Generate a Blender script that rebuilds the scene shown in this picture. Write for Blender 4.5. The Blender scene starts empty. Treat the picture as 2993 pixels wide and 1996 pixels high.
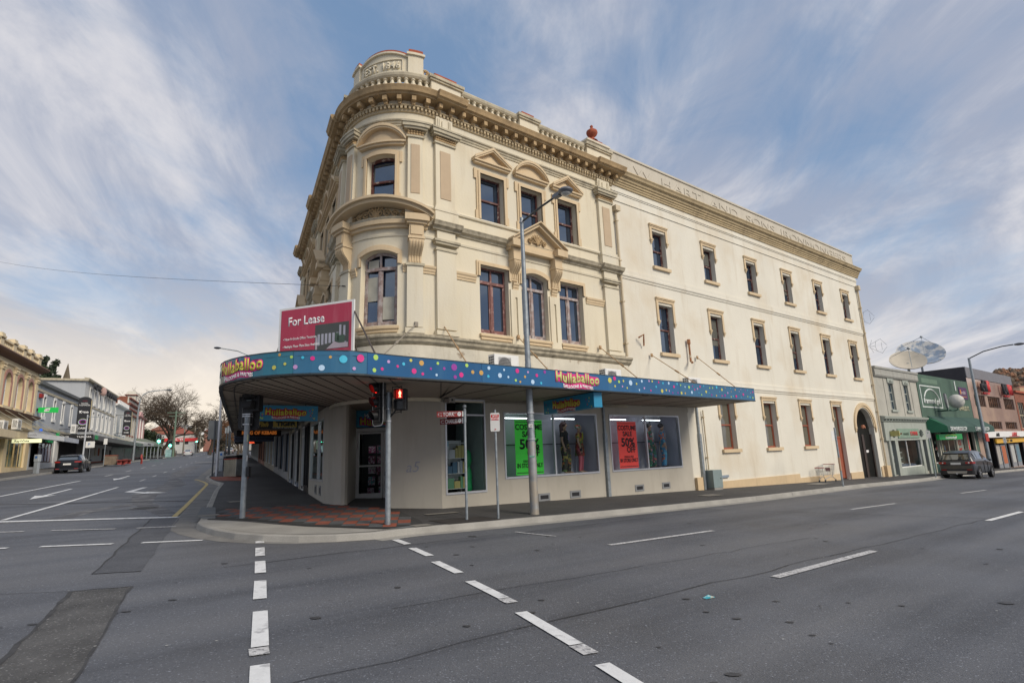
import bpy, bmesh, math, random
from mathutils import Vector, Matrix
R_ = math.radians
random.seed(7)
scn = bpy.context.scene
COL = scn.collection

# ------------------------------------------------------------------ camera
EYE = Vector((0.0, 0.0, 1.7))
def camera():
    pitch, roll = R_(11.55), R_(2.25)
    s, c = math.sin(pitch), math.cos(pitch)
    up = Vector((-math.sin(roll)*c, -math.cos(roll)*c, s))          # world up seen by the camera (x right, y down, z forward)
    fw = (Vector((0, 0, 1)) - up*s).normalized()
    rt = fw.cross(up)
    W = Matrix((rt, fw, up))                                          # camera -> world
    ax = [W @ Vector((1, 0, 0)), W @ Vector((0, -1, 0)), W @ Vector((0, 0, -1))]
    cd = bpy.data.cameras.new('camera'); co = bpy.data.objects.new('camera', cd); COL.objects.link(co)
    m = Matrix.Identity(4)
    for j in range(3):
        for i in range(3): m[i][j] = ax[j][i]
    m.translation = EYE
    co.matrix_world = m
    cd.sensor_width = 36; cd.lens = 36*1665/2993.0
    cd.clip_start = .05; cd.clip_end = 6000
    scn.camera = co
camera()

# ------------------------------------------------------------------ world and sun
SUN_EL, SUN_AZ = R_(36), R_(128)          # azimuth measured clockwise from +Y (north)
world = bpy.data.worlds.new('World'); scn.world = world; world.use_nodes = True
def build_world():
    nt = world.node_tree; N = nt.nodes; L = nt.links
    N.clear()
    out = N.new('ShaderNodeOutputWorld'); bg = N.new('ShaderNodeBackground')
    sky = N.new('ShaderNodeTexSky'); sky.sky_type = 'NISHITA'; sky.sun_disc = False
    sky.sun_elevation = SUN_EL; sky.sun_rotation = SUN_AZ; sky.air_density = 1.1; sky.dust_density = 1.0; sky.ozone_density = 2.2
    bg.inputs['Strength'].default_value = .1
    tc = N.new('ShaderNodeTexCoord'); sep = N.new('ShaderNodeSeparateXYZ')
    L.new(tc.outputs['Generated'], sep.inputs[0])
    def math_(op, a, b=None, clamp=False):
        n = N.new('ShaderNodeMath'); n.operation = op; n.use_clamp = clamp
        for i, v in enumerate((a, b)):
            if v is None: continue
            if isinstance(v, (int, float)): n.inputs[i].default_value = v
            else: L.new(v, n.inputs[i])
        return n.outputs[0]
    def mix(f, a, b):
        n = N.new('ShaderNodeMix'); n.data_type = 'RGBA'
        if isinstance(f, (int, float)): n.inputs[0].default_value = f
        else: L.new(f, n.inputs[0])
        for i, v in ((6, a), (7, b)):
            if isinstance(v, tuple): n.inputs[i].default_value = (*v, 1)
            else: L.new(v, n.inputs[i])
        return n.outputs[2]
    def ramp(v, a, b):
        n = N.new('ShaderNodeMapRange'); n.interpolation_type = 'SMOOTHSTEP'
        L.new(v, n.inputs[0]); n.inputs[1].default_value = a; n.inputs[2].default_value = b
        return n.outputs[0]
    zc = math_('ADD', math_('MAXIMUM', sep.outputs[2], 0.0), .24)
    px = math_('DIVIDE', sep.outputs[0], zc); py = math_('DIVIDE', sep.outputs[1], zc)
    def noise(sx, sy, sc, det, rough, ox=0, dist=0, rot=0):
        cmb = N.new('ShaderNodeCombineXYZ'); L.new(px, cmb.inputs[0]); L.new(py, cmb.inputs[1])
        mp = N.new('ShaderNodeMapping'); L.new(cmb.outputs[0], mp.inputs[0])
        mp.inputs['Rotation'].default_value = (0, 0, rot); mp.inputs['Scale'].default_value = (sx, sy, 1); mp.inputs['Location'].default_value = (ox, ox*.7, 0)
        n = N.new('ShaderNodeTexNoise'); n.inputs['Scale'].default_value = sc; n.inputs['Detail'].default_value = det
        n.inputs['Roughness'].default_value = rough; n.inputs['Distortion'].default_value = dist
        L.new(mp.outputs[0], n.inputs[0]); return n.outputs[0]
    big = noise(1, .8, .75, 3, .5, CLOUD_OFF, .6, R_(14))           # large cloud sheets
    strk = noise(2.2, .75, 1.3, 8, .62, 11.3, 1.3, R_(28))          # feathery streaks
    puff = noise(1.5, 1.1, 3.4, 9, .66, 4.1, .8)
    v = math_('ADD', math_('ADD', math_('MULTIPLY', big, 1.75), math_('MULTIPLY', strk, .62)), math_('MULTIPLY', puff, .34))
    cover = ramp(v, 1.0, 1.44)
    # thin cover thickens towards the horizon
    low = ramp(sep.outputs[2], .48, .08)
    cover = math_('MAXIMUM', cover, math_('MULTIPLY', low, ramp(v, .95, 1.35)), True)
    shade = ramp(noise(1.3, .6, 1.5, 7, .62, 21.0, .9, R_(16)), .38, .64)
    cloud = mix(shade, (2.75, 3.05, 3.85), (5.3, 5.2, 5.4))
    # low cloud towards the left end of the street is warm and bright
    dl = math_('ADD', math_('MULTIPLY', sep.outputs[0], -.437), math_('MULTIPLY', sep.outputs[1], .9))
    warm = math_('MULTIPLY', ramp(sep.outputs[2], .33, .03), ramp(dl, .25, .98))
    cloud = mix(math_('MULTIPLY', warm, .9), cloud, (8.0, 6.9, 5.4))
    blue = mix(.72, sky.outputs[0], (1.45, 2.3, 3.65))
    blue = mix(math_('MULTIPLY', ramp(sep.outputs[2], .5, .02), .6), blue, (4.0, 5.0, 6.2))
    col = mix(math_('MULTIPLY', cover, .93), blue, cloud)
    L.new(col, bg.inputs['Color']); L.new(bg.outputs[0], out.inputs[0])
CLOUD_OFF = 44.0
build_world()
sd = bpy.data.lights.new('sun', 'SUN'); so_ = bpy.data.objects.new('sun', sd); COL.objects.link(so_)
sd.energy = 2.1; sd.angle = R_(26); sd.color = (1, .90, .76)
so_.rotation_euler = (R_(90)-SUN_EL, 0, -SUN_AZ + math.pi)
scn.view_settings.view_transform = 'Standard'; scn.view_settings.look = 'None'
scn.view_settings.exposure = .5; scn.view_settings.gamma = 1
scn.render.resolution_x, scn.render.resolution_y = 1024, 682

# ------------------------------------------------------------------ materials
def ncol(v): return (*v, 1) if len(v) == 3 else v
MATS = {}
def mat(name, col, rough=.8, metal=0, var=.12, scale=3, streak=0, streakcol=(.16, .11, .07), bump=0, bscale=40, emit=0, emcol=None,
        speck=0, speckscale=300, grain=0, spec=.5, coat=0, patch=None, patchscale=.8, patchcut=(.55, .62)):
    if name in MATS: return MATS[name]
    m = bpy.data.materials.new(name); m.use_nodes = True; MATS[name] = m
    nt = m.node_tree; N = nt.nodes; L = nt.links; b = N['Principled BSDF']
    b.inputs['Roughness'].default_value = rough; b.inputs['Metallic'].default_value = metal
    b.inputs['Specular IOR Level'].default_value = spec
    if coat: b.inputs['Coat Weight'].default_value = coat; b.inputs['Coat Roughness'].default_value = .06
    tc = N.new('ShaderNodeTexCoord').outputs['Object']
    def noise(sc, det=4, mp=None, rough_=.55):
        n = N.new('ShaderNodeTexNoise'); n.inputs['Scale'].default_value = sc; n.inputs['Detail'].default_value = det; n.inputs['Roughness'].default_value = rough_
        src = tc
        if mp:
            q = N.new('ShaderNodeMapping'); q.inputs['Scale'].default_value = mp; L.new(tc, q.inputs[0]); src = q.outputs[0]
        L.new(src, n.inputs[0]); return n.outputs[0]
    def rng(v, a, b_, c=0, d=1):
        n = N.new('ShaderNodeMapRange'); L.new(v, n.inputs[0])
        for i, x in enumerate((a, b_, c, d)): n.inputs[i+1].default_value = x
        return n.outputs[0]
    def mixc(f, a, b_, mode='MIX'):
        n = N.new('ShaderNodeMix'); n.data_type = 'RGBA'; n.blend_type = mode
        L.new(f, n.inputs[0]) if not isinstance(f, float) else setattr(n.inputs[0], 'default_value', f)
        for i, v in ((6, a), (7, b_)):
            if isinstance(v, tuple): n.inputs[i].default_value = ncol(v)
            else: L.new(v, n.inputs[i])
        return n.outputs[2]
    c = ncol(col)
    if var:
        c = mixc(rng(noise(scale, 5), .3, .7), tuple(x*(1-var) for x in col[:3]), tuple(min(1, x*(1+var*.6)) for x in col[:3]))
    if patch: c = mixc(rng(noise(patchscale, 6), *patchcut), c, patch)
    if grain:
        q = N.new('ShaderNodeMapping'); q.inputs['Rotation'].default_value = (0, 0, -R_(38.4)); L.new(tc, q.inputs[0]); q2 = N.new('ShaderNodeMapping'); q2.inputs['Scale'].default_value = (.06, .8, 1); L.new(q.outputs[0], q2.inputs[0])
        n_ = N.new('ShaderNodeTexNoise'); n_.inputs['Scale'].default_value = 1.1; n_.inputs['Detail'].default_value = 6; L.new(q2.outputs[0], n_.inputs[0])
        c = mixc(rng(n_.outputs[0], .44, .62, 0, grain), c, (.14, .143, .152)); c = mixc(rng(n_.outputs[0], .46, .34, 0, grain), c, (.045, .046, .052))
    if streak:
        f = rng(noise(1.0, 5, (2.6, 2.6, .28), .7), .52, .80, 0, streak)
        c = mixc(f, c, streakcol)
    if speck:
        f = rng(noise(speckscale, 1), .62, .78, 0, speck); c = mixc(f, c, tuple(min(1, x*3.2+.02) for x in col[:3]))
        f = rng(noise(speckscale*.6, 2), .38, .26, 0, speck); c = mixc(f, c, tuple(x*.4 for x in col[:3]))
    if isinstance(c, tuple): b.inputs['Base Color'].default_value = c
    else: L.new(c, b.inputs['Base Color'])
    if bump:
        bn = N.new('ShaderNodeBump'); bn.inputs['Strength'].default_value = bump; bn.inputs['Distance'].default_value = .02
        L.new(noise(bscale, 6), bn.inputs['Height']); L.new(bn.outputs[0], b.inputs['Normal'])
    if emit:
        b.inputs['Emission Color'].default_value = ncol(emcol or col); b.inputs['Emission Strength'].default_value = emit
    return m
def glass(name, tint=(.75, .85, .83), refl=.12, clear=True, dark=(.02, .028, .035), gcol=(.9, .95, 1)):
    if name in MATS: return MATS[name]
    m = bpy.data.materials.new(name); m.use_nodes = True; MATS[name] = m
    nt = m.node_tree; N = nt.nodes; L = nt.links; N.clear()
    o = N.new('ShaderNodeOutputMaterial'); g = N.new('ShaderNodeBsdfGlossy'); g.inputs['Roughness'].default_value = .02
    g.inputs['Color'].default_value = ncol(gcol)
    if clear: t = N.new('ShaderNodeBsdfTransparent'); t.inputs[0].default_value = ncol(tint)
    else: t = N.new('ShaderNodeBsdfDiffuse'); t.inputs[0].default_value = ncol(dark)
    lw = N.new('ShaderNodeLayerWeight'); lw.inputs[0].default_value = .5
    pw = N.new('ShaderNodeMath'); pw.operation = 'POWER'; pw.inputs[1].default_value = 4.5; L.new(lw.outputs['Facing'], pw.inputs[0])
    ad = N.new('ShaderNodeMath'); ad.operation = 'ADD'; ad.use_clamp = True; ad.inputs[1].default_value = refl; L.new(pw.outputs[0], ad.inputs[0])
    mx = N.new('ShaderNodeMixShader'); L.new(ad.outputs[0], mx.inputs[0]); L.new(t.outputs[0], mx.inputs[1]); L.new(g.outputs[0], mx.inputs[2]); L.new(mx.outputs[0], o.inputs[0])
    return m

# ------------------------------------------------------------------ frames: the two streets meet at 77 degrees
RD = Vector((.7832, .6218, 0)).normalized(); LD = Vector((-.4370, .8995, 0)).normalized()
NR = Vector((RD.y, -RD.x, 0)); NL = Vector((-LD.y, LD.x, 0)); UP = Vector((0, 0, 1))
PR = Vector((-4.42235, 14.8703, 0))
_inv = Matrix(((RD.x, LD.x), (RD.y, LD.y))).inverted()
def ab(x, y):
    v = _inv @ Vector((x, y)); return v.x, v.y
def gz(x, y):
    a, b = ab(x, y); return .033*b - .011*(a+math.sqrt(a*a+4)) + .022
def qa(a): return -.011*(a+math.sqrt(a*a+4)) + .022
def FR(s, o, z=0): return PR + RD*s + NR*o + UP*z
def FL(s, o, z=0): return PR + LD*s + NL*o + UP*z
def FW(s, o, z=0): return PR + LD*s + NL*(19.4-o) + UP*z            # west side of the left street, o = out from its facades
TR_ = 2.2; HALF = R_(38.7); TAN = TR_/math.tan(HALF); ARC = TR_*(math.pi-2*HALF)
BIS = (RD+LD).normalized(); CEN = PR + BIS*(TR_/math.sin(HALF))
ANG0 = math.atan2(NR.y, NR.x); TURN = math.pi-2*HALF
def FS(p, o, z=0):
    """one strip: p>0 along the right facade, -ARC..0 round the tower, below that along the left facade"""
    if p >= 0: return PR + RD*(TAN+p) + NR*o + UP*z
    lean = NL*(-.035*max(0, z-1.7)*min(1, -p/ARC))              # the old side wall leans back a little with height
    if p <= -ARC: return PR + LD*(TAN-p-ARC) + NL*o + UP*z + lean
    a = ANG0 + p/TR_
    return CEN + Vector((math.cos(a), math.sin(a), 0))*(TR_+o) + UP*z + lean
def gzo(f, s, o): q = f(s, o); return gz(q.x, q.y)
def cuts(f, s0, s1):
    out = [s0, s1]
    if f is FS:
        a, b = max(s0, -ARC), min(s1, 0)
        if b > a+1e-6:
            n = max(1, math.ceil((b-a)/.13)); out += [a+(b-a)*i/n for i in range(n+1)]
    return sorted(set(round(x, 6) for x in out))

class MB:
    def __init__(self, f=None): self.v = []; self.f = []; self.mi = []; self.T = f or (lambda x, y, z=0: Vector((x, y, z))); self.m = 0
    def pt(self, q): self.v.append(tuple(q)); return len(self.v)-1
    def quad(self, *qs): self.f.append([self.pt(q) for q in qs]); self.mi.append(self.m)
    def loft(self, rings, closed=True, caps=True):
        ids = [[self.pt(q) for q in r] for r in rings]; n = len(ids[0])
        for i in range(len(ids)-1):
            for j in range(n if closed else n-1):
                k = (j+1) % n
                self.f.append([ids[i][j], ids[i][k], ids[i+1][k], ids[i+1][j]]); self.mi.append(self.m)
        if caps and closed:
            self.f.append(ids[0][::-1]); self.f.append(ids[-1]); self.mi += [self.m]*2
    def box(self, s0, s1, o0, o1, z0, z1, z0b=None, z1b=None):
        T = self.T; z0b = z0 if z0b is None else z0b; z1b = z1 if z1b is None else z1b
        rings = []
        cs = cuts(T, s0, s1)
        for s in cs:
            t = 0 if s1 == s0 else (s-s0)/(s1-s0); a = z0+(z0b-z0)*t; b = z1+(z1b-z1)*t
            rings.append([T(s, o0, a), T(s, o1, a), T(s, o1, b), T(s, o0, b)])
        self.loft(rings); return self
    def prof(self, pr, s0, s1):
        """sweep a closed (o, z) outline along s"""
        self.loft([[self.T(s, o, z) for o, z in pr] for s in cuts(self.T, s0, s1)]); return self
    def strip(self, ss, lo, hi, o0, o1):
        self.loft([[self.T(s, o0, a), self.T(s, o1, a), self.T(s, o1, b), self.T(s, o0, b)] for s, a, b in zip(ss, lo, hi)]); return self
    def tube(self, pts, r, n=8, r1=None):
        pts = [Vector(p) for p in pts]; rings = []
        for i, p in enumerate(pts):
            d = (pts[min(i+1, len(pts)-1)]-pts[max(i-1, 0)]).normalized()
            u = d.cross(UP if abs(d.z) < .9 else Vector((1, 0, 0))).normalized(); w = d.cross(u)
            rr = r if r1 is None else r+(r1-r)*i/(len(pts)-1)
            rings.append([p+(u*math.cos(2*math.pi*k/n)+w*math.sin(2*math.pi*k/n))*rr for k in range(n)])
        self.loft(rings); return self
    def lathe(self, c, pr, n=16):
        c = Vector(c)
        self.loft([[c+Vector((r*math.cos(2*math.pi*k/n), r*math.sin(2*math.pi*k/n), z)) for k in range(n)] for r, z in pr]); return self
    def ball(self, c, rx, ry=None, rz=None, n=14):
        ry = ry or rx; rz = rz or rx
        self.loft([[Vector(c)+Vector((rx*math.sin(t)*math.cos(2*math.pi*k/n), ry*math.sin(t)*math.sin(2*math.pi*k/n), -rz*math.cos(t))) for k in range(n)]
                   for t in [math.pi*(i+.02)/(n*.6+.04) for i in range(int(n*.6)+1)]]); return self
    def obox(self, c, ex, ey, ez, hx, hy, hz):
        """box about c with given axes and half sizes"""
        c = Vector(c); A = [c+ex*(sx*hx)+ey*(sy*hy)-ez*hz for sx, sy in ((-1, -1), (1, -1), (1, 1), (-1, 1))]
        self.loft([A, [a+ez*(2*hz) for a in A]]); return self
    def build(self, name, mats, parent=None, smooth=False, bevel=0, **tags):
        me = bpy.data.meshes.new(name)
        org = Vector((0, 0, 0))
        me.from_pydata(self.v, [], self.f)
        for m in (mats if isinstance(mats, (list, tuple)) else [mats]): me.materials.append(m)
        for p, i in zip(me.polygons, self.mi): p.material_index = i
        bm = bmesh.new(); bm.from_mesh(me)
        bmesh.ops.remove_doubles(bm, verts=bm.verts, dist=1e-5) if smooth else None
        bmesh.ops.recalc_face_normals(bm, faces=bm.faces)
        bm.to_mesh(me); bm.free()
        if smooth:
            for p in me.polygons: p.use_smooth = True
            try: me.set_sharp_from_angle(angle=R_(40))
            except Exception: pass
        ob = bpy.data.objects.new(name, me); COL.objects.link(ob)
        if parent:
            ob.parent = parent; ob.matrix_parent_inverse = Matrix.Translation(parent.location).inverted() if parent.type == 'EMPTY' and not parent.rotation_euler.z else Matrix.Identity(4)
        if bevel:
            md = ob.modifiers.new('bevel', 'BEVEL'); md.width = bevel; md.segments = 2; md.limit_method = 'ANGLE'
        for k, v in tags.items(): ob[k] = v
        return ob
def thing(name, loc, label, cat, group=None):
    o = bpy.data.objects.new(name, None); COL.objects.link(o); o.location = loc; o.empty_display_size = .3
    o['label'] = label; o['category'] = cat
    if group: o['group'] = group
    return o
def kids(o): return [c for c in bpy.data.objects if c.parent is o]
def copy_tree(root, delta, label=None, rot=0):
    """a copy of a thing with copies of its parts (meshes shared)"""
    def rec(o, par):
        c = o.copy(); COL.objects.link(c)
        c.parent = par
        for k in kids_of.get(o, []): rec(k, c)
        return c
    kids_of = {}
    for c in bpy.data.objects:
        if c.parent: kids_of.setdefault(c.parent, []).append(c)
    c = rec(root, None); c.location = root.location + Vector(delta); c.rotation_euler.z += rot
    if label: c['label'] = label
    return c
def gp(P): P = Vector(P); P.z = gz(P.x, P.y); return P

# text as a mesh mapped by a function (x, y) -> world
def text(body, size, mp, name, material, parent, bold=0, ext=.004, spread=1.0, align='CENTER', shear=0, fontw=1.0, **tags):
    cu = bpy.data.curves.new('t', 'FONT'); cu.body = body; cu.size = size; cu.align_x = align; cu.extrude = 0
    cu.offset = bold; cu.space_character = spread; cu.resolution_u = 3; cu.shear = shear
    ob = bpy.data.objects.new('t', cu); COL.objects.link(ob)
    dg = bpy.context.evaluated_depsgraph_get(); dg.update()
    me = bpy.data.meshes.new_from_object(ob.evaluated_get(dg))
    bpy.data.objects.remove(ob); bpy.data.curves.remove(cu)
    bm = bmesh.new(); bm.from_mesh(me)
    if ext:
        r = bmesh.ops.extrude_face_region(bm, geom=bm.faces[:])
        for v in [g for g in r['geom'] if isinstance(g, bmesh.types.BMVert)]: v.co.z = ext
    for v in bm.verts: v.co = mp(v.co.x*fontw, v.co.y, v.co.z)
    bmesh.ops.recalc_face_normals(bm, faces=bm.faces)
    me2 = bpy.data.meshes.new(name); bm.to_mesh(me2); bm.free(); me2.materials.clear(); me2.materials.append(material)
    for p in me2.polygons: p.material_index = 0
    o2 = bpy.data.objects.new(name, me2); COL.objects.link(o2)
    if parent:
        o2.parent = parent
        if parent.type == 'EMPTY': o2.matrix_parent_inverse = Matrix.Translation(parent.location).inverted()
    for k, v in tags.items(): o2[k] = v
    return o2
def plane_map(c, ex, ey, n=None):
    """text map onto a plane at c with axes ex (reading direction) and ey (up)"""
    c, ex, ey = Vector(c), Vector(ex).normalized(), Vector(ey).normalized(); n = n or ex.cross(ey)
    return lambda x, y, z: c + ex*x + ey*y + n*z
def disc(mb, mp, x, y, r, n=14, z=.002, d=.003, sx=1):
    a = [mp(x+r*sx*math.cos(2*math.pi*k/n), y+r*math.sin(2*math.pi*k/n), z) for k in range(n)]
    b = [mp(x+r*sx*math.cos(2*math.pi*k/n), y+r*math.sin(2*math.pi*k/n), z+d) for k in range(n)]
    mb.loft([a, b])

PLAS = mat('cream_plaster', (.67, .605, .46), .85, var=.07, scale=.7, streak=.42, streakcol=(.40, .30, .18), bump=.25, bscale=14, patch=(.60, .56, .46), patchscale=.35, patchcut=(.5, .7))
PALE = mat('pale_plaster', (.68, .65, .56), .85, var=.06, scale=.5, streak=.42, streakcol=(.43, .35, .24), bump=.3, bscale=10, patch=(.60, .53, .41), patchscale=.3, patchcut=(.50, .70))
TRIM = mat('buff_trim', (.60, .47, .30), .8, var=.08, scale=1.4, streak=.3, streakcol=(.30, .19, .09), bump=.15, bscale=20)
CORN = mat('weathered_cornice', (.44, .31, .165), .88, var=.25, scale=3, streak=.75, streakcol=(.11, .075, .045), bump=.4, bscale=18)
GREYC = mat('weathered_rail', (.47, .42, .31), .9, var=.22, scale=3, streak=.7, streakcol=(.15, .12, .085), bump=.4, bscale=18)
DIRTY = mat('blackened_ledge', (.44, .39, .29), .9, var=.3, scale=5, streak=.9, streakcol=(.07, .055, .04), bump=.4, bscale=25)
PANEL = mat('tan_panel', (.48, .37, .25), .85, var=.05, streak=.15)
BRICKR = mat('red_coping', (.36, .09, .045), .9, var=.3, scale=6, bump=.3)
REDFR = mat('worn_red_frame', (.11, .035, .028), .6, var=.3, scale=8, patch=(.32, .26, .22), patchscale=9, patchcut=(.56, .64))
PEELFR = mat('peeling_frame', (.30, .22, .20), .75, var=.3, scale=10, patch=(.40, .36, .35), patchscale=7, patchcut=(.45, .6))
FANL = mat('fanlight_red', (.30, .08, .04), .6)
GLAZ = glass('upper_glass', clear=False, refl=.2, dark=(.010, .018, .038), gcol=(.72, .86, 1))  # blue put into the glass colours to stand in for sky reflection
SHOPG = glass('shop_glass', clear=True, refl=.0, tint=(.86, .92, .91))
RENDER = mat('grey_render', (.44, .41, .35), .85, var=.08, scale=.9, streak=.35, streakcol=(.25, .21, .16), bump=.2, bscale=25)
ALU = mat('aluminium', (.5, .51, .53), .4, .6, var=.05)
GALV = mat('galvanised_steel', (.30, .335, .36), .5, .5, var=.25, scale=9, streak=.3, streakcol=(.16, .17, .17), bump=.1)
BLACK = mat('black_housing', (.012, .012, .014), .5, var=.1)
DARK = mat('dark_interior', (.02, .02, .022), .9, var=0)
WHITEP = mat('white_paint', (.72, .72, .7), .6, var=.06)
# ------------------------------------------------------------------ ground, roads, pavements
ACUTS = [-8+.5*i for i in range(33)]
ROADZ = -.13
ASPH = mat('asphalt', (.094, .100, .114), .62, var=.22, scale=.5, bump=.6, bscale=55, speck=.75, speckscale=48, patch=(.080, .081, .086), patchscale=.22, patchcut=(.48, .66), spec=.4, grain=.55)
ASPH2 = mat('asphalt_patch', (.062, .062, .062), .75, var=.3, scale=2.5, bump=.7, bscale=120, speck=.6, speckscale=90, spec=.3)
ASPH3 = mat('asphalt_seam', (.045, .045, .047), .8, var=.4, scale=6)
ASPHW = mat('worn_asphalt', (.19, .19, .195), .8, var=.35, scale=5, bump=.4, bscale=90)
ASPHL = mat('pale_asphalt', (.105, .107, .114), .62, var=.15, scale=.6, bump=.4, bscale=150, speck=.5, speckscale=120)
PAVE = mat('footpath_asphalt', (.058, .057, .058), .8, var=.25, scale=1.1, bump=.5, bscale=150, speck=.5, speckscale=140, patch=(.045, .044, .045), patchscale=.5)
CONC = mat('concrete', (.31, .30, .275), .85, var=.16, scale=1.6, bump=.35, bscale=60, speck=.25, speckscale=90, patch=(.25, .24, .22), patchscale=1.2, patchcut=(.5, .7))
GUTT = mat('gutter_concrete', (.19, .185, .175), .85, var=.25, scale=2, bump=.35, bscale=60)
PAINT = mat('road_paint', (.66, .67, .67), .7, var=.08, scale=7, speck=.35, speckscale=60, patch=(.33, .33, .34), patchscale=6, patchcut=(.54, .70))
PAINTW = mat('worn_road_paint', (.5, .5, .5), .75, var=.2, scale=9, speck=.8, speckscale=45, patch=(.2, .2, .21), patchscale=22, patchcut=(.5, .62))
YELP = mat('yellow_kerb_paint', (.52, .40, .16), .75, var=.2, scale=7, patch=(.25, .22, .15), patchscale=8, patchcut=(.55, .7))

def drape(name, polys, dz, material, kind='structure', cuts_=True, thick=0, **tags):
    bm = bmesh.new()
    for poly in polys:
        vs = [bm.verts.new((p[0], p[1], 0)) for p in poly]
        f = bm.faces.new(vs)
    bmesh.ops.recalc_face_normals(bm, faces=bm.faces)
    bmesh.ops.triangulate(bm, faces=[f for f in bm.faces if len(f.verts) > 4])
    for a in ACUTS:
        P0 = RD*a; n = Vector((LD.y, -LD.x, 0))
        bmesh.ops.bisect_plane(bm, geom=bm.verts[:]+bm.edges[:]+bm.faces[:], plane_co=P0, plane_no=n)
    bmesh.ops.triangulate(bm, faces=bm.faces[:])
    for v in bm.verts: v.co.z = gz(v.co.x, v.co.y)+dz
    for f in bm.faces:
        f.normal_update()
        if f.normal.z < 0: f.normal_flip()
    me = bpy.data.meshes.new(name); bm.to_mesh(me); bm.free(); me.materials.append(material)
    ob = bpy.data.objects.new(name, me); COL.objects.link(ob)
    if kind: ob['kind'] = kind
    for k, v in tags.items(): ob[k] = v
    return ob
def AB(a, b): p = RD*a+LD*b; return (p.x, p.y)
def xy(v): return (v[0], v[1])

def make_road():
    aa = sorted(set([-900, -500, -250, -120, -60, -35, -20, -14, -10]+ACUTS+[10, 14, 20, 35, 60, 120, 250, 500, 900])); bb = [-60, -20, 0, 10, 20, 40, 80, 160, 240, 330, 700, 1500]
    mb = MB()
    def zz(a, b): p = AB(a, b); h = .033*b if b < 330 else .033*330+(b-330)*.004; return (p[0], p[1], h+qa(a)+ROADZ-(max(0, a-120)*.0))
    for i in range(len(aa)-1):
        for j in range(len(bb)-1):
            mb.quad(zz(aa[i], bb[j]), zz(aa[i+1], bb[j]), zz(aa[i+1], bb[j+1]), zz(aa[i], bb[j+1]))
    mb.build('road', ASPH, kind='structure')
make_road()

# kerb lines (x, y), top edge of kerb, facing the road on the right hand when walked
def P2(v): return Vector((v[0], v[1], 0))
KR = [FR(s, o) for s, o in ((70, 1.35), (56, 1.5), (46, 1.6), (41.5, 1.7), (38, 1.85), (34.6, 2.2), (31.5, 2.3), (24.5, 2.4), (20, 2.75), (14, 3.15), (9, 3.25), (5, 3.2), (2, 3.12), (.2, 3.02))]
CORNERK = [Vector((-2.95, 12.02, 0)), Vector((-3.6, 11.72, 0)), Vector((-4.3, 11.62, 0)), Vector((-5.05, 11.72, 0)), Vector((-5.75, 12.02, 0)), Vector((-6.4, 12.5, 0)), Vector((-6.95, 13.05, 0)), Vector((-7.4, 13.62, 0))]
KL = [FL(s, o) for s, o in ((1.1, 3.2), (3, 3.2), (6, 3.2), (11.5, 3.2), (15.8, 3.1), (16.4, 3.1), (17.2, 3.25), (18.2, 3.45), (20, 3.7), (21.6, 3.85), (22.9, 3.98), (24, 4.0), (26, 3.95), (35, 3.9), (50, 3.8), (75, 3.8), (98, 3.8))]
INNER_R = [FR(s, -.5) for s in (70, 40, 20, 8, 2.9)]
INNER_L = [FL(s, -.5) for s in (3.0, 10, 30, 60, 98)]
def offset_path(pts, d):
    out = []
    for i, p in enumerate(pts):
        a = pts[max(i-1, 0)]; b = pts[min(i+1, len(pts)-1)]; t = (b-a); t.z = 0; t.normalize()
        out.append(p+Vector((t.y, -t.x, 0))*d)                       # right hand side of travel
    return out
KERB = KR+CORNERK+KL
def inner_shift(pts, d): return offset_path(pts, d)
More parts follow.
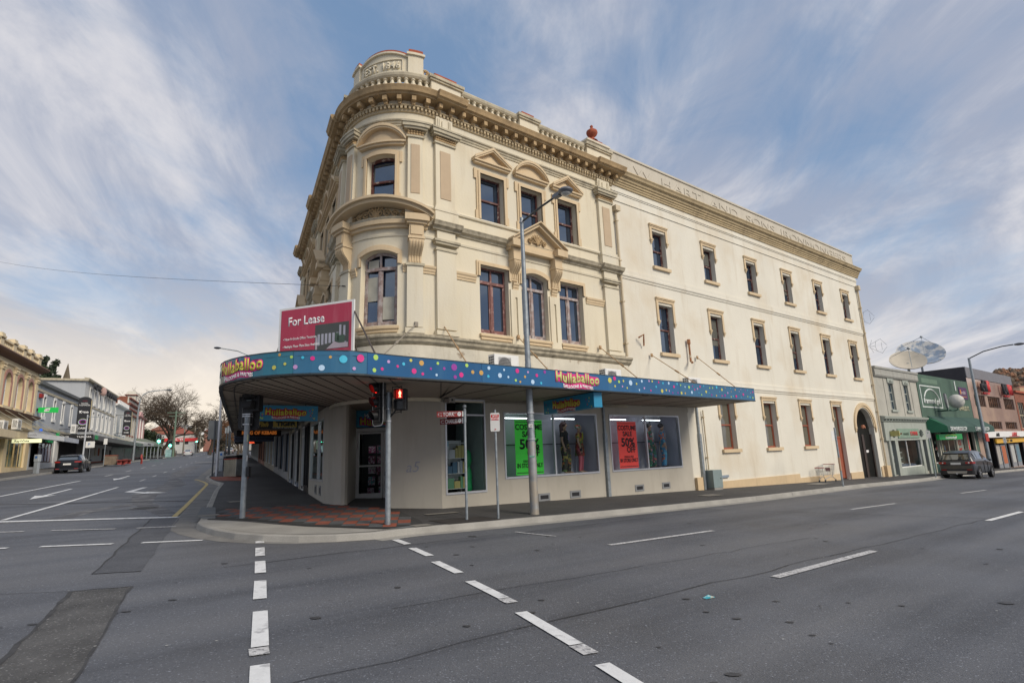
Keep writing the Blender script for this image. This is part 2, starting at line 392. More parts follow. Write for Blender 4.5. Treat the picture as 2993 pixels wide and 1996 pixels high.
# footpath surface: ring between kerb back and building line, closed through the shop entrance
KB = inner_shift(KERB, .16)
def make_paths():
    door = [Vector((-3.2, 21.6, 0)), Vector((-6.0, 21.6, 0))]
    poly = [xy(p) for p in KB] + [xy(p) for p in reversed(INNER_L)] + [xy(p) for p in door[::-1]] + [xy(p) for p in reversed(INNER_R)]
    drape('footpath', [poly], 0, PAVE)
    # kerb: top and face, joints every 3 m
    mb = MB()
    top = .004
    cum = 0
    for i in range(len(KERB)-1):
        a, b = KERB[i], KERB[i+1]; ai, bi = KB[i], KB[i+1]
        n = max(1, int((b-a).length/3.0))
        for k in range(n):
            t0, t1 = k/n, (k+1)/n
            g = .0 if n == 1 else .014/(b-a).length
            q0, q1 = a.lerp(b, t0+g), a.lerp(b, t1-g); r0, r1 = ai.lerp(bi, t0+g), ai.lerp(bi, t1-g)
            ring = []
            for q, r in ((q0, r0), (q1, r1)):
                o = (q-r).normalized(); h = gz(q.x, q.y)+top
                ring.append([Vector((r.x, r.y, h)), Vector((q.x, q.y, h))-o*.025, Vector((q.x, q.y, h-.02)), Vector((q.x, q.y, h+ROADZ-.02))+o*.02, Vector((r.x, r.y, h+ROADZ-.02))])
            mb.loft(ring)
    mb.build('kerb', CONC, kind='structure')
    # gutter strips
    gr = inner_shift(KERB[:len(KR)+1], -.32); g1 = KERB[:len(KR)+1]
    polys = [[xy(g1[i]), xy(gr[i]), xy(gr[i+1]), xy(g1[i+1])] for i in range(len(gr)-1)]
    drape('gutter', polys, ROADZ+.004, CONC)
    cl = KERB[len(KR):]; wid = [.1+.5*min(1, max(0, (i-1)/7)) for i in range(len(cl))]
    out = offset_path(cl, -1.0); gl = [c.lerp(o, w) for c, o, w in zip(cl, out, wid)]
    for i in range(8+4, len(cl)): gl[i] = cl[i].lerp(out[i], .62)
    polys = [[xy(cl[i]), xy(gl[i]), xy(gl[i+1]), xy(cl[i+1])] for i in range(len(cl)-1)]
    drape('side_gutter', polys, ROADZ+.004, GUTT)
    # concrete apron round the corner
    inn = [Vector(p+(0,)) for p in ((-2.83, 12.45), (-3.2, 12.5), (-4.66, 12.86), (-5.5, 13.25), (-6.27, 13.7), (-7.43, 14.1))]
    outp = KB[len(KR)-1:len(KR)+len(CORNERK)+1]
    drape('corner_apron', [[xy(p) for p in outp]+[xy(p) for p in reversed(inn)]], .006, CONC)
make_paths()

TILE = None
def make_tiles():
    """diagonal red and charcoal tile field, each colour one draped sheet"""
    red = mat('red_paver', (.27, .072, .04), .85, var=.3, scale=5, bump=.3, bscale=60, patch=(.16, .075, .055), patchscale=3, patchcut=(.5, .7))
    cha = mat('charcoal_paver', (.085, .09, .096), .85, var=.2, scale=4, bump=.3, bscale=60)
    gro = mat('paver_joint', (.035, .035, .035), .9)
    border = mat('border_paver', (.14, .15, .155), .85, var=.15, scale=3, bump=.3)
    field = [(-8.45, 16.45), (-7.35, 14.32), (-6.2, 13.92), (-4.7, 13.05), (-3.2, 12.68), (-2.75, 12.6), (-2.15, 13.3), (-2.3, 13.9), (-3.2, 15.9), (-3.75, 16.75), (-5.1, 17.55), (-6.1, 17.95), (-7.6, 16.9)]
    drape('paver_bed', [[(x, y) for x, y in field]], .010, gro)
    from mathutils.geometry import intersect_point_tri_2d
    def inside(x, y):
        c = False; n = len(field)
        for i in range(n):
            x1, y1 = field[i]; x2, y2 = field[(i+1) % n]
            if (y1 > y) != (y2 > y) and x < (x2-x1)*(y-y1)/(y2-y1)+x1: c = not c
        return c
    e1 = (LD*.94 + RD*.30).normalized(); e2 = Vector((-e1.y, e1.x, 0)); T = .30
    sets = {0: [], 1: []}
    O = Vector((-5, 15, 0))
    for i in range(-26, 27):
        for j in range(-26, 27):
            c = O+e1*(i*T)+e2*(j*T)
            cs = [c+e1*(dx*.145)+e2*(dy*.145) for dx, dy in ((-1, -1), (1, -1), (1, 1), (-1, 1))]
            if all(inside(q.x, q.y) for q in cs): sets[((i//2)+(j)) % 2].append([xy(q) for q in cs])
    drape('red_pavers', sets[0], .014, red); drape('charcoal_pavers', sets[1], .014, cha)
    # grey border strip left and right of the field, utility covers
    drape('paver_border', [[(-9.15, 17.0), (-8.05, 14.75), (-7.6, 14.25), (-7.35, 14.32), (-8.45, 16.45), (-8.75, 17.0)]], .009, border)
    drape('paver_border', [[(-2.75, 12.55), (-2.45, 12.62), (-1.95, 13.3), (-2.15, 13.3)]], .009, border)
    drape('bin_pad', [[xy(FL(s, o)) for s, o in ((18.0, 1.9), (18.4, 3.2), (20, 3.5), (22.2, 3.75), (23.2, 3.7), (22.6, 1.7))]], .010, red)
    cov = mat('cover_plate', (.20, .19, .17), .8, var=.2)
    for c, w, d in (((-2.0, 15.35), .95, .22), ((-2.15, 13.05), .45, .3), ((-5.75, 18.3), .55, .5), ((-7.85, 14.95), .5, .35), ((-8.9, 18.6), .5, .5), ((7.0, 21.5), 1.0, .5), ((14.6, 28.6), 1.6, .7)):
        c = Vector(c+(0,)); drape('service_cover', [[xy(c+RD*(sx*w)+NR*(sy*d/2)) for sx, sy in ((-.5, -1), (.5, -1), (.5, 1), (-.5, 1))]], .017, cov)
    drape('grease_mark', [[xy(Vector((-1.3, 14.0, 0))+RD*x+NR*y) for x, y in ((-.7, -.45), (.75, -.4), (.8, .42), (-.65, .4))]], .010, mat('dark_patch', (.035, .03, .028), .8, var=.3))
make_tiles()

# ------------------------------------------------------------------ painted markings and repairs on the road
def seg(p, q, w, skew=0):
    p, q = Vector(p+(0,)), Vector(q+(0,)); d = (q-p).normalized(); n = Vector((-d.y, d.x, 0))
    return [xy(p+n*w/2), xy(p-n*w/2), xy(q-n*w/2), xy(q+n*w/2)]
def markings():
    z = ROADZ+.012
    white = []; worn = []
    # crossing lines nearest the viewer: two broken lines towards the tower corner
    for (p, q) in (((-5.12, 11.75), (-5.02, 11.52)), ((-4.79, 11.01), (-4.43, 10.2)), ((-4.23, 9.75), (-3.84, 8.88)), ((-3.62, 8.38), (-3.2, 7.42)), ((-2.96, 6.89), (-2.45, 5.73)), ((-2.25, 5.28), (-1.82, 4.3))):
        d = .0; white.append(seg(p, q, .155))
    worn.append(seg((-2.45, 5.70), (-2.36, 5.52), .17))
    for (p, q) in (((-2.49, 11.94), (-2.14, 11.40)), ((-1.98, 10.98), (-1.54, 10.22)), ((-1.38, 9.72), (-.91, 8.88)), ((-.71, 8.36), (-.22, 7.46)), ((-.02, 6.86), (.49, 5.80)), ((.66, 5.31), (1.1, 4.35))):
        white.append(seg(p, q, .15))
    worn += [seg((-.22, 7.44), (-.12, 7.26), .16), seg((.49, 5.78), (.60, 5.56), .16)]
    for k in range(12):
        s = 2.62+10.7*k; worn.append([xy(FR(s, 6.6)), xy(FR(s+3.3, 6.68)), xy(FR(s+3.3, 6.56)), xy(FR(s, 6.48))])
        s = 2.45+10.75*k; (white if k else worn).append([xy(FR(s, 9.92)), xy(FR(s+3.5, 9.92)), xy(FR(s+3.5, 9.78)), xy(FR(s, 9.78))])
    worn.append(seg((-.1, 13.05), (.75, 12.45), .07))
    # stop line, crossing lines over the left street
    white.append(seg((-19.5, 14.85), (-9.1, 15.8), .26))
    for p, q in (((-10.75, 13.6), (-9.35, 13.72)), ((-8.91, 13.80), (-8.1, 13.98)), ((-13.4, 13.35), (-11.3, 13.52)), ((-16.2, 13.05), (-14.2, 13.25))): worn.append(seg(p, q, .11))
    for p, q in (((-9.18, 11.4), (-7.93, 11.6)), ((-7.42, 11.69), (-6.34, 11.91)), ((-11.3, 11.1), (-9.72, 11.3)), ((-13.6, 10.8), (-12.1, 11.0))): white.append(seg(p, q, .13))
    # lane lines up the left street
    white.append([xy(FL(4.84, 8.08)), xy(FL(4.84, 7.95)), xy(FL(10, 7.72)), xy(FL(18.6, 7.50)), xy(FL(18.6, 7.63)), xy(FL(10, 7.88))])
    white.append([xy(FL(9, 11.35)), xy(FL(9, 11.2)), xy(FL(27.2, 10.67)), xy(FL(27.2, 10.82))])
    for s in (24, 29.5, 36, 43, 50, 58, 66, 74): worn.append([xy(FL(s, 7.4)), xy(FL(s, 7.28)), xy(FL(s+2.2, 7.28)), xy(FL(s+2.2, 7.4))])
    for s in (33, 41.5, 50, 58, 66): worn.append([xy(FL(s, 10.6)), xy(FL(s, 10.46)), xy(FL(s+3, 10.46)), xy(FL(s+3, 10.6))])
    for s in (26, 30.5, 35.5, 41, 47): worn.append([xy(FL(s, 5.0)), xy(FL(s, 6.1)), xy(FL(s+.12, 6.1)), xy(FL(s+.12, 5.0))])
    for s in (112, 122, 132, 142, 155, 170): worn += [[xy(FL(s, 7.4)), xy(FL(s, 7.2)), xy(FL(s+6, 7.2)), xy(FL(s+6, 7.4))], [xy(FL(s, 10.6)), xy(FL(s, 10.4)), xy(FL(s+7, 10.4)), xy(FL(s+7, 10.6))]]
    # arrows: long straight ones and the turn arrow
    def arrow(s0, o, L=6.2):
        w = .075
        return [[xy(FL(s0+1.9, o+w)), xy(FL(s0+1.9, o-w)), xy(FL(s0+L, o-w)), xy(FL(s0+L, o+w))], [xy(FL(s0, o)), xy(FL(s0+2.1, o-.36)), xy(FL(s0+1.9, o)), xy(FL(s0+2.1, o+.36))]]
    white += arrow(12.7, 9.45); white += arrow(26.6, 9.0, 5.7)
    white += [[xy(FL(17.6, 6.42)), xy(FL(17.6, 6.20)), xy(FL(14.9, 6.42)), xy(FL(14.55, 6.72))], [xy(FL(14.9, 6.42)), xy(FL(13.85, 5.85)), xy(FL(13.55, 5.95)), xy(FL(14.55, 6.72))],
              [xy(FL(14.25, 5.85)), xy(FL(13.0, 4.95)), xy(FL(13.1, 6.3)), xy(FL(13.5, 5.95))]]
    drape('road_markings', white, z, PAINT)
    drape('worn_road_markings', worn, z-.001, PAINTW)
    yel = [(3.0, 3.98), (6, 3.92), (11, 3.86), (16, 3.80), (17.8, 3.78), (19, 3.86), (20.5, 4.05), (22, 4.3), (23.6, 4.62)]
    drape('yellow_edge_line', [[xy(FL(*yel[i])), xy(FL(yel[i][0], yel[i][1]-.13)), xy(FL(yel[i+1][0], yel[i+1][1]-.13)), xy(FL(*yel[i+1]))] for i in range(len(yel)-1)], z, YELP)
    # asphalt repairs
    rnd = random.Random(3)
    def wob(p, q, n=14, a=.03):
        p, q = Vector(p+(0,)), Vector(q+(0,)); t = (q-p).normalized(); m = Vector((-t.y, t.x, 0))
        return [p.lerp(q, i/n)+m*(rnd.uniform(-a, a) if 0 < i < n else 0) for i in range(n+1)]
    L1, R1 = wob((-9.71, 15.66), (-6.37, 8.93)), wob((-5.74, 9.09), (-8.96, 15.58))
    drape('road_patch', [[xy(p) for p in L1+R1]], ROADZ+.004, mat('new_asphalt_patch', (.074, .077, .086), .7, var=.25, scale=2, bump=.5, bscale=60, speck=.7, speckscale=55))
    L2, R2 = wob((-5.88, 7.89), (-3.8, 3.9)), wob((-2.9, 3.6), (-5.23, 8.12))
    drape('road_patch', [[xy(p) for p in L2+R2]], ROADZ+.004, mat('coarse_asphalt_patch', (.084, .083, .082), .8, var=.4, scale=2.2, bump=.9, bscale=45, speck=.95, speckscale=38))
    seams = []
    def seam(pts, w):
        for i in range(len(pts)-1):
            w0 = w*rnd.uniform(.5, 1.2); seams.append(seg((pts[i].x, pts[i].y), (pts[i+1].x, pts[i+1].y), w0))
    seam(L1, .035); seam(L2, .05); seam(R2, .035); seam(wob((-5.88, 7.89), (-5.23, 8.12), 6), .03); seam(wob((-6.37, 8.93), (-5.74, 9.09), 6), .025)
    seam(wob((-30, 6.0), (-5.88, 7.89), 30, .06), .02)
    seam(wob((-20, 20.2), (-9.7, 20.6), 16, .05), .14)
    seam(wob((-19, 14.6), (-9.5, 18.9), 10, .05), .02)
    seam(wob((-4.6, 9.3), (26, 33.9), 60, .05), .018); seam(wob((-2.2, 4.6), (30, 29.3), 60, .06), .018)
    seam(wob((5.6, 18.0), (17, 14.5), 20, .05), .03); seam(wob((-1.5, 7.0), (6, 12.4), 20, .05), .012)
    drape('road_seams', seams, ROADZ+.008, ASPH3)
    # pale trail of worn surface up the left lane and a milky spill
    tr = []
    path = [(-9.3, 15.9, .25), (-11.6, 18.6, .32), (-12.8, 20.0, .30), (-14.9, 23.4, .45), (-17.3, 29.5, .55), (-19.5, 33.2, .35), (-25.5, 44, .5), (-33, 60, .6)]
    for i in range(len(path)-1):
        (x0, y0, w0), (x1, y1, w1) = path[i], path[i+1]; n = 8
        for k in range(n):
            ta, tb = k/n, (k+1)/n; wa = w0+(w1-w0)*ta; wb_ = w0+(w1-w0)*tb
            pa = Vector((x0+(x1-x0)*ta, y0+(y1-y0)*ta, 0)); pb = Vector((x0+(x1-x0)*tb, y0+(y1-y0)*tb, 0)); n_ = Vector((1, .3, 0)).normalized()
            tr.append([xy(pa-n_*wa), xy(pa+n_*wa), xy(pb+n_*wb_), xy(pb-n_*wb_)])
    path = [(-12.8, 19.6), (-12.9, 17.6), (-12.4, 15.9), (-13.6, 15.0), (-17, 14.2)]
    for i in range(len(path)-1): tr.append(seg(path[i], path[i+1], .55))
    wm = mat('worn_trail', (.17, .17, .175), .8, var=.4, scale=3, patch=(.088, .09, .098), patchscale=1.4, patchcut=(.42, .55), bump=.4, bscale=120)
    drape('worn_trail', tr, ROADZ+.003, wm)
    rr = random.Random(5); spots = []
    for k in range(150):
        x, y = rr.uniform(-7, 14), rr.uniform(3.2, 15)
        if y > 3.2+.0 and (x < 9 or y < 12):
            r = rr.uniform(.012, .05)*(1.6 if rr.random() < .15 else 1); n = 7; a0 = rr.random()*6
            e = rr.uniform(.5, 1)
            spots.append([(x+r*math.cos(a0+2*math.pi*i/n)*1.3, y+r*e*math.sin(a0+2*math.pi*i/n)) for i in range(n)])
    spots = [s for s in spots if (Vector((s[0][0]-PR.x, s[0][1]-PR.y, 0)).dot(NR) > 3.9)]
    drape('oil_spots', spots, ROADZ+.009, mat('oil_spot', (.052, .052, .055), .6, var=.3, scale=10))
    chips = []
    for k in range(130):
        x, y = rr.uniform(-9, 14), rr.uniform(3.2, 13); r = rr.uniform(.006, .02)
        if Vector((x-PR.x, y-PR.y, 0)).dot(NR) > 3.9: chips.append([(x+r, y), (x, y+r*.6), (x-r, y), (x, y-r*.7)])
    drape('gravel_chips', chips, ROADZ+.010, mat('pale_chip', (.42, .42, .4), .8))
    # round manhole cover with ring
    c = FL(6.3, 4.95); polys = []
    for k in range(24):
        a0, a1 = 2*math.pi*k/24, 2*math.pi*(k+1)/24
        polys.append([(c.x+math.cos(a0)*.36, c.y+math.sin(a0)*.36), (c.x+math.cos(a0)*.42, c.y+math.sin(a0)*.42), (c.x+math.cos(a1)*.42, c.y+math.sin(a1)*.42), (c.x+math.cos(a1)*.36, c.y+math.sin(a1)*.36)])
    drape('manhole_ring', polys, ROADZ+.012, ASPHW)
    drape('manhole_cover', [[(c.x+math.cos(2*math.pi*k/24)*.355, c.y+math.sin(2*math.pi*k/24)*.355) for k in range(24)]], ROADZ+.010, ASPH2)
markings()

# west footpath, far street corner, hills
def west():
    k = [FL(s, o) for s, o in ((-40, 15.7), (20, 15.7), (60, 15.6), (98, 15.3))]; back = [FL(s, 19.9) for s in (98, 60, 20, -40)]
    drape('west_footpath', [[xy(p) for p in k]+[xy(p) for p in back]], 0, mat('west_path', (.10, .095, .092), .85, var=.2, scale=1, bump=.4))
    mb = MB()
    for i in range(len(k)-1):
        a, b = k[i], k[i+1]; n = 6
        for j in range(n):
            p, q = a.lerp(b, j/n), a.lerp(b, (j+1)/n)
            mb.loft([[Vector((v.x, v.y, gz(v.x, v.y)+.004))+NL*.16, Vector((v.x, v.y, gz(v.x, v.y)+.004)), Vector((v.x, v.y, gz(v.x, v.y)-.15))-NL*.02, Vector((v.x, v.y, gz(v.x, v.y)-.15))+NL*.16] for v in (p, q)])
    k2 = [FL(s, 14.6) for s in (112, 140, 180, 230, 320)]; b2 = [FL(s, 19.5) for s in (320, 230, 180, 140, 112)]
    for i in range(len(k2)-1):
        p, q = k2[i], k2[i+1]
        mb.loft([[Vector((v.x, v.y, gz(v.x, v.y)+.004))+NL*.2, Vector((v.x, v.y, gz(v.x, v.y)+.004)), Vector((v.x, v.y, gz(v.x, v.y)-.15)), Vector((v.x, v.y, gz(v.x, v.y)-.15))+NL*.2] for v in (p, q)])
    mb.build('west_kerb', CONC, kind='structure')
    drape('park_footpath', [[xy(p) for p in k2]+[xy(p) for p in b2]], 0, mat('west_path', (.1, .1, .1)))
    k3 = [FL(s, 4.2) for s in (112, 320)]
    drape('east_footpath', [[xy(FL(112, 4.2)), xy(FL(320, 4.2)), xy(FL(320, -1)), xy(FL(112, -1))]], 0, PAVE)
    drape('park_lawn', [[xy(FL(s, o)) for s, o in ((108, 19.5), (320, 19.5), (320, 90), (108, 90))]], .02, mat('lawn', (.075, .09, .03), .95, var=.3, scale=1.5))
    # hill behind the right end of the street, wooded
    hm = mat('hill_bush', (.20, .11, .06), .95, var=.5, scale=.02, patch=(.05, .045, .028), patchscale=.035, patchcut=(.42, .6), bump=1, bscale=.1)  # warm low sun and haze put into the bush colour
    mb = MB(); n = 46; m = 18
    rr = random.Random(11)
    def hz(u, v): return math.sin(u*3.1+.6)*.12+math.sin(u*9.3)*.035+math.sin(u*23+v*7)*.012+math.sin(u*57+v*19)*.006
    rings = []
    for i in range(m+1):
        v = i/m; ring = []
        for j in range(n+1):
            u = j/n
            az = R_(36+ u*40)                                   # clockwise from +Y
            r = 900+v*700
            top = (121*min(1, max(0, (u-.068)/.03))**.5)*(1-.35*max(0, u-.5))
            h = -25+(top+25)*math.sin(min(1, v*1.0)*math.pi/2)*(1+.6*hz(u, v))+rr.uniform(-1.6, 1.6)*4*min(1, v*3)
            ring.append(Vector((math.sin(az)*r, math.cos(az)*r, h)))
        rings.append(ring)
    mb.loft(rings, closed=False); mb.build('hill', hm, kind='structure', smooth=True)
    mb = MB(); rings = []
    for i in range(7):
        v = i/6; ring = []
        for j in range(31):
            u = j/30; az = R_(-60+u*56); r = 420+v*500
            h = 8+(20+10*math.sin(u*7)+4*math.sin(u*19))*math.sin(v*math.pi/2)*(.5+u)
            ring.append(Vector((math.sin(az)*r, math.cos(az)*r, h)))
        rings.append(ring)
    mb.loft(rings, closed=False); mb.build('far_slope', mat('far_slope', (.07, .06, .05), .95, var=.4, scale=.05), kind='structure', smooth=True)
west()
# ------------------------------------------------------------------ the corner building
B = thing('corner_building', gp(FR(8, -6)), 'three storey cream plaster corner building with curved corner tower, stone balustrade and blue shop awning', 'building')
PEND = 35.25-TAN                    # right end of the plain block (strip coordinate)
P1 = 11.15-TAN                      # end of the ornate part on the right facade
PA = -ARC-(16.45-TAN)               # left end of the left facade
def pS(s): return s-TAN             # right facade s -> strip p
def pL(s): return -ARC-(s-TAN)      # left facade s -> strip p
def pq(q): return -R_(q)*TR_        # angle on the tower -> strip p

def arch_pts(c, w, z0, rise, n=12):
    """points of a segmental arch over [c-w/2, c+w/2] springing at z0"""
    R = (w*w/4+rise*rise)/(2*rise); out = []
    for i in range(n+1):
        x = -w/2+w*i/n; out.append((c+x, z0+rise-R+math.sqrt(max(0, R*R-x*x))))
    return out
def wall(mb, T, s0, s1, z0, z1, ops, o=0, depth=.3, z0f=None):
    """front sheet with openings (a, b, za, zb, rise) and their reveals"""
    ss = sorted(set(cuts(T, s0, s1)+[x for a in ops for x in a[:2]]+([x for a in ops if a[4] for x, _ in arch_pts((a[0]+a[1])/2, a[1]-a[0], 0, a[4])])))
    ss2 = [ss[0]]
    for s in ss[1:]:
        if s-ss2[-1] > 1e-4: ss2.append(s)
    ss = ss2
    for i in range(len(ss)-1):
        a, b = ss[i], ss[i+1]; m = (a+b)/2
        inside = sorted([q for q in ops if q[0] < m < q[1]], key=lambda q: q[2]); za = zb = z0
        if z0f: za, zb = z0f(a), z0f(b)
        for q in inside:
            if q[2] > za: mb.quad(T(a, o, za), T(b, o, zb), T(b, o, q[2]), T(a, o, q[2]))
            if q[4]:
                def top(x, q=q):
                    c = (q[0]+q[1])/2; w = q[1]-q[0]; r = (w*w/4+q[4]**2)/(2*q[4]); return q[3]+q[4]-r+math.sqrt(max(0, r*r-(x-c)**2))
                za, zb = top(a), top(b)
            else: za = zb = q[3]
            mb.quad(T(a, o, za), T(b, o, zb), T(b, o-depth, zb), T(a, o-depth, za))
            if q[2] > z0-1: mb.quad(T(a, o, q[2]), T(b, o, q[2]), T(b, o-depth, q[2]), T(a, o-depth, q[2]))
        mb.quad(T(a, o, za), T(b, o, zb), T(b, o, z1), T(a, o, z1))
    for q in ops:
        for s in q[:2]: mb.quad(T(s, o, q[2]), T(s, o-depth, q[2]), T(s, o-depth, q[3]), T(s, o, q[3]))

def window(parent, T, a, b, z0, z1, frm, rise=0, depth=.26, kind='sash', gl=None, lab=None):
    """one window: frame part with its pane"""
    gl = gl or GLAZ
    mb = MB(T); o0, o1 = -depth, -depth+.05; w = .055
    def bar(x0, x1, y0, y1, oo=0): mb.box(x0, x1, o0, o1+oo, y0, y1)
    bar(a, a+w, z0, z1); bar(b-w, b, z0, z1); bar(a+w, b-w, z0, z0+w*1.4)
    if rise:
        ap = arch_pts((a+b)/2, b-a, z1, rise, 10); mb.strip([x for x, _ in ap], [z-.09 for _, z in ap], [z+.02 for _, z in ap], o0, o1)
    else: bar(a+w, b-w, z1-w, z1)
    zt = z1+rise
    if kind == 'sash':
        zm = z0+(zt-z0)*.5
        bar(a+w, b-w, zm-.03, zm+.03, .015)
        for x0, x1, y0, y1 in ((a+w, a+w+.035, z0+.07, zm), (b-w-.035, b-w, z0+.07, zm)): mb.box(x0, x1, o0, o1-.015, y0, y1)
    elif kind == 'french':
        zr = z0+(zt-z0)*.775; c = (a+b)/2
        bar(a+w, b-w, zr-.05, zr+.045, .03); bar(c-.045, c+.045, z0+.05, zr-.05, .012); bar(c-.035, c+.035, zr, zt-(.05 if rise else .05), .0)
        for x0, x1 in ((a+w, a+w+.045), (c-.09, c-.045), (c+.045, c+.09), (b-w-.045, b-w)): mb.box(x0, x1, o0, o1-.012, z0+.07, zr-.05)
        for x0, x1 in ((a+w, c-.045), (c+.045, b-w)): mb.box(x0, x1, o0, o1-.012, z0+.06, z0+.17)
    f = mb.build('window', frm, parent)
    if lab: f['label'] = lab
    g = MB(T); og = -depth-.005+.012
    for x0, x1 in ((a+.01, b-.01),):
        g.quad(T(x0, og, z0+.01), T(x1, og, z0+.01), T(x1, og, zt), T(x0, og, zt))
    g.build('pane', gl, f)
    return f
def frame_u(mb, a, b, z0, z1, w=.14, d=.05, rise=0, o=0):
    """moulded architrave round an opening"""
    for k, (ww, dd) in enumerate(((w, d), (w*.55, d*1.7))):
        mb.box(a-ww, a, o, o+dd, z0, z1 if not rise else z1); mb.box(b, b+ww, o, o+dd, z0, z1)
        if rise:
            ap = arch_pts((a+b)/2, b-a+2*ww, z1, rise+.04, 12); bp = arch_pts((a+b)/2, b-a, z1, rise, 12)
            def lo(x):
                if x <= a or x >= b: return z1
                c = (a+b)/2; W = b-a; r = (W*W/4+rise**2)/(2*rise); return z1+rise-r+math.sqrt(max(0, r*r-(x-c)**2))
            mb.strip([x for x, _ in ap], [lo(x) for x, _ in ap], [max(z, lo(x))+ww for x, z in ap], o, o+dd)
        else: mb.box(a-ww, b+ww, o, o+dd, z1, z1+ww)

MAINC = [5.0, 6.74, 8.5]
SM = pS
wins_low, wins_up = [], []     # (a, b, rise)
def bay(cs, cv):
    out = []
    for k, c in enumerate(cs): out.append((cv(c), k))
    return out
RB = [(pS(c), k) for c, k in zip(MAINC, (0, 1, 2))]
LB = [(pL(c), k) for c, k in ((4.75, 0), (6.35, 1), (7.95, 2), (11.15, 0), (12.75, 1), (14.35, 2))]
TWC = pq(47.5)
def levels():
    low, up = [], []
    for p, k in RB+LB:
        low.append((p-.59, p+.59, 5.63, 7.88 if k != 1 else 7.80, .16 if k == 1 else 0))
        up.append((p-.5, p+.5, 9.47, 11.12, 0))
    low.append((TWC-.62, TWC+.62, 5.63, 7.78, .16)); up.append((TWC-.5, TWC+.5, 9.46, 11.02, .06))
    return low, up
LOW, UPW = levels()
FARC = [13.57+3.785*k for k in range(6)]
def main_walls():
    mb = MB(FS)
    wall(mb, FS, PA, P1, 3.4, 13.0, LOW+UPW)
    mb.quad(FS(PA, 0, 3), FS(PA, -9, 3), FS(PA, -9, 13.2), FS(PA, 0, 13.2))
    mb.build('wall', PLAS, B)
    mb = MB(FS); ops = []
    for k, s in enumerate(FARC):
        a = pS(s); ops.append((a, a+.95, 9.5, 11.13, 0)); ops.append((a, a+.97, 5.74, 7.82, 0))
        if k in (1, 2, 3): ops.append((a-.02, a+1.15, 1.72, 3.88, 0))
        if k == 4: ops.append((a, a+1.12, .0-.2, 3.9, 0))
    ops.append((pS(31.65), pS(34.25), -.5, 2.70, 1.17))
    ops = [q if q[1]-q[0] < 2 else q for q in ops]
    wall(mb, FS, P1, PEND, 4, 13.0, [q for q in ops if q[2] > 4.2])
    wall(mb, FS, pS(14.9), PEND, 0, 4, [q for q in ops if q[2] < 4.2], z0f=lambda p: gzo(FS, p, 0)-.1)
    mb.quad(FS(PEND, 0, -1), FS(PEND, -9, -1), FS(PEND, -9, 14.2), FS(PEND, 0, 14.2))
    mb.build('wall', PALE, B)
    for q in ops:
        if q[1]-q[0] > 2: continue
        g = q[2] < 4.2; 
        if q[2] < 1:                                             # narrow street door with tall light
            f = MB(FS); a, b = q[0], q[1]; zb = gzo(FS, a, 0)
            f.box(a, a+.07, -.28, -.2, zb, 3.88); f.box(b-.07, b, -.28, -.2, zb, 3.88); f.box(a, b, -.28, -.2, 3.80, 3.88); f.box(a, b, -.28, -.2, 2.1, 2.2)
            f.box(a+.07, b-.07, -.27, -.235, zb+.05, 2.1)
            d = f.build('side_door', FANL, B); g2 = MB(FS); g2.quad(FS(a, -.25, 2.2), FS(b, -.25, 2.2), FS(b, -.25, 3.8), FS(a, -.25, 3.8)); g2.build('pane', glass('blind_glass', clear=False, refl=.1, dark=(.13, .12, .09)), d)
            continue
        bl = glass('blind_glass', clear=False, refl=.1, dark=(.13, .12, .09)) if g else GLAZ
        window(B, FS, q[0]+.01, q[1]-.01, q[2], q[3], FANL if g else REDFR, depth=.27, gl=bl)
    for (a, b, z0, z1, r) in LOW: window(B, FS, a+.01, b-.01, z0, z1, PEELFR if abs((a+b)/2-pS(5.0)) > .3 else mat('faded_red_frame', (.19, .08, .07), .7, var=.3, scale=9, patch=(.32, .2, .18), patchscale=8), rise=r, depth=.25, kind='french')
    for (a, b, z0, z1, r) in UPW: window(B, FS, a+.01, b-.01, z0, z1, REDFR, rise=r, depth=.25)
    # blinds half drawn behind the corner window
    for a, b, z0, z1 in ((TWC-.50, TWC-.10, 6.45, 7.2), (TWC+.10, TWC+.50, 5.85, 6.55), (TWC-.50, TWC-.08, 7.42, 7.74)):
        m2 = MB(FS); m2.quad(FS(a, -.235, z0), FS(b, -.235, z0), FS(b, -.235, z1), FS(a, -.235, z1)); m2.build('paper_blind', mat('paper_blind', (.40, .39, .33), .6, var=.2, scale=3, streak=.4), B)
    rr = random.Random(6)
    for q in ops:
        if q[2] > 5 and rr.random() < .6 and q[1]-q[0] < 1.2:
            zb = q[2]+(q[3]-q[2])*rr.choice((.35, .55, .7)); m2 = MB(FS); m2.quad(FS(q[0]+.08, -.248, zb), FS(q[1]-.08, -.248, zb), FS(q[1]-.08, -.248, q[3]-.1), FS(q[0]+.08, -.248, q[3]-.1)); m2.build('roller_blind', mat('roller_blind', (.10, .10, .085), .6, var=.3, scale=2), B)
main_walls()

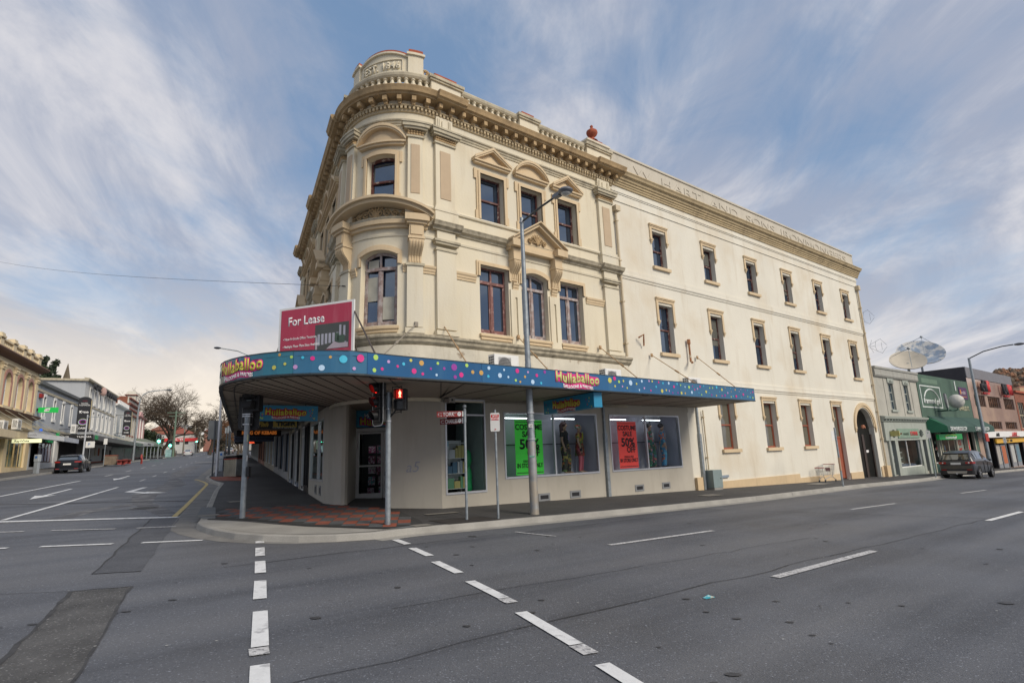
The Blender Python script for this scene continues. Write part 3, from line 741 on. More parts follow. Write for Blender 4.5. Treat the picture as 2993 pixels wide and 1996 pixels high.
def console(mb, x, w, z0, z1, o, n):
    """scrolled bracket with upright flutes"""
    cv = [(max(.06, .05+(o-.05)*(.5+.5*math.cos(math.pi*min(1, t*1.08)))+.035*math.sin(t*math.pi*2)), z1-(z1-z0)*t) for t in [i/12 for i in range(13)]]
    mb.prof([(0, z1)]+cv+[(0, z0)], x-w, x+w)
    for j in range(n):
        a = x-w+2*w*(j+.28)/n; mb.prof([(0, z1-.03)]+[(oo+.022, z) for oo, z in cv[1:-1]]+[(0, z0+.05)], a, a+2*w/n*.42)
def trims():
    # --- ornate part, continuous mouldings
    c = MB(FS)                                                   # corona cornice
    pr = [(0, 12.94), (.34, 12.98), (.36, 13.02), (.43, 13.04), (.46, 13.12), (.50, 13.20), (.46, 13.24), (0, 13.28)]
    c.prof(pr, PA-.1, P1+.35)
    for a, b in ((pS(2.68), pS(3.75)), (pS(10.0), P1+.42), (pL(3.75), pL(2.68)), (pL(10.2), pL(9.05)), (PA-.2, pL(15.35))):
        c.prof([(o+.13 if o > 0 else 0, z+.004) for o, z in pr], a, b)
    c.build('cornice', CORN, B)
    p = PA+.1; k = 0
    while p < P1+.25:
        m = MB(FS); m.box(p, p+.13, 0, .33, 12.80, 12.945); m.box(p+.01, p+.12, 0, .2, 12.72, 12.80)
        m.build('cornice_bracket', CORN, B); p += .44
    d = MB(FS); p = PA
    while p < P1+.05:
        d.box(p, p+.075, .05, .135, 12.605, 12.70); p += .135
    d.prof([(0, 12.70), (.15, 12.70), (.16, 12.73), (0, 12.74)], PA, P1+.05); d.prof([(0, 12.52), (.05, 12.54), (.07, 12.60), (.05, 12.66), (0, 12.7)], PA, P1+.05)
    d.build('dentil_course', mat('buff_dentils', (.50, .40, .25), .85, var=.15, streak=.4, streakcol=(.2, .13, .08)), B)
    a = MB(FS)                                                   # architrave below the frieze
    a.prof([(0, 12.04), (.03, 12.04), (.035, 12.11), (.06, 12.12), (.07, 12.18), (.11, 12.20), (.12, 12.24), (0, 12.27)], PA, P1)
    a.build('architrave', GREYC, B)
    b = MB(FS)                                                   # belt cornice between the storeys
    pr = [(0, 8.66), (.05, 8.68), (.07, 8.74), (.17, 8.78), (.20, 8.85), (.23, 8.90), (.20, 8.93), (0, 8.98)]
    b.prof(pr, PA, P1-.05)
    for a0, b0 in ((pS(2.6), pS(3.62)), (pS(10.1), P1+.12), (pL(3.6), pL(2.6)), (pL(10.1), pL(9.15)), (PA-.08, pL(15.5))): b.prof([(o+.12 if o > .01 else 0, z+.003) for o, z in pr], a0, b0)
    b.build('belt_cornice', DIRTY, B)
    s = MB(FS); s.prof([(0, 8.36), (.03, 8.37), (.045, 8.43), (0, 8.46)], PA, P1-.05); s.build('string_course', PLAS, B)
    s = MB(FS); s.prof([(0, 9.36), (.06, 9.37), (.08, 9.42), (.06, 9.46), (0, 9.47)], PA, P1-.05)
    s.build('string_course', PLAS, B)
    l = MB(FS)                                                   # blackened ledge over the awning
    l.prof([(0, 5.02), (.06, 5.04), (.16, 5.12), (.18, 5.2), (.24, 5.24), (.25, 5.30), (.2, 5.33), (0, 5.36)], PA, P1+.25)
    l.build('lower_ledge', DIRTY, B)
    f = MB(FS)                                                   # old fascia band under the ledge, rough stone patches
    f.prof([(0, 3.9), (.10, 3.9), (.10, 5.02), (0, 5.02)], PA, P1+.1)
    f.build('fascia_band', mat('flaking_fascia', (.60, .56, .46), .9, var=.1, scale=2, streak=.5, streakcol=(.3, .24, .16), patch=(.27, .2, .13), patchscale=1.3, patchcut=(.60, .66), bump=.5, bscale=12), B)
    # impost band
    def band(a0, b0):
        im = MB(FS); im.prof([(0, 7.24), (.03, 7.24), (.035, 7.31), (.055, 7.32), (.06, 7.38), (.09, 7.42), (.1, 7.48), (0, 7.51)], a0, b0); im.build('impost_band', TRIM, B)
    ev = sorted([(q[0]-.16, q[1]+.16) for q in LOW]); cur = PA
    for a0, b0 in ev: band(cur, a0-.0); cur = b0
    band(cur, P1-.2)
    for (a0, b0, z0, z1, r) in LOW:
        fr = MB(FS)
        if r: frame_u(fr, a0, b0, 7.50, z1, .13, .045, r)
        else: frame_u(fr, a0, b0, 7.50, z1, .13, .045)
        fr.build('window_surround', TRIM, B); fr = MB(FS); fr.box(a0-.06, b0+.06, 0, .1, z0-.12, z0-.04); fr.box(a0-.02, b0+.02, 0, .06, z0-.22, z0-.12); fr.build('sill', TRIM, B)
    for (a0, b0, z0, z1, r) in UPW:
        fr = MB(FS); frame_u(fr, a0, b0, z0, z1, .14, .05, r)
        for s0, sg in ((a0-.14, -1), (b0+.14, 1)):              # ears
            fr.box(min(s0, s0+sg*.09), max(s0, s0+sg*.09), 0, .06, z1-.22, z1+.14); fr.box(min(s0, s0+sg*.05), max(s0, s0+sg*.05), 0, .05, z0, z0+.3)
        fr.build('window_surround', TRIM, B)
    # pediments over the upper windows
    def pediment(c, w, z, h, arc=False, d=.2, t=.10):
        mb = MB(FS); n = 16; ss = [c-w/2+w*i/n for i in range(n+1)]
        def top(x, w=w, h=h):
            u = (x-c)/(w/2); return z+t+(h*(1-abs(u)) if not arc else h*(math.sqrt(max(0, 1.25-u*u))-.5)/(1.118-.5))
        hi = [top(x) for x in ss]
        mb.box(c-w/2, c+w/2, 0, d, z, z+t*.55); mb.box(c-w/2+.04, c+w/2-.04, 0, d*.7, z-.07, z)
        mb.strip(ss, [max(z+t*.5, v-t) for v in hi], [v+.02 for v in hi], 0, d); mb.strip(ss, [max(z+t*.5, v-t*.45) for v in hi], [v+.045 for v in hi], d, d*1.15)
        mb.strip(ss, [z+t*.5]*len(ss), [max(z+t*.5+.001, v-t) for v in hi], 0, .03)
        if w > 1.2: mb.strip([c+(x-c)*.5 for x in ss], [z+t*.9]*len(ss), [z+t*.9+max(.002, (v-z-t)*.52) for v in hi], .03, .06)
        mb.build('window_pediment', TRIM, B)
    for (p, k) in RB+LB: pediment(p, 1.56, 11.50, .48 if k != 1 else .52, arc=(k == 1))
    pediment(TWC, 1.66, 11.42, .5, arc=True)
    # big pediments with consoles: mid window of each bay, and the broad arched hood on the tower
    for (p, k) in RB+LB:
        if k != 1: continue
        mb = MB(FS); w = 2.5; z = 8.66
        n = 16; ss = [p-w/2+w*i/n for i in range(n+1)]
        hi = [8.96+.80*(1-abs((x-p)/(w/2))) for x in ss]
        mb.strip(ss, [v-.17 for v in hi], [v-.05 for v in hi], .2, .42); mb.strip(ss, [v-.05 for v in hi], hi, .2, .52)
        mb.strip(ss, [8.72]*len(ss), [max(8.73, v-.17) for v in hi], .0, .22)
        mb.box(p-w/2, p-w/2+.48, .22, .48, 8.66, 8.90); mb.box(p+w/2-.48, p+w/2, .22, .48, 8.66, 8.90); mb.box(p-w/2+.05, p+w/2-.05, 0, .26, 8.60, 8.74)
        for sg in (-1, 1):
            x = p+sg*.94; mb.box(x-.17, x+.17, 0, .30, 8.30, 8.62); mb.box(x-.19, x+.19, 0, .33, 8.22, 8.30)
            console(mb, x, .16, 7.55, 8.22, .30, 4)
        mb.build('bay_pediment', TRIM, B)
        orn = MB(FS); scroll(orn, p, 8.93, .5, .46, .23)
        orn.build('scrollwork', CORN, B)
    mb = MB(FS); a0, b0 = pq(92), pq(7); c = (a0+b0)/2; w = b0-a0; n = 28
    ss = [a0+w*i/n for i in range(n+1)]
    def hood(x): u = (x-c)/(w/2); return 8.98+.47*(1-u*u)**.8 if abs(u) < 1 else 8.98
    hi = [hood(x) for x in ss]
    mb.strip(ss, [v-.16 for v in hi], [v-.04 for v in hi], .0, .50); mb.strip(ss, [v-.05 for v in hi], [v+.03 for v in hi], .0, .60)
    mb.box(a0, b0, 0, .2, 8.72, 8.90); mb.box(a0+.02, b0-.02, 0, .12, 8.62, 8.72)
    for x in (pq(17.7), pq(81)):
        mb.box(x-.32, x+.32, .0, .48, 8.74, 8.94); mb.box(x-.27, x+.27, 0, .40, 8.66, 8.74)
        mb.box(x-.2, x+.2, 0, .33, 8.26, 8.66); mb.box(x-.16, x+.16, .33, .36, 8.32, 8.6); mb.box(x-.23, x+.23, 0, .36, 8.2, 8.27)
        console(mb, x, .2, 7.5, 8.2, .33, 5)
    mb.build('tower_hood', TRIM, B)
    orn = MB(FS); scroll(orn, c, 8.93, 1.3, .52, .07); orn.build('scrollwork', CORN, B)
def scroll(mb, c, z, w, h, o):
    """leafy scrollwork: spirals of small tube"""
    T = mb.T; rr = random.Random(2)
    k = max(2, int(w/.22))
    for sg in (-1, 1):
        for i in range(k):
            x0 = c+sg*(.12+(w-.1)*i/k); r = h*.30*(1-.62*i/k)
            pts = []
            for j in range(15):
                t = j/14; a = t*math.pi*3.2; rad = r*(1-t*.85)
                pts.append(T(x0+sg*(math.cos(a)*rad), o+.04, z+r*1.1+math.sin(a)*rad))
            mb.tube(pts, .028, 5)
    for a in (-.6, -.3, 0, .3, .6): mb.tube([T(c, o+.04, z+.02), T(c+math.sin(a)*h*.8, o+.05, z+math.cos(a)*h*.85)], .035, 5, .02)
trims()

def pilasters():
    def pil(a, b, d=.12, lower=True):
        mb = MB(FS); cp = MB(FS); pn = MB(FS); cap2 = MB(FS)
        # upper storey
        mb.box(a, b, 0, d, 9.45, 11.62)
        mb.box(a-.07, b+.07, 0, d+.07, 8.98, 9.30); mb.box(a-.1, b+.1, 0, d+.09, 9.30, 9.37); mb.box(a-.05, b+.05, 0, d+.05, 9.37, 9.47)
        m = (b-a)*.27
        pn.box(a+m-.03, b-m+.03, d, d+.02, 9.75, 11.38)
        # capital: leafy band and moulded cap
        n = max(5, int((b-a)/.07))
        for i in range(n):
            x = a-.03+(b-a+.06)*(i+.5)/n; cp.ball(FS(x, d+.03, 11.72), .045, .045, .05, 6); cp.ball(FS(x, d+.05, 11.80), .04, .04, .03, 6)
        cp.box(a-.02, b+.02, 0, d+.02, 11.68, 11.84)
        cap2.box(a-.05, b+.05, 0, d+.05, 11.62, 11.68); cap2.box(a-.12, b+.12, 0, d+.13, 11.86, 11.93); cap2.box(a-.17, b+.17, 0, d+.18, 11.93, 12.04); cap2.box(a-.2, b+.2, 0, d+.21, 12.04, 12.10)
        # frieze block with flutes
        if lower != 'tower':
            mb.box(a+.04, b-.04, 0, d-.02, 12.10, 12.6)
            for x in (a+.09, a+.15, b-.20, b-.14): mb.box(x, x+.035, d-.02, d+.01, 12.15, 12.52)
            mb.box((a+b)/2-.1, (a+b)/2+.1, d-.02, d+.02, 12.22, 12.46)
        q = mb.build('pilaster', PLAS, B); cp.build('leaf_capital', CORN, q, smooth=True); cap2.build('moulded_cap', GREYC, q); pn.build('sunk_panel', PANEL, q); mb = MB(FS); cap2 = MB(FS)
        # lower storey
        if lower != 'tower':
            mb.box(a, b, 0, d, 5.55, 8.12); mb.box(a-.05, b+.05, 0, d+.05, 5.36, 5.50)
            cap2.box(a-.04, b+.04, 0, d+.03, 8.02, 8.08); cap2.box(a-.07, b+.07, 0, d+.07, 8.22, 8.29); cap2.box(a-.11, b+.11, 0, d+.11, 8.29, 8.36)
            mb.box(a+.02, b-.02, 0, d, 8.36, 8.66)
        else:
            mb.box(a, b, 0, d, 5.55, 7.45); mb.box(a-.04, b+.04, 0, d+.04, 5.36, 5.52)
            cap2.box(a-.04, b+.04, 0, d+.04, 7.42, 7.50)
        q = mb.build('pilaster', PLAS, B); cap2.build('moulded_cap', GREYC, q)
    for a, b, l in ((pS(2.76), pS(3.46), True), (pS(10.22), pS(11.0), True), (pL(3.46), pL(2.76), True), (pL(9.95), pL(9.2), True), (pL(16.38), pL(15.6), True), (pq(24), pq(11.5), 'tower'), (pq(87), pq(74.5), 'tower')): pil(a, b, .12, l)
    # piers between lower windows with a recessed slot
    for g in (RB, LB[:3], LB[3:]):
        for i in (0, 1):
            x = (g[i][0]+g[i+1][0])/2; mb = MB(FS); mb.box(x-.235, x-.045, 0, .05, 5.36, 7.24); mb.box(x+.045, x+.235, 0, .05, 5.36, 7.24); mb.box(x-.045, x+.045, 0, .05, 6.98, 7.24); mb.box(x-.045, x+.045, 0, .05, 5.36, 5.6); mb.build('slotted_pier', PLAS, B)
pilasters()

def parapet():
    # plinth, balusters, rail
    mb = MB(FS); mb.box(PA, P1+.1, -.22, .12, 13.26, 13.38)
    piers = [(pS(2.62), pS(3.75)), (pS(6.3), pS(7.15)), (pS(9.75), pS(11.1)), (pL(3.75), pL(2.62)), (pL(6.8), pL(5.95)), (pL(10.3), pL(9.0)), (PA, pL(15.2))]
    piers.sort()
    edges = [piers[0][1]]
    for a, b in piers:
        pm = MB(FS); pm.box(a, b, -.3, .14, 13.26, 13.86); pm.build('parapet_pier', PLAS, B)
    r = MB(FS)
    pr = [(-.2, 13.74), (.08, 13.74), (.12, 13.80), (.13, 13.88), (.10, 13.93), (-.2, 13.95)]
    r.prof(pr, PA, P1+.1)
    for a, b in piers: r.box(a-.06, b+.06, -.36, .20, 13.80, 13.87); r.box(a-.1, b+.1, -.4, .24, 13.87, 13.97)
    r.build('parapet_rail', GREYC, B); mb.build('parapet', PLAS, B)
    segs = [(a[1], b[0]) for a, b in zip(piers, piers[1:])]
    for a, b in segs:
        n = int((b-a)/.235)
        for i in range(n):
            p = a+(b-a)*(i+.5)/n
            bal = MB(FS); bal.lathe(FS(p, 0, 13.5)-UP*13.5, [(.07, 13.38), (.07, 13.42), (.045, 13.44), (.075, 13.50), (.085, 13.55), (.05, 13.64), (.045, 13.68), (.075, 13.70), (.075, 13.745)], 8); bal.build('baluster', PLAS, B, smooth=True)
    for a, b in piers[:]:
        if a < pS(9): rc = MB(FS); rc.box(a+.14, b-.14, -.28, .12, 13.97, 14.13); rc.box(a+.24, b-.24, -.22, .04, 14.13, 14.2); rc.build('coping', BRICKR, B)
    red = MB(FS)
    red.box(pS(9.95), pS(10.95), -.35, .1, 14.20, 14.28); red.box(pS(10.05), pS(10.85), -.3, .02, 14.28, 14.38)
    q = FS(pS(10.42), -.14, 0)
    red.lathe(q, [(.22, 14.38), (.16, 14.44), (.09, 14.48), (.08, 14.54), (.10, 14.57), (.20, 14.66), (.24, 14.76), (.22, 14.84), (.12, 14.92), (.06, 14.96), (.05, 15.02), (.07, 15.06), (.0, 15.14)], 14); red.build('urn_finial', BRICKR, B, smooth=True); red = MB(FS)
    cap = MB(FS); cap.box(pS(9.85), pS(11.05), -.38, .12, 13.97, 14.12); cap.box(pS(9.78), pS(11.12), -.42, .18, 14.12, 14.2); cap.build('pier_cap', PALE, B)
    # crown of the tower with its date panel
    cr = MB(FS); a0, b0 = pq(79), pq(24); c = (a0+b0)/2; w = b0-a0
    n = 14; ss = [a0+w*i/n for i in range(n+1)]; hi = [14.58+.18*(1-((x-c)/(w/2))**2) for x in ss]
    cr.strip(ss, [13.9]*len(ss), hi, -.42, -.12)
    cr.strip(ss, [h-.0 for h in hi], [h+.06 for h in hi], -.46, -.05)
    red.strip(ss, [h+.06 for h in hi], [h+.15 for h in hi], -.42, -.1)
    for a, b in ((pq(94), pq(79)), (pq(24), pq(9))):
        cr.box(a, b, -.5, -.04, 13.9, 14.66); cr.box(a-.05, b+.05, -.55, .02, 14.66, 14.74)
        red.box(a+.02, b-.02, -.5, -.02, 14.74, 14.86)
    m = .16
    for x0, x1, z0, z1 in ((pq(74), pq(29), 14.50, 14.53), (pq(74), pq(29), 14.06, 14.09)): cr.box(x0, x1, -.12, -.08, z0, z1)
    for x0 in (pq(74), pq(29)-.03): cr.box(x0, x0+.03, -.12, -.08, 14.06, 14.53)
    cr.build('tower_crown', PLAS, B)
    text('EST. 1846', .36, lambda x, y, z: FS(c+x*.95, -.118+z, 14.17+y), 'date_lettering', PLAS, B, bold=.008, ext=.05, spread=1.1)
    for p0, sg in ((pq(6), 1), (pq(97), -1)):
        pts = []
        for j in range(22):
            t = j/21; a = -.6+t*math.pi*2.6; rad = .20*(1-t*.8); pts.append(FS(p0+sg*(.08+.0)+sg*math.cos(a)*rad, -.25, 14.2+math.sin(a)*rad))
        v = MB(FS); v.tube(pts, .05, 6); v.box(min(p0, p0+sg*.3), max(p0, p0+sg*.3), -.32, -.18, 13.95, 14.08); v.build('scroll_bracket', CORN, B)
    red.build('coping', BRICKR, B)
parapet()

RUST = mat('rust', (.36, .15, .06), .8, var=.4, scale=8, patch=(.5, .42, .3), patchscale=4)
def far_block():
    mb = MB(FS)
    mb.prof([(0, 12.62), (.05, 12.64), (.06, 12.72), (.09, 12.73), (.10, 12.81), (.14, 12.82), (.15, 12.90), (.20, 12.92), (.22, 13.02), (.32, 13.06), (.35, 13.14), (.40, 13.20), (.36, 13.26), (0, 13.30)], P1+.02, PEND+.3)
    mb.build('cornice', mat('ochre_cornice', (.47, .37, .22), .85, var=.15, scale=2, streak=.6, streakcol=(.16, .11, .06)), B)
    pr = MB(FS); pr.box(P1-.02, PEND, -.3, -.01, 13.2, 14.16); pr.box(P1-.02, PEND+.02, -.34, .04, 14.16, 14.25); pr.build('parapet', mat('grey_parapet', (.52, .48, .40), .88, var=.1, scale=1, streak=.4, streakcol=(.3, .25, .18)), B)
    st = MB(FS)
    for z0, z1, d in ((12.36, 12.42, .05), (12.30, 12.36, .025), (11.94, 11.98, .035)): st.box(P1, PEND, 0, d, z0, z1)
    st.build('string_course', PALE, B)
    for z in (8.82, 4.58):
        st = MB(FS); st.prof([(0, z-.2), (.03, z-.2), (.04, z-.12), (.07, z-.1), (.08, z-.03), (.05, z), (.05, z+.18), (0, z+.2)], P1+.05 if z > 5 else pS(15), PEND); st.build('string_course', PALE, B)
    def hood(a, b, z1, zd, w=.13):                                # hood moulds with drops, and sills
        h = MB(FS)
        h.box(a-w, b+w, 0, .05, z1+.10, z1+.24); h.box(a-w-.02, b+w+.02, 0, .10, z1+.24, z1+.30); h.box(a-w-.01, b+w+.01, 0, .07, z1+.19, z1+.24)
        for x0, x1 in ((a-w, a), (b, b+w)):
            h.box(x0, x1, 0, .05, zd, z1+.10); h.box(x0-.015, x1+.015, 0, .09, zd-.06, zd); x = (x0+x1)/2
            h.box(x-.055, x+.055, 0, .07, zd-.13, zd-.06); h.box(x-.032, x+.032, 0, .05, zd-.20, zd-.13)
        h.build('hood_mould', TRIM, B)
    def sill(a, b, z0, z1): h = MB(FS); h.box(a, b, -.1, .11, z0, z1); h.build('sill', TRIM, B)
    for k, s in enumerate(FARC):
        a = pS(s); hood(a, a+.95, 11.13, 10.72); hood(a, a+.97, 7.82, 7.1)
        sill(a-.1, a+1.07, 9.37, 9.5); sill(a-.12, a+1.11, 5.60, 5.74)
        if k in (1, 2, 3): hood(a-.02, a+1.15, 3.88, 3.22); sill(a-.16, a+1.3, 1.57, 1.72)
        if k == 4: hood(a, a+1.12, 3.9, 3.22)
    a, b = pS(31.65), pS(34.25); c = (a+b)/2
    n = 20; h = MB(FS)
    for w0, w1, d in ((0, .22, .05), (.12, .30, .09)):
        ring = []
        for i in range(n+1):
            t = math.pi*i/n; r0 = (b-a)/2+w0; r1 = (b-a)/2+w1
            ring.append([FS(c-math.cos(t)*r, o, 2.72+math.sin(t)*r*.93) for r, o in ((r0, 0), (r0, d), (r1, d), (r1, 0))])
        h.loft(ring)
    for x in (a-.2, b+.2): h.box(x-.11, x+.11, 0, .1, 2.62, 2.72); h.box(x-.07, x+.07, 0, .08, 2.5, 2.62); h.box(x-.04, x+.04, 0, .06, 2.4, 2.5)
    h.build('arch_mould', TRIM, B)
    # plinth stepping down with the street
    PLM = mat('buff_plinth', (.58, .44, .27), .85, var=.06, streak=.2)
    for a, b, zt in ((pS(16.7), pS(23.85), .37), (pS(23.85), pS(28.6), .16), (pS(29.85), pS(31.55), .14), (pS(34.35), pS(34.7), .3)):
        p = MB(FS); p.box(a, b, 0, .05, gzo(FS, a, 0)-.2, zt, gzo(FS, b, 0)-.2); p.build('plinth', PLM, B)
    for q in ((pS(14.95), pS(15.35), 0, .14, -.2, .62), (pS(15.75), pS(16.05), 0, .1, -.2, .6), (pS(34.7), pS(35.3), 0, .22, -.6, .35)): p = MB(FS); p.box(*q); p.build('plinth', PLM, B)
    # arched entrance: fan light, dark doors
    d = MB(FS); z = gzo(FS, c, 0)
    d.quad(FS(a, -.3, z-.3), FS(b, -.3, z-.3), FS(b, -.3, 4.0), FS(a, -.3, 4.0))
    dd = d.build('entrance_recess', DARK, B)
    d = MB(FS); d.box(a+.1, a+.35, -.28, -.2, z-.1, 2.3); d.box(c-.15, c+.15, -.28, -.22, z-.1, 2.3); d.box(a, b, -.29, -.18, 2.3, 2.42)
    d.box(b-.6, b-.05, -.28, -.2, z-.1, 2.3)
    en = d.build('entrance_door', mat('brown_door', (.05, .035, .028), .5), B)
    nt_ = MB(FS); nt_.box(c+.25, c+.6, -.25, -.24, 1.2, 1.35); nt_.build('notice', WHITEP, en)
    fn = MB(FS)
    for i in range(23):
        t = math.pi*(i+.5)/23; r0, r1 = .22, (b-a)/2-.04
        fn.tube([FS(c-math.cos(t)*r0, -.1, 2.66+math.sin(t)*r0*.93), FS(c-math.cos(t)*r1, -.1, 2.66+math.sin(t)*r1*.93)], .022, 5, .045)
    for r0, r1 in ((.1, .22), ((b-a)/2-.1, (b-a)/2-.01)):
        fn.loft([[FS(c-math.cos(t)*r, o, 2.66+math.sin(t)*r*.93) for r, o in ((r0, -.16), (r0, -.06), (r1, -.06), (r1, -.16))] for t in [math.pi*i/20 for i in range(21)]])
    fn.build('fanlight', mat('fan_terracotta', (.42, .17, .09), .6, var=.15), B)
    fl = MB(FS); fl.quad(FS(a, -.27, 2.5), FS(b, -.27, 2.5), FS(b, -.27, 3.9), FS(a, -.27, 3.9)); fl.build('fanlight_backing', mat('fan_red', (.12, .03, .02), .7), B)
    # raised lettering along the parapet
    tot = 'W. HART  AND  SONS, IRONMONGERS.'
    o = text(tot, .60, lambda x, y, z: FS(x, z, y), 'raised_lettering', mat('grey_parapet', (.52, .48, .40), .88, var=.1, scale=1, streak=.4, streakcol=(.3, .25, .18)), B, ext=.022, spread=1.0, align='LEFT')
    me = o.data; xs = [v.co.x for v in me.vertices]
    inv = Vector((RD.x, RD.y, 0)); base = FS(0, 0, 0)
    ps = [(v.co-base).dot(inv) for v in me.vertices]; lo, hi = min(ps), max(ps)
    k = (pS(34.4)-pS(12.75))/(hi-lo)
    for v, q in zip(me.vertices, ps):
        oo = (v.co-base).dot(NR); zz = v.co.z; v.co = FS(pS(12.75)+(q-lo)*k, oo-.005, 13.50+zz*1.0)
    # pipes
    CP = mat('cream_pipe', (.55, .46, .32), .7, streak=.4)
    def pipe(p, z0, z1, r=.045, oo=.09, head=None):
        g = MB(FS)
        if head: g.box(p-.14, p+.14, 0, .24, z1, z1+head)
        g.tube([FS(p, oo, z0), FS(p, oo, z1)], r, 8)
        z = z0+.5
        while z < z1: g.box(p-r*1.5, p+r*1.5, 0, oo+r*1.2, z-.03, z+.03); z += 1.7
        g.build('downpipe', CP, B)
    pipe(pS(11.25), 5.4, 11.4, .05, head=.22); pipe(pS(35.0), -.2, 11.7, .06, .1, head=.3); pipe(pS(15.9), .9, 3.4, .03)
    g = MB(FS)
    g.tube([FS(pS(15.35), .12, 5.75), FS(pS(15.35), .12, 6.25)], .045, 8); g.tube([FS(pS(15.35), .12, 6.25), FS(pS(15.35), .12, 6.45)], .075, 8)
    g.tube([FS(pS(15.35), .12, 5.75), FS(pS(15.33), .14, 5.5), FS(pS(15.2), .3, 5.4), FS(pS(15.1), .35, 5.38)], .05, 8)
    g.build('rusty_vent_pipe', RUST, B); g = MB(FS)
    g.tube([FS(pS(12.0), .1, 6.2), FS(pS(12.1), .3, 6.3), FS(pS(12.25), .15, 6.05), FS(pS(12.3), .1, 5.9)], .035, 7)
    g.build('rusty_hook', RUST, B)
    # roof
    r = MB()
    pts = [FS(p, -.3, 13.25) for p in cuts(FS, PA, P1)]+[FS(PEND, -.3, 13.25), FS(PEND, -9, 13.25), FR(9, -9, 13.25), FL(16.45, -9, 13.25)]
    r.f.append([r.pt(q) for q in pts]); r.mi.append(0)
    r.quad(FS(PEND, -9, -1), FR(9, -9, -1), FR(9, -9, 13.25), FS(PEND, -9, 13.25)); r.quad(FL(16.45, -9, -1), FR(9, -9, -1), FR(9, -9, 13.25), FL(16.45, -9, 13.25))
    r.build('roof', mat('roof_grey', (.18, .18, .18), .8), B)
far_block()
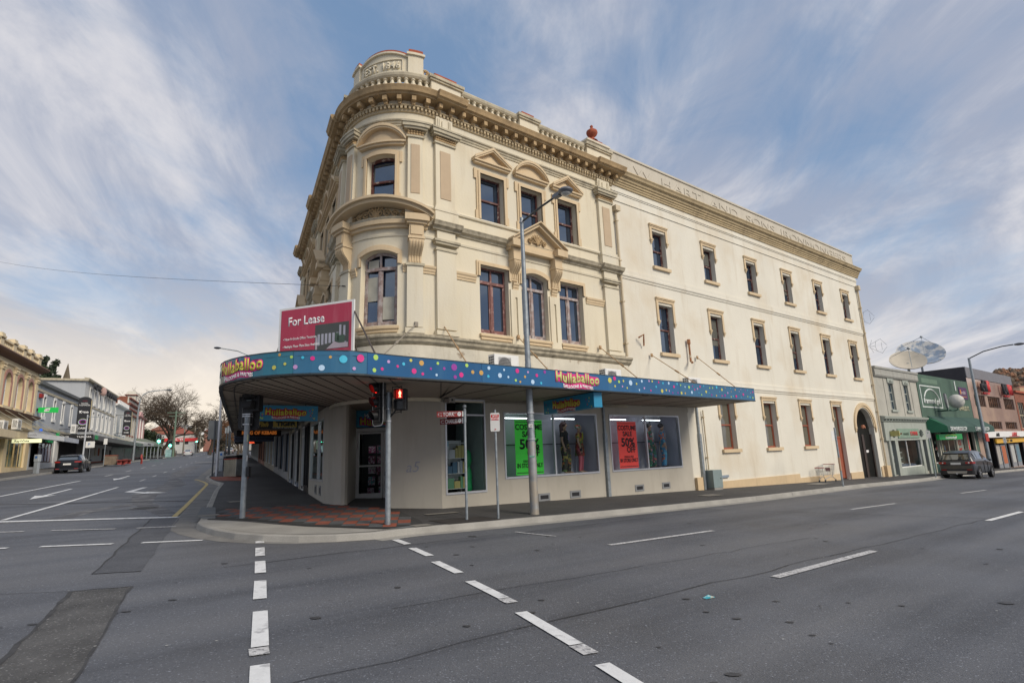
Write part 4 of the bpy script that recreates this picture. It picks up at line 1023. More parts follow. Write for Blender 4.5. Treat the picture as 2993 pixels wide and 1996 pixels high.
# ------------------------------------------------------------------ street level of the corner building
def path_wall(mb, pts, z1, ops=(), f0=-.15, th=0):
    for i in range(len(pts)-1):
        a, b = pts[i], pts[i+1]; mb.quad(Vector((a.x, a.y, gz(a.x, a.y)+f0)), Vector((b.x, b.y, gz(b.x, b.y)+f0)), Vector((b.x, b.y, z1)), Vector((a.x, a.y, z1)))
V2 = lambda x, y: Vector((x, y, 0))
LAV = mat('display_backing', (.46, .46, .54), .8, var=.08, scale=1)
TUBE = mat('tube_light', (.9, .92, .95), .5, emit=5, var=0)
def shop_ground():
    mb = MB(FR)
    wall(mb, FR, 2.9, 14.9, 0, 3.52, [(3.03, 4.47, .74, 3.49, 0), (5.17, 9.38, 1.07, 3.14, 0), (10.04, 14.24, 1.07, 3.14, 0)], depth=.14, z0f=lambda s: gzo(FR, s, 0)-.15)
    mb.quad(FR(14.9, 0, -.2), FR(14.9, -.3, -.2), FR(14.9, -.3, 3.52), FR(14.9, 0, 3.52))
    path_wall(mb, [FR(2.9, 0), V2(-3.62, 16.72), V2(-3.62, 19.85)], 3.52)
    path_wall(mb, [V2(-5.47, 19.85), V2(-5.12, 17.62), V2(-5.16, 17.5), V2(-5.26, 17.46), V2(-5.5, 17.56), V2(-5.8, 17.85), FL(3.62, 0)], 3.52)
    wall(mb, FL, 3.62, 7.7, 0, 3.52, [(3.82, 7.34, 1.2, 3.2, 0)], depth=.1, z0f=lambda s: gzo(FL, s, 0)-.15)
    mb.quad(FL(7.7, 0, 0), FL(7.7, -.5, 0), FL(7.7, -.5, 3.5), FL(7.7, 0, 3.5))
    mb.build('shop_wall', RENDER, B)
    st = MB(); st.T = FS
    # upper strip behind the awning
    st.box(pS(14.9), pS(15.4), 0, .03, 3.3, 3.95); st.build('strip', PALE, B)
    # display windows with aluminium frames
    def shop_window(T, a, b, z0, z1, mulls, tr=(), fr=ALU, d=.08, name='display_window', parent=B):
        f = MB(T); w = .05
        f.box(a, a+w, -.06, .02, z0, z1); f.box(b-w, b, -.06, .02, z0, z1); f.box(a+w, b-w, -.06, .025, z0, z0+w*1.2); f.box(a+w, b-w, -.06, .02, z1-w, z1)
        for m in mulls: f.box(m-.03, m+.03, -.06, .02, z0+w, z1-w)
        for t in tr: f.box(a+w, b-w, -.06, .02, t-.025, t+.025)
        o = f.build(name, fr, parent)
        g = MB(T); g.quad(T(a+w*.6, -.03, z0+w*.6), T(b-w*.6, -.03, z0+w*.6), T(b-w*.6, -.03, z1-w*.6), T(a+w*.6, -.03, z1-w*.6)); g.build('pane', SHOPG, o); return o
    shop_window(FR, 3.03, 4.47, .74, 3.49, [], [3.02]); shop_window(FR, 5.17, 9.38, 1.07, 3.14, [7.3]); shop_window(FR, 10.04, 14.24, 1.07, 3.14, [12.1])
    shop_window(FL, 3.82, 7.34, 1.2, 3.2, [5.15])
    # show boxes behind the two wide windows
    for a, b in ((5.17, 9.38), (10.04, 14.24)):
        m = MB(FR)
        m.quad(FR(a, -1.0, 1.07), FR(b, -1.0, 1.07), FR(b, -1.0, 3.2), FR(a, -1.0, 3.2)); m.quad(FR(a, -.1, 1.08), FR(b, -.1, 1.08), FR(b, -1.0, 1.08), FR(a, -1.0, 1.08))
        for s in (a, b): m.quad(FR(s, -.1, 1.07), FR(s, -1.0, 1.07), FR(s, -1.0, 3.2), FR(s, -.1, 3.2))
        m.quad(FR(a, -.1, 3.2), FR(b, -.1, 3.2), FR(b, -1.0, 3.2), FR(a, -1.0, 3.2))
        box = m.build('display_case', LAV, B)
        t = MB(FR); 
        t.box(a, b, -.99, -.97, 2.12, 2.145); t.box(a+.35, a+.375, -.99, -.97, 1.08, 3.1); t.box(b-.65, b-.62, -.99, -.97, 1.08, 3.1); t.build('panel_rail', BLACK, box)
        for k, (s0, s1) in enumerate(((a+.1, a+1.5), (a+2.2, a+3.6))):
            t = MB(FR); t.box(s0+.2, s1-.1, -.42, -.39, 2.97, 2.995); t.build('tube_lamp', TUBE, box)
    # dark shop behind tall window, door and side window
    m = MB(FR)
    m.quad(FR(2.9, -1.6, .4), FR(4.7, -1.6, .4), FR(4.7, -1.6, 3.5), FR(2.9, -1.6, 3.5)); m.quad(FR(2.9, -.1, .45), FR(4.7, -.1, .45), FR(4.7, -1.6, .45), FR(2.9, -1.6, .45))
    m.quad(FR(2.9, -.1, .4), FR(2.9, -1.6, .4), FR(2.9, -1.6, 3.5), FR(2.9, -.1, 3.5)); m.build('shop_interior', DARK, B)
    m = MB(FR); m.box(4.42, 4.46, -1.6, -.1, .5, 3.5); m.build('partition', mat('pale_green_board', (.36, .44, .42), .8), B)
    # --- recessed entrance: doors and fascia sign
    dl, dr = V2(-5.47, 19.72), V2(-3.62, 19.82); ex = (dr-dl).normalized(); nn = Vector((ex.y, -ex.x, 0)); W = (dr-dl).length; zb = .56
    D = lambda s, o, z=0: dl+ex*s+nn*o+UP*z
    m = MB(D); m.quad(D(0, 0, 2.78), D(W, 0, 2.78), D(W, 0, 3.6), D(0, 0, 3.6)); m.build('door_head', DARK, B)
    ent = MB(D); w = .06
    ent.box(0, w, -.05, .05, zb, 2.85); ent.box(W-w, W, -.05, .05, zb, 2.85); ent.box(0, W, -.06, .06, 2.78, 2.9)
    e = ent.build('entrance_frame', WHITEP, B)
    mid = W/2
    for x0, x1, hs in ((w, mid-.01, mid-.09), (mid+.01, W-w, mid+.09)):
        f = MB(D); f.box(x0, x0+w, -.03, .03, zb, 2.76); f.box(x1-w, x1, -.03, .03, zb, 2.76); f.box(x0+w, x1-w, -.03, .03, 2.70, 2.76); f.box(x0+w, x1-w, -.03, .03, zb, zb+.17); f.box(x0+w, x1-w, -.03, .035, 1.60, 1.66)
        dd = f.build('shop_door', WHITEP, B)
        g = MB(D); g.quad(D(x0+w, 0, zb+.17), D(x1-w, 0, zb+.17), D(x1-w, 0, 2.70), D(x0+w, 0, 2.70)); g.build('pane', SHOPG, dd)
        hndl = MB(D); hndl.box(hs-.02, hs+.02, .03, .07, 1.28, 1.42); hndl.build('door_handle', BLACK, dd)
    ntc = MB(D); ntc.box(mid+.12, mid+.3, .004, .010, 1.74, 1.82); n_ = ntc.build('push_label', WHITEP, dd)
    text('PUSH', .06, plane_map(D(mid+.21, .011, 1.76), ex, UP, nn), 'lettering', BLACK, n_, ext=.001)
    rs = MB(D); rs.box(mid+.3, mid+.75, .004, .010, 2.22, 2.42); rs_ = rs.build('closed_label', mat('sign_red', (.6, .03, .03), .5), dd)
    text('CLOSED', .12, plane_map(D(mid+.53, .011, 2.27), ex, UP, nn), 'lettering', WHITEP, rs_, ext=.001)
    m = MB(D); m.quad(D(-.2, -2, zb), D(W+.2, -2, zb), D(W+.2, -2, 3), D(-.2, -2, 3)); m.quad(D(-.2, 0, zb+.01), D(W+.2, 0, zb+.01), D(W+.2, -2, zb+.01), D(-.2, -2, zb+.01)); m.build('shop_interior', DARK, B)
    for x in (.25, .95): tl = MB(D); tl.box(x, x+.6, -.9, -.8, 2.9, 2.94); tl.build('tube_lamp', TUBE, B)  # tubes added inside the doors only to brighten the interior
    # sign over the doors
    SKY = mat('sign_sky_blue', (.04, .28, .45), .4, var=.05)
    sg = MB(D); sg.box(.03, W-.03, .06, .12, 2.93, 3.5); sgn = sg.build('entrance_sign', SKY, B)
    text('WELCOME TO', .2, plane_map(D(W/2, .125, 3.24), ex, UP, nn), 'lettering', WHITEP, sgn, bold=.008, ext=.003, shear=.3)
    logo(plane_map(D(W/2, .125, 3.0), ex, UP, nn), .30, sgn, sub=False)
    # entrance step
    st = MB(); 
    drape('entrance_step', [[(-5.44, 19.7), (-5.16, 17.65), (-3.64, 16.8), (-3.64, 19.8)]], .02, mat('step_dark', (.06, .058, .055), .8, var=.3, scale=3))
    # air vents low in the wall
    def vent(T, s, z, w=.5, h=.24):
        v = MB(T); v.box(s-w/2, s+w/2, 0, .02, z-h/2, z+h/2); o = v.build('vent', mat('vent_frame', (.22, .23, .24), .6), B)
        v = MB(T); v.box(s-w/2+.08, s+w/2-.08, .015, .024, z-h/2+.06, z+h/2-.06); v.build('grille', BLACK, o)
    for s in (6.72, 8.12, 11.45, 13.05): vent(FR, s, .43)
    for s in (4.4, 5.5): vent(FL, s, .92, .42, .3)
    g = MB(FR); g.box(9.66, 9.80, 0, .10, .0, 2.45); g.box(9.68, 9.78, .0, .09, 2.45, 3.45); g.box(15.45, 15.6, 0, .11, .05, 2.4); g.v and None
    g1 = MB(FR); g1.box(9.66, 9.80, 0, .10, gzo(FR, 9.7, 0), 2.45); g1.box(9.69, 9.77, .0, .08, 2.45, 3.45); g1.build('drainpipe', GALV, B)
    g1 = MB(FR); g1.box(15.45, 15.6, 0, .11, gzo(FR, 15.5, 0), 2.4); g1.box(15.48, 15.57, .0, .08, 2.4, 3.5); g1.build('drainpipe', GALV, B)
    # scrawl on the wall by the door
    gm = mat('faded_scrawl', (.30, .31, .36), .9, var=.2)
    c0, c1 = V2(-3.62, 16.72), FR(2.9, 0); ee = (c1-c0).normalized(); n2 = Vector((ee.y, -ee.x, 0))
    text('a5', .42, plane_map(c0+ee*.62+UP*1.42+n2*.004, ee, UP, n2), 'scrawl', gm, B, ext=.001, shear=.25)
    # shopfronts of the left facade
    sf = [(7.75, 10.4), (10.75, 13.2), (13.5, 16.2)]
    for i, (a, b) in enumerate(sf):
        zg = gzo(FL, a, 0)
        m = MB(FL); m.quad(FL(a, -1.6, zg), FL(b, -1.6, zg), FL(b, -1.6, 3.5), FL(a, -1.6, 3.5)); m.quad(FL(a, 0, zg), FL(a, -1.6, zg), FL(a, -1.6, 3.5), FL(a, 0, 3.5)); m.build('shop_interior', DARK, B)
        w = MB(FL); w.box(a, b, -.12, 0, zg-.1, zg+.22); w.build('stall_riser', BLACK if i == 0 else mat('blue_grey_paint', (.12, .15, .2), .6), B)
        shop_window(FL, a+.05, b-1.0, zg+.22, 3.3, [a+.8], fr=BLACK); shop_window(FL, b-.95, b-.05, zg+.05, 3.3, [], [2.9], fr=WHITEP)
        p = MB(FL); p.box(b, sf[i+1][0] if i < 2 else 16.45, -.2, .06, zg-.1, 3.5); p.build('shop_pier', mat('grey_pier', (.34, .34, .34), .8) if i % 2 else RENDER, B)
    # camera and pest lights
    for P in (FR(3.1, .14, 3.42),):
        m = MB(); m.obox(P, RD, NR, UP, .09, .14, .06); m.obox(P+NR*.15, RD, NR, UP, .1, .02, .08); c = m.build('security_camera', mat('camera_grey', (.3, .28, .25), .5), B)
        m = MB(); m.obox(P+NR*.172, RD, NR, UP, .03, .004, .03); m.build('lens', BLACK, c)

LY = mat('logo_yellow', (.62, .60, .07), .5, var=.03); LPK = mat('logo_pink', (.62, .03, .20), .5, var=.03); LRD = mat('logo_red', (.5, .015, .05), .5, var=.03); LWH = mat('logo_white', (.8, .8, .8), .5, var=0)
def logo(mp, h, parent, outline=None, sub=True, sc=1.0, yel=None):
    outline = outline or LPK; yel = yel or LY
    wv = lambda x: h*.07*math.sin(x/h*2.3+.6)
    f = lambda zo: (lambda x, y, z: mp(x, y*(1.12 if y > 0 else 1)+wv(x)+x*.0, z+zo))
    text('Hullaballoo', h, f(.002), 'logo_outline', outline, parent, bold=h*.10, ext=.002, spread=1.12)
    text('Hullaballoo', h, f(.006), 'logo_word', yel, parent, bold=h*.035, ext=.002, spread=1.12)
    # solid patch behind the word
    m = MB(); n = 28; w = h*2.62
    a = []; b = []
    for k in range(n):
        t = 2*math.pi*k/n; cx, sy = math.cos(t), math.sin(t)
        x = w*math.copysign(abs(cx)**.45, cx); y = h*.30+h*.42*math.copysign(abs(sy)**.5, sy)+wv(x)
        a.append((x, y)); 
    m.loft([[mp(x, y, .0005) for x, y in a], [mp(x, y, .0015) for x, y in a]]); m.build('logo_patch', outline, parent)
    if sub:
        m = MB(); w2 = h*1.62; q = [(-w2, -.52*h), (w2, -.52*h), (w2*1.02, -.1*h), (-w2*1.02, -.1*h)]
        q = [(-w2+2*w2*i/12, -.52*h) for i in range(13)]+[(w2-2*w2*i/12, -.06*h) for i in range(13)]
        m.loft([[mp(x, y+wv(x), .0008) for x, y in q], [mp(x, y+wv(x), .0018) for x, y in q]]); m.build('logo_patch', outline, parent)
        text('BALLOONS & PARTIES', h*.36, lambda x, y, z: mp(x, y-.43*h+wv(x), z+.006), 'logo_strapline', LWH, parent, bold=h*.012, ext=.002, spread=1.0)
shop_ground()

# ------------------------------------------------------------------ awning
AZ0, AZ1 = 3.50, 3.955
AP = [FR(15.15, 2.93), FR(12, 3.02), FR(9, 3.1), FR(6, 3.18), FR(3, 3.28), FR(.9, 3.34), FR(-.46, 3.38), V2(-3.19, 11.42), V2(-3.8, 11.2), V2(-4.36, 11.14), V2(-4.93, 11.24), V2(-5.52, 11.50), V2(-5.97, 11.82), V2(-6.25, 12.1), V2(-6.47, 12.42), V2(-6.68, 12.85), FL(-.3, 2.93), FL(3, 2.89), FL(6.2, 2.84), FL(10, 2.79), FL(16.4, 2.72)]
def smooth_path(pts, n=4):
    out = []
    for i in range(len(pts)-1):
        p0 = pts[max(i-1, 0)]; p1 = pts[i]; p2 = pts[i+1]; p3 = pts[min(i+2, len(pts)-1)]
        for k in range(n):
            t = k/n; out.append(.5*((2*p1)+(p2-p0)*t+(2*p0-5*p1+4*p2-p3)*t*t+(3*p1-p0-3*p2+p3)*t**3))
    out.append(pts[-1]); return out
APS = smooth_path(AP, 5); ACUM = [0]
for a, b in zip(APS, APS[1:]): ACUM.append(ACUM[-1]+(b-a).length)
def FA(t, o, z=0):
    """along the awning fascia from its right end; o = outward"""
    t = max(0, min(ACUM[-1]-1e-4, t)); i = max(k for k in range(len(ACUM)-1) if ACUM[k] <= t)
    u = (t-ACUM[i])/(ACUM[i+1]-ACUM[i]); p = APS[i].lerp(APS[i+1], u); d = (APS[i+1]-APS[i]).normalized()
    if i+2 < len(APS): d = d.lerp((APS[i+2]-APS[i+1]).normalized(), u).normalized()
    return p+Vector((-d.y, d.x, 0))*o+UP*z if False else p+Vector((-d.y, d.x, 0))*o*(1 if Vector((-d.y, d.x, 0)).dot(p-Vector((-4, 18, 0))) > 0 else -1)+UP*z
def tnear(P):
    return min(((Vector((P.x, P.y, 0))-q).length, c) for q, c in zip(APS, ACUM))[1]
def awning():
    A_ = MB(); n = 110; T1 = ACUM[-1]
    can = None
    # fascia sheets in a few panels with slightly different blues
    tcor = [tnear(q) for q in (FR(9.9, 3.1), FR(2.15, 3.3), FR(-.95, 3.4), V2(-4.36, 11.14), FL(-1.2, 2.95), FL(3.2, 2.9))]
    edges = [0]+tcor+[T1]
    cols = [(.018, .115, .235), (.008, .10, .245), (.005, .085, .225), (.02, .12, .23), (.015, .15, .22), (.02, .13, .19), (.02, .10, .15)]
    top = MB(); 
    soff = MB(); inner = []
    awn = MB()
    ts = [T1*i/n for i in range(n+1)]
    def wl(P):
        # matching point on the building line
        s = (P-PR).dot(RD); l = (P-PR).dot(LD)
        return None
    # roof deck and soffit as fans towards the wall line
    wallp = [FR(15.4, 0), FR(12, 0), FR(9, 0), FR(6, 0), FR(3, 0), FR(2.9, 0), V2(-3.0, 16.6), V2(-3.62, 16.72), V2(-4.0, 16.9), V2(-4.5, 17.1), V2(-5.1, 17.4), V2(-5.3, 17.5), V2(-5.6, 17.7), V2(-5.8, 17.9), FL(3.4, 0), FL(3.6, 0), FL(3.7, 0), FL(4.2, 0), FL(6.5, 0), FL(10, 0), FL(16.4, 0)]
    WPS = smooth_path(wallp, 5)
    soff.m = 0
    for i in range(len(APS)-1):
        a, b, c, d = APS[i], APS[i+1], WPS[i+1], WPS[i]
        soff.quad(a+UP*AZ0, b+UP*AZ0, c+UP*AZ0, d+UP*AZ0)
    # entrance recess ceiling
    soff.quad(V2(-5.6, 17.3)+UP*AZ0, V2(-3.5, 16.5)+UP*AZ0, V2(-3.5, 20)+UP*AZ0, V2(-5.6, 20)+UP*AZ0)
    soff.m = 1
    for i in range(0, len(APS), 1):
        if (i % 5 in (0, 3)) if i < 28 or i > 80 else (i % 3 == 0):
            a, d = APS[i], WPS[i]; e = (APS[min(i+1, len(APS)-1)]-APS[max(i-1, 0)]).normalized()*.014
            soff.loft([[a-e+UP*(AZ0-.008), a+e+UP*(AZ0-.008), a+e+UP*(AZ0+.01), a-e+UP*(AZ0+.01)], [d-e+UP*(AZ0-.008), d+e+UP*(AZ0-.008), d+e+UP*(AZ0+.01), d-e+UP*(AZ0+.01)]])
    k = 0; s = 1.0
    while s < 16.2:                                                # closer boards along the left side
        a, d = FL(s, .02), FL(s, 2.6); e = LD*.012
        soff.loft([[a-e+UP*(AZ0-.008), a+e+UP*(AZ0-.008), a+e+UP*(AZ0+.01), a-e+UP*(AZ0+.01)], [d-e+UP*(AZ0-.008), d+e+UP*(AZ0-.008), d+e+UP*(AZ0+.01), d-e+UP*(AZ0+.01)]]) if s > 3.7 else None
        s += .9
    for off in (.22, .3):
        rr_ = []
        for t in ts: rr_.append([FA(t, -off, AZ0-.012), FA(t, -off-.02, AZ0-.012), FA(t, -off-.02, AZ0+.01), FA(t, -off, AZ0+.01)])
        if off == .3: soff.loft(rr_)
    awning_o = soff.build('awning_soffit', [mat('soffit_boards', (.30, .26, .21), .85, var=.1, scale=.8, streak=.2, streakcol=(.14, .11, .08)), BLACK], B)
    deck = MB()
    for i in range(len(APS)-1):
        a, b, c, d = APS[i], APS[i+1], WPS[i+1], WPS[i]; deck.quad(a+UP*3.86, b+UP*3.86, c+UP*3.9, d+UP*3.9)
    deck.quad(V2(-5.6, 17.3)+UP*3.9, V2(-3.5, 16.5)+UP*3.9, V2(-3.5, 20)+UP*3.9, V2(-5.6, 20)+UP*3.9)
    deck.build('awning_deck', mat('deck_grey', (.2, .21, .22), .8), B)
    lip = MB(); lip.loft([[FA(t, o, z) for o, z in ((-.07, AZ0-.03), (.012, AZ0-.03), (.012, AZ0+.005), (-.07, AZ0+.005))] for t in ts]); lip.loft([[FA(t, o, z) for o, z in ((-.07, AZ1), (.01, AZ1), (.01, AZ1+.015), (-.07, AZ1+.015))] for t in ts])
    lip.build('awning_edge', mat('awning_edge_dark', (.02, .03, .035), .5), awning_o)
    for j in range(len(edges)-1):
        a, b = edges[j]+.004, edges[j+1]-.004; m = MB(); k = max(2, int((b-a)/.3))
        m.loft([[FA(a+(b-a)*i/k, o, z) for o, z in ((-.04, AZ0+.003), (0, AZ0+.003), (0, AZ1), (-.04, AZ1))] for i in range(k+1)])
        m.build('fascia_sheet', mat('fascia_blue_%s' % 'abcdefg'[j], cols[j], .28, var=.10, scale=1.2, streak=.25, streakcol=(.10, .22, .28), coat=.3), B)
    e = MB(); e.quad(FR(15.17, 2.92, AZ0), FR(15.45, .03, AZ0), FR(15.45, .03, AZ1), FR(15.17, 2.92, AZ1)); e.box = e.box; e.build('awning_end', mat('green_end', (.02, .10, .09), .5), B)
    # dots
    cl = [(.62, .02, .22), (.40, .62, .12), (.05, .45, .65), (.55, .52, .10), (.50, .28, .55), (.45, .62, .80), (.28, .035, .30), (.55, .32, .08)]
    md = [mat('dot_%s' % 'abcdefgh'[i], c, .45, var=0) for i, c in enumerate(cl)]
    d = MB(); rr = random.Random(12); t = .3; placed = []
    logos = [(tnear(FR(5.35, 3.2)), 1.25), (tnear(V2(-5.70, 11.64)), .98)]
    tries = 0
    while tries < 4200:
        tries += 1; t = rr.uniform(.12, T1-3); far = t < tcor[0]
        r = rr.choice((.03, .035, .045, .06, .08)) if not far else rr.choice((.02, .028, .035, .05))
        z = rr.uniform(AZ0+.06+r*.5, AZ1-.04-r*.5)
        if t > tnear(FL(4, 2.88)) and rr.random() < .7: continue
        gap = .12 if far else .13
        if any(abs(t-a) < w for a, w in logos) or any(math.hypot(t-a, z-b) < r+q+gap*(.6+.6*rr.random()) for a, b, q in placed): continue
        placed.append((t, z, r)); d.m = rr.randrange(8)
        disc(d, lambda x, y, zz: FA(x, zz, y), t, z, r, 14, .003, .003)
    d.build('dot_pattern', md, B)
    # logos on the fascia (text runs left to right, so t decreases)
    for (tc_, _), h in zip(logos, (.335, .30)):
        logo(lambda x, y, z, tc_=tc_: FA(tc_-x, .004+z, AZ0+.165+y), h, B, yel=mat('pale_logo_yellow', (.50, .56, .18), .5, var=.02) if h > .31 else LY)
    # stay rods from the wall to the awning edge
    def rod(a, b, m, r=.016):
        q = MB(); q.tube([a, b], r, 7); c = a.lerp(b, .55); dd = (b-a).normalized()
        q.tube([c-dd*.11, c+dd*.11], r*2.1, 7); q.obox(a, RD, NR, UP, .05, .02, .07); return q.build('stay_rod', m, B)
    OC = mat('rod_ochre', (.42, .27, .14), .7, var=.3, scale=9)
    rod(FS(pq(17), .14, 5.62), FR(-.3, 2.5, 3.95), mat('rod_grey', (.25, .22, .18), .6))
    for s, s2, z in ((3.0, 2.2, 5.64), (5.85, 5.0, 5.6), (9.75, 8.9, 5.6), (12.75, 12.1, 5.55), (15.9, 14.6, 5.7)): rod(FR(s, .1, z), FR(s2, 2.6, 3.95), OC)
    rod(FL(2.9, .14, 5.6), FL(1.9, 2.5, 3.95), OC); rod(FL(8.5, .14, 5.6), FL(7.9, 2.5, 3.95), OC)
awning()

# ------------------------------------------------------------------ things on and under the awning
def for_lease():
    TL, TR2 = V2(-6.40, 15.25), V2(-4.13, 14.52); ex = (TR2-TL).normalized(); n = Vector((ex.y, -ex.x, 0)); W = (TR2-TL).length; z0, z1 = 4.0, 5.98
    D = lambda s, o, z=0: TL+ex*s+n*o+UP*z
    t = thing('lease_sign', D(W/2, 0, 3.9), 'crimson For Lease board with white border standing on the blue awning', 'sign')
    m = MB(D); m.box(0, W, -.05, 0, z0, z1); b = m.build('board', WHITEP, t)
    m = MB(D); m.box(.07, W-.07, 0, .006, z0+.05, z1-.06); red = m.build('face', mat('lease_red', (.42, .035, .075), .45, var=.06, scale=1.4, streak=.35, streakcol=(.6, .25, .28)), t)
    k = W/2.34
    SER = LWH
    text('For Lease', .34*k, plane_map(D(.30, .008, z1-.52), ex, UP, n), 'lettering', SER, red, bold=.006, ext=.002, align='LEFT', fontw=.86)
    for i, s in enumerate(('New A-Grade Office Tenancies', 'Multiple Floor Plate Sizes Available', 'High Profile CBD Position')):
        text('\u2022 '+s, .098, plane_map(D(.16, .008, z1-.92-.21*i), ex, UP, n), 'lettering', SER, red, ext=.002, align='LEFT', bold=.001, fontw=.82)
    m = MB(D)
    x0, x1, y0, y1 = W*.50, W*.94, z1-1.28, z1-.58
    def q(mb, a, b, c, d, mi, o=.008): mb.m = mi; mb.box(x0+(x1-x0)*a, x0+(x1-x0)*b, .006, o+.0004*mi, y0+(y1-y0)*c, y0+(y1-y0)*d)
    q(m, 0, 1, 0, 1, 0); 
    for i in range(6): q(m, .08+.11*i, .15+.11*i, .18+.02*i, .62, 1)
    m.m = 2; m.f.append([m.pt(D(x0+(x1-x0)*a, .0105, y0+(y1-y0)*b)) for a, b in ((.35, .02), (.98, .02), (.98, .2), (.72, .2), (.58, .28))]); m.mi.append(2)
    q(m, .60, .72, .28, .6, 3); q(m, .66, .88, .2, .5, 3); q(m, .72, .78, .5, .9, 1); q(m, .84, .90, .46, .86, 1); q(m, .02, .07, .0, .5, 2); q(m, .87, .93, .1, .24, 1)
    m.build('picture', [mat('pic_dark', (.07, .075, .07), .6), mat('pic_pale', (.38, .38, .44), .6), mat('pic_floor', (.45, .38, .42), .6), mat('pic_green', (.06, .10, .07), .6)], red)
    m = MB(D); m.box(W*.70, W*.94, .006, .010, z0+.2, z0+.2+.18); lg = m.build('agency_plate', LWH, red)
    text('NAIHarcourts', .115, plane_map(D(W*.82, .0115, z0+.25), ex, UP, n), 'lettering', BLACK, lg, bold=.002, ext=.001, fontw=.85)
    m = MB(); m.tube([D(W-.03, -.05, z1-.3), FR(-.1, 2.3, 3.95)], .022, 8); m.build('brace', mat('brown_steel', (.07, .055, .045), .5), t)
    for s in (.3, W-.3):
        m = MB(D); m.box(s-.03, s+.03, -.12, -.05, 3.86, z1-.1); m.build('post', mat('brown_steel', (.07, .055, .045), .5), t)
        m = MB(); m.tube([D(s, -.1, z1-.2), D(s, -1.0, 3.9)], .02, 7); m.build('back_stay', mat('brown_steel', (.07, .055, .045), .5), t)
for_lease()

def ac_unit(P, ex, ey, label, w=.85, h=.62, d=.32):
    t = thing('air_conditioner', P, label, 'air conditioner', 'air conditioning boxes above street level')
    c = P+UP*(h/2); m = MB(); m.obox(c, ex, ey, UP, w/2, d/2, h/2); m.build('cabinet', WHITEP, t, bevel=.012)
    m = MB(); cc = c+ey*(d/2+.004)-ex*.08
    n = 22
    m.loft([[cc+ex*math.cos(2*math.pi*k/n)*h*.37+UP*math.sin(2*math.pi*k/n)*h*.37 for k in range(n)], [cc+ey*.006+ex*math.cos(2*math.pi*k/n)*h*.37+UP*math.sin(2*math.pi*k/n)*h*.37 for k in range(n)]]); m.build('fan_opening', BLACK, t)
    m = MB()
    for i in range(-5, 6):
        x = i*h*.066; m.obox(cc+ex*x+ey*.012, ex, ey, UP, .004, .004, h*.38); m.obox(cc+UP*x+ey*.016, ex, ey, UP, h*.38, .004, .004)
    m.build('fan_guard', mat('guard_grey', (.4, .4, .4), .5), t)
    m = MB()
    for i in range(3):
        for j in range(7): m.obox(c-ex*(w/2+.002)+ey*(-.09+.09*i)+UP*(-.24+.08*j), ex, ey, UP, .004, .03, .024)
    m.build('side_louvre', BLACK, t)
    m = MB()
    for s in (-1, 1): m.obox(c+ex*(s*w*.36)-UP*(h/2+.04), ex, ey, UP, .03, d/2, .045)
    m.build('feet', GALV, t)
ac_unit(FR(4.85, .55, 4.17), RD, NR, 'white air conditioner on the awning left of the tall lamp pole', .95, .66)
ac_unit(FR(9.8, .45, 4.1), RD, NR, 'white air conditioner on the awning below the end of the blackened ledge')
ac_unit(FR(15.0, .3, 4.1), RD, NR, 'white air conditioner nearest the right end of the blue awning')

def hang_sign(name, label, A, Bp, z0, z1, th, facecol, group=None, make=None):
    """box sign hung across the footpath; A is the end read first"""
    ex = (Bp-A).normalized(); n = Vector((ex.y, -ex.x, 0)); W = (Bp-A).length
    t = thing(name, A.lerp(Bp, .5)+UP*z0, label, 'sign', group)
    m = MB(); m.obox(A.lerp(Bp, .5)+UP*((z0+z1)/2)-n*th/2, ex, n, UP, W/2, th/2, (z1-z0)/2); b = m.build('sign_box', facecol, t)
    make(lambda s, o, z=0: A+ex*s+n*o+UP*z, ex, n, W, t)
    m = MB()
    for s in (.2, .8): m.tube([A.lerp(Bp, s)+UP*(z1-.01)-n*th/2, A.lerp(Bp, s)+UP*max(z1+.03, AZ0 if 'arty' in label else z1+.1)-n*th/2], .012, 6)
    m.build('hanger', BLACK, t)
def hs_party(D, ex, n, W, t):
    logo(plane_map(D(W*.47, .002, 3.17), ex, UP, n), .27 if W > 2 else .22, t, outline=LRD)
    m = MB(); rr = random.Random(4)
    for i in range(16):
        m.m = i % 3; x = rr.choice((rr.uniform(.08, W*.12), rr.uniform(W*.86, W-.08))); disc(m, plane_map(D(0, .002, 3.0), ex, UP, n), x, rr.uniform(.05, .4), rr.uniform(.01, .03), 10, 0, .002)
    m.build('dot_pattern', [mat('dot_g', (.28, .035, .30)), mat('dot_h', (.55, .32, .08)), mat('dot_b', (.40, .62, .12))], t)
SKYB = mat('hanging_sign_blue', (.02, .24, .42), .35, var=.05)
hang_sign('hanging_sign', 'sky blue party shop sign hung across the side footpath behind the black traffic light', FL(2.30, 2.05), FL(2.56, .36), 3.0, 3.44, .12, SKYB, 'party shop signs under the awning', hs_party)
hang_sign('hanging_sign', 'sky blue party shop sign under the awning to the right of the lamp pole', FR(6.5, .45), FR(6.2, 2.98), 3.04, 3.47, .30, SKYB, 'party shop signs under the awning', hs_party)
YG = mat('gold_lettering', (.42, .28, .05), .5); OG = mat('orange_lettering', (.55, .16, .03), .5, emit=.25)
def hs_tiger(D, ex, n, W, t):
    m = MB(D); m.box(W*.46, W-.06, 0, .004, 3.10, 3.32); p = m.build('gold_panel', YG, t)
    text('TIGER', .19, plane_map(D(W*.73, .006, 3.15), ex, UP, n), 'lettering', BLACK, p, bold=.012, ext=.001, fontw=1.3)
    text('Fish', .22, plane_map(D(W*.25, .006, 3.12), ex, UP, n), 'lettering', YG, t, bold=.012, ext=.001, shear=.4)
    text('Bakery Seafood & Vegetarian Restaurant', .05, plane_map(D(W*.70, .006, 3.065), ex, UP, n), 'lettering', LWH, t, ext=.001)
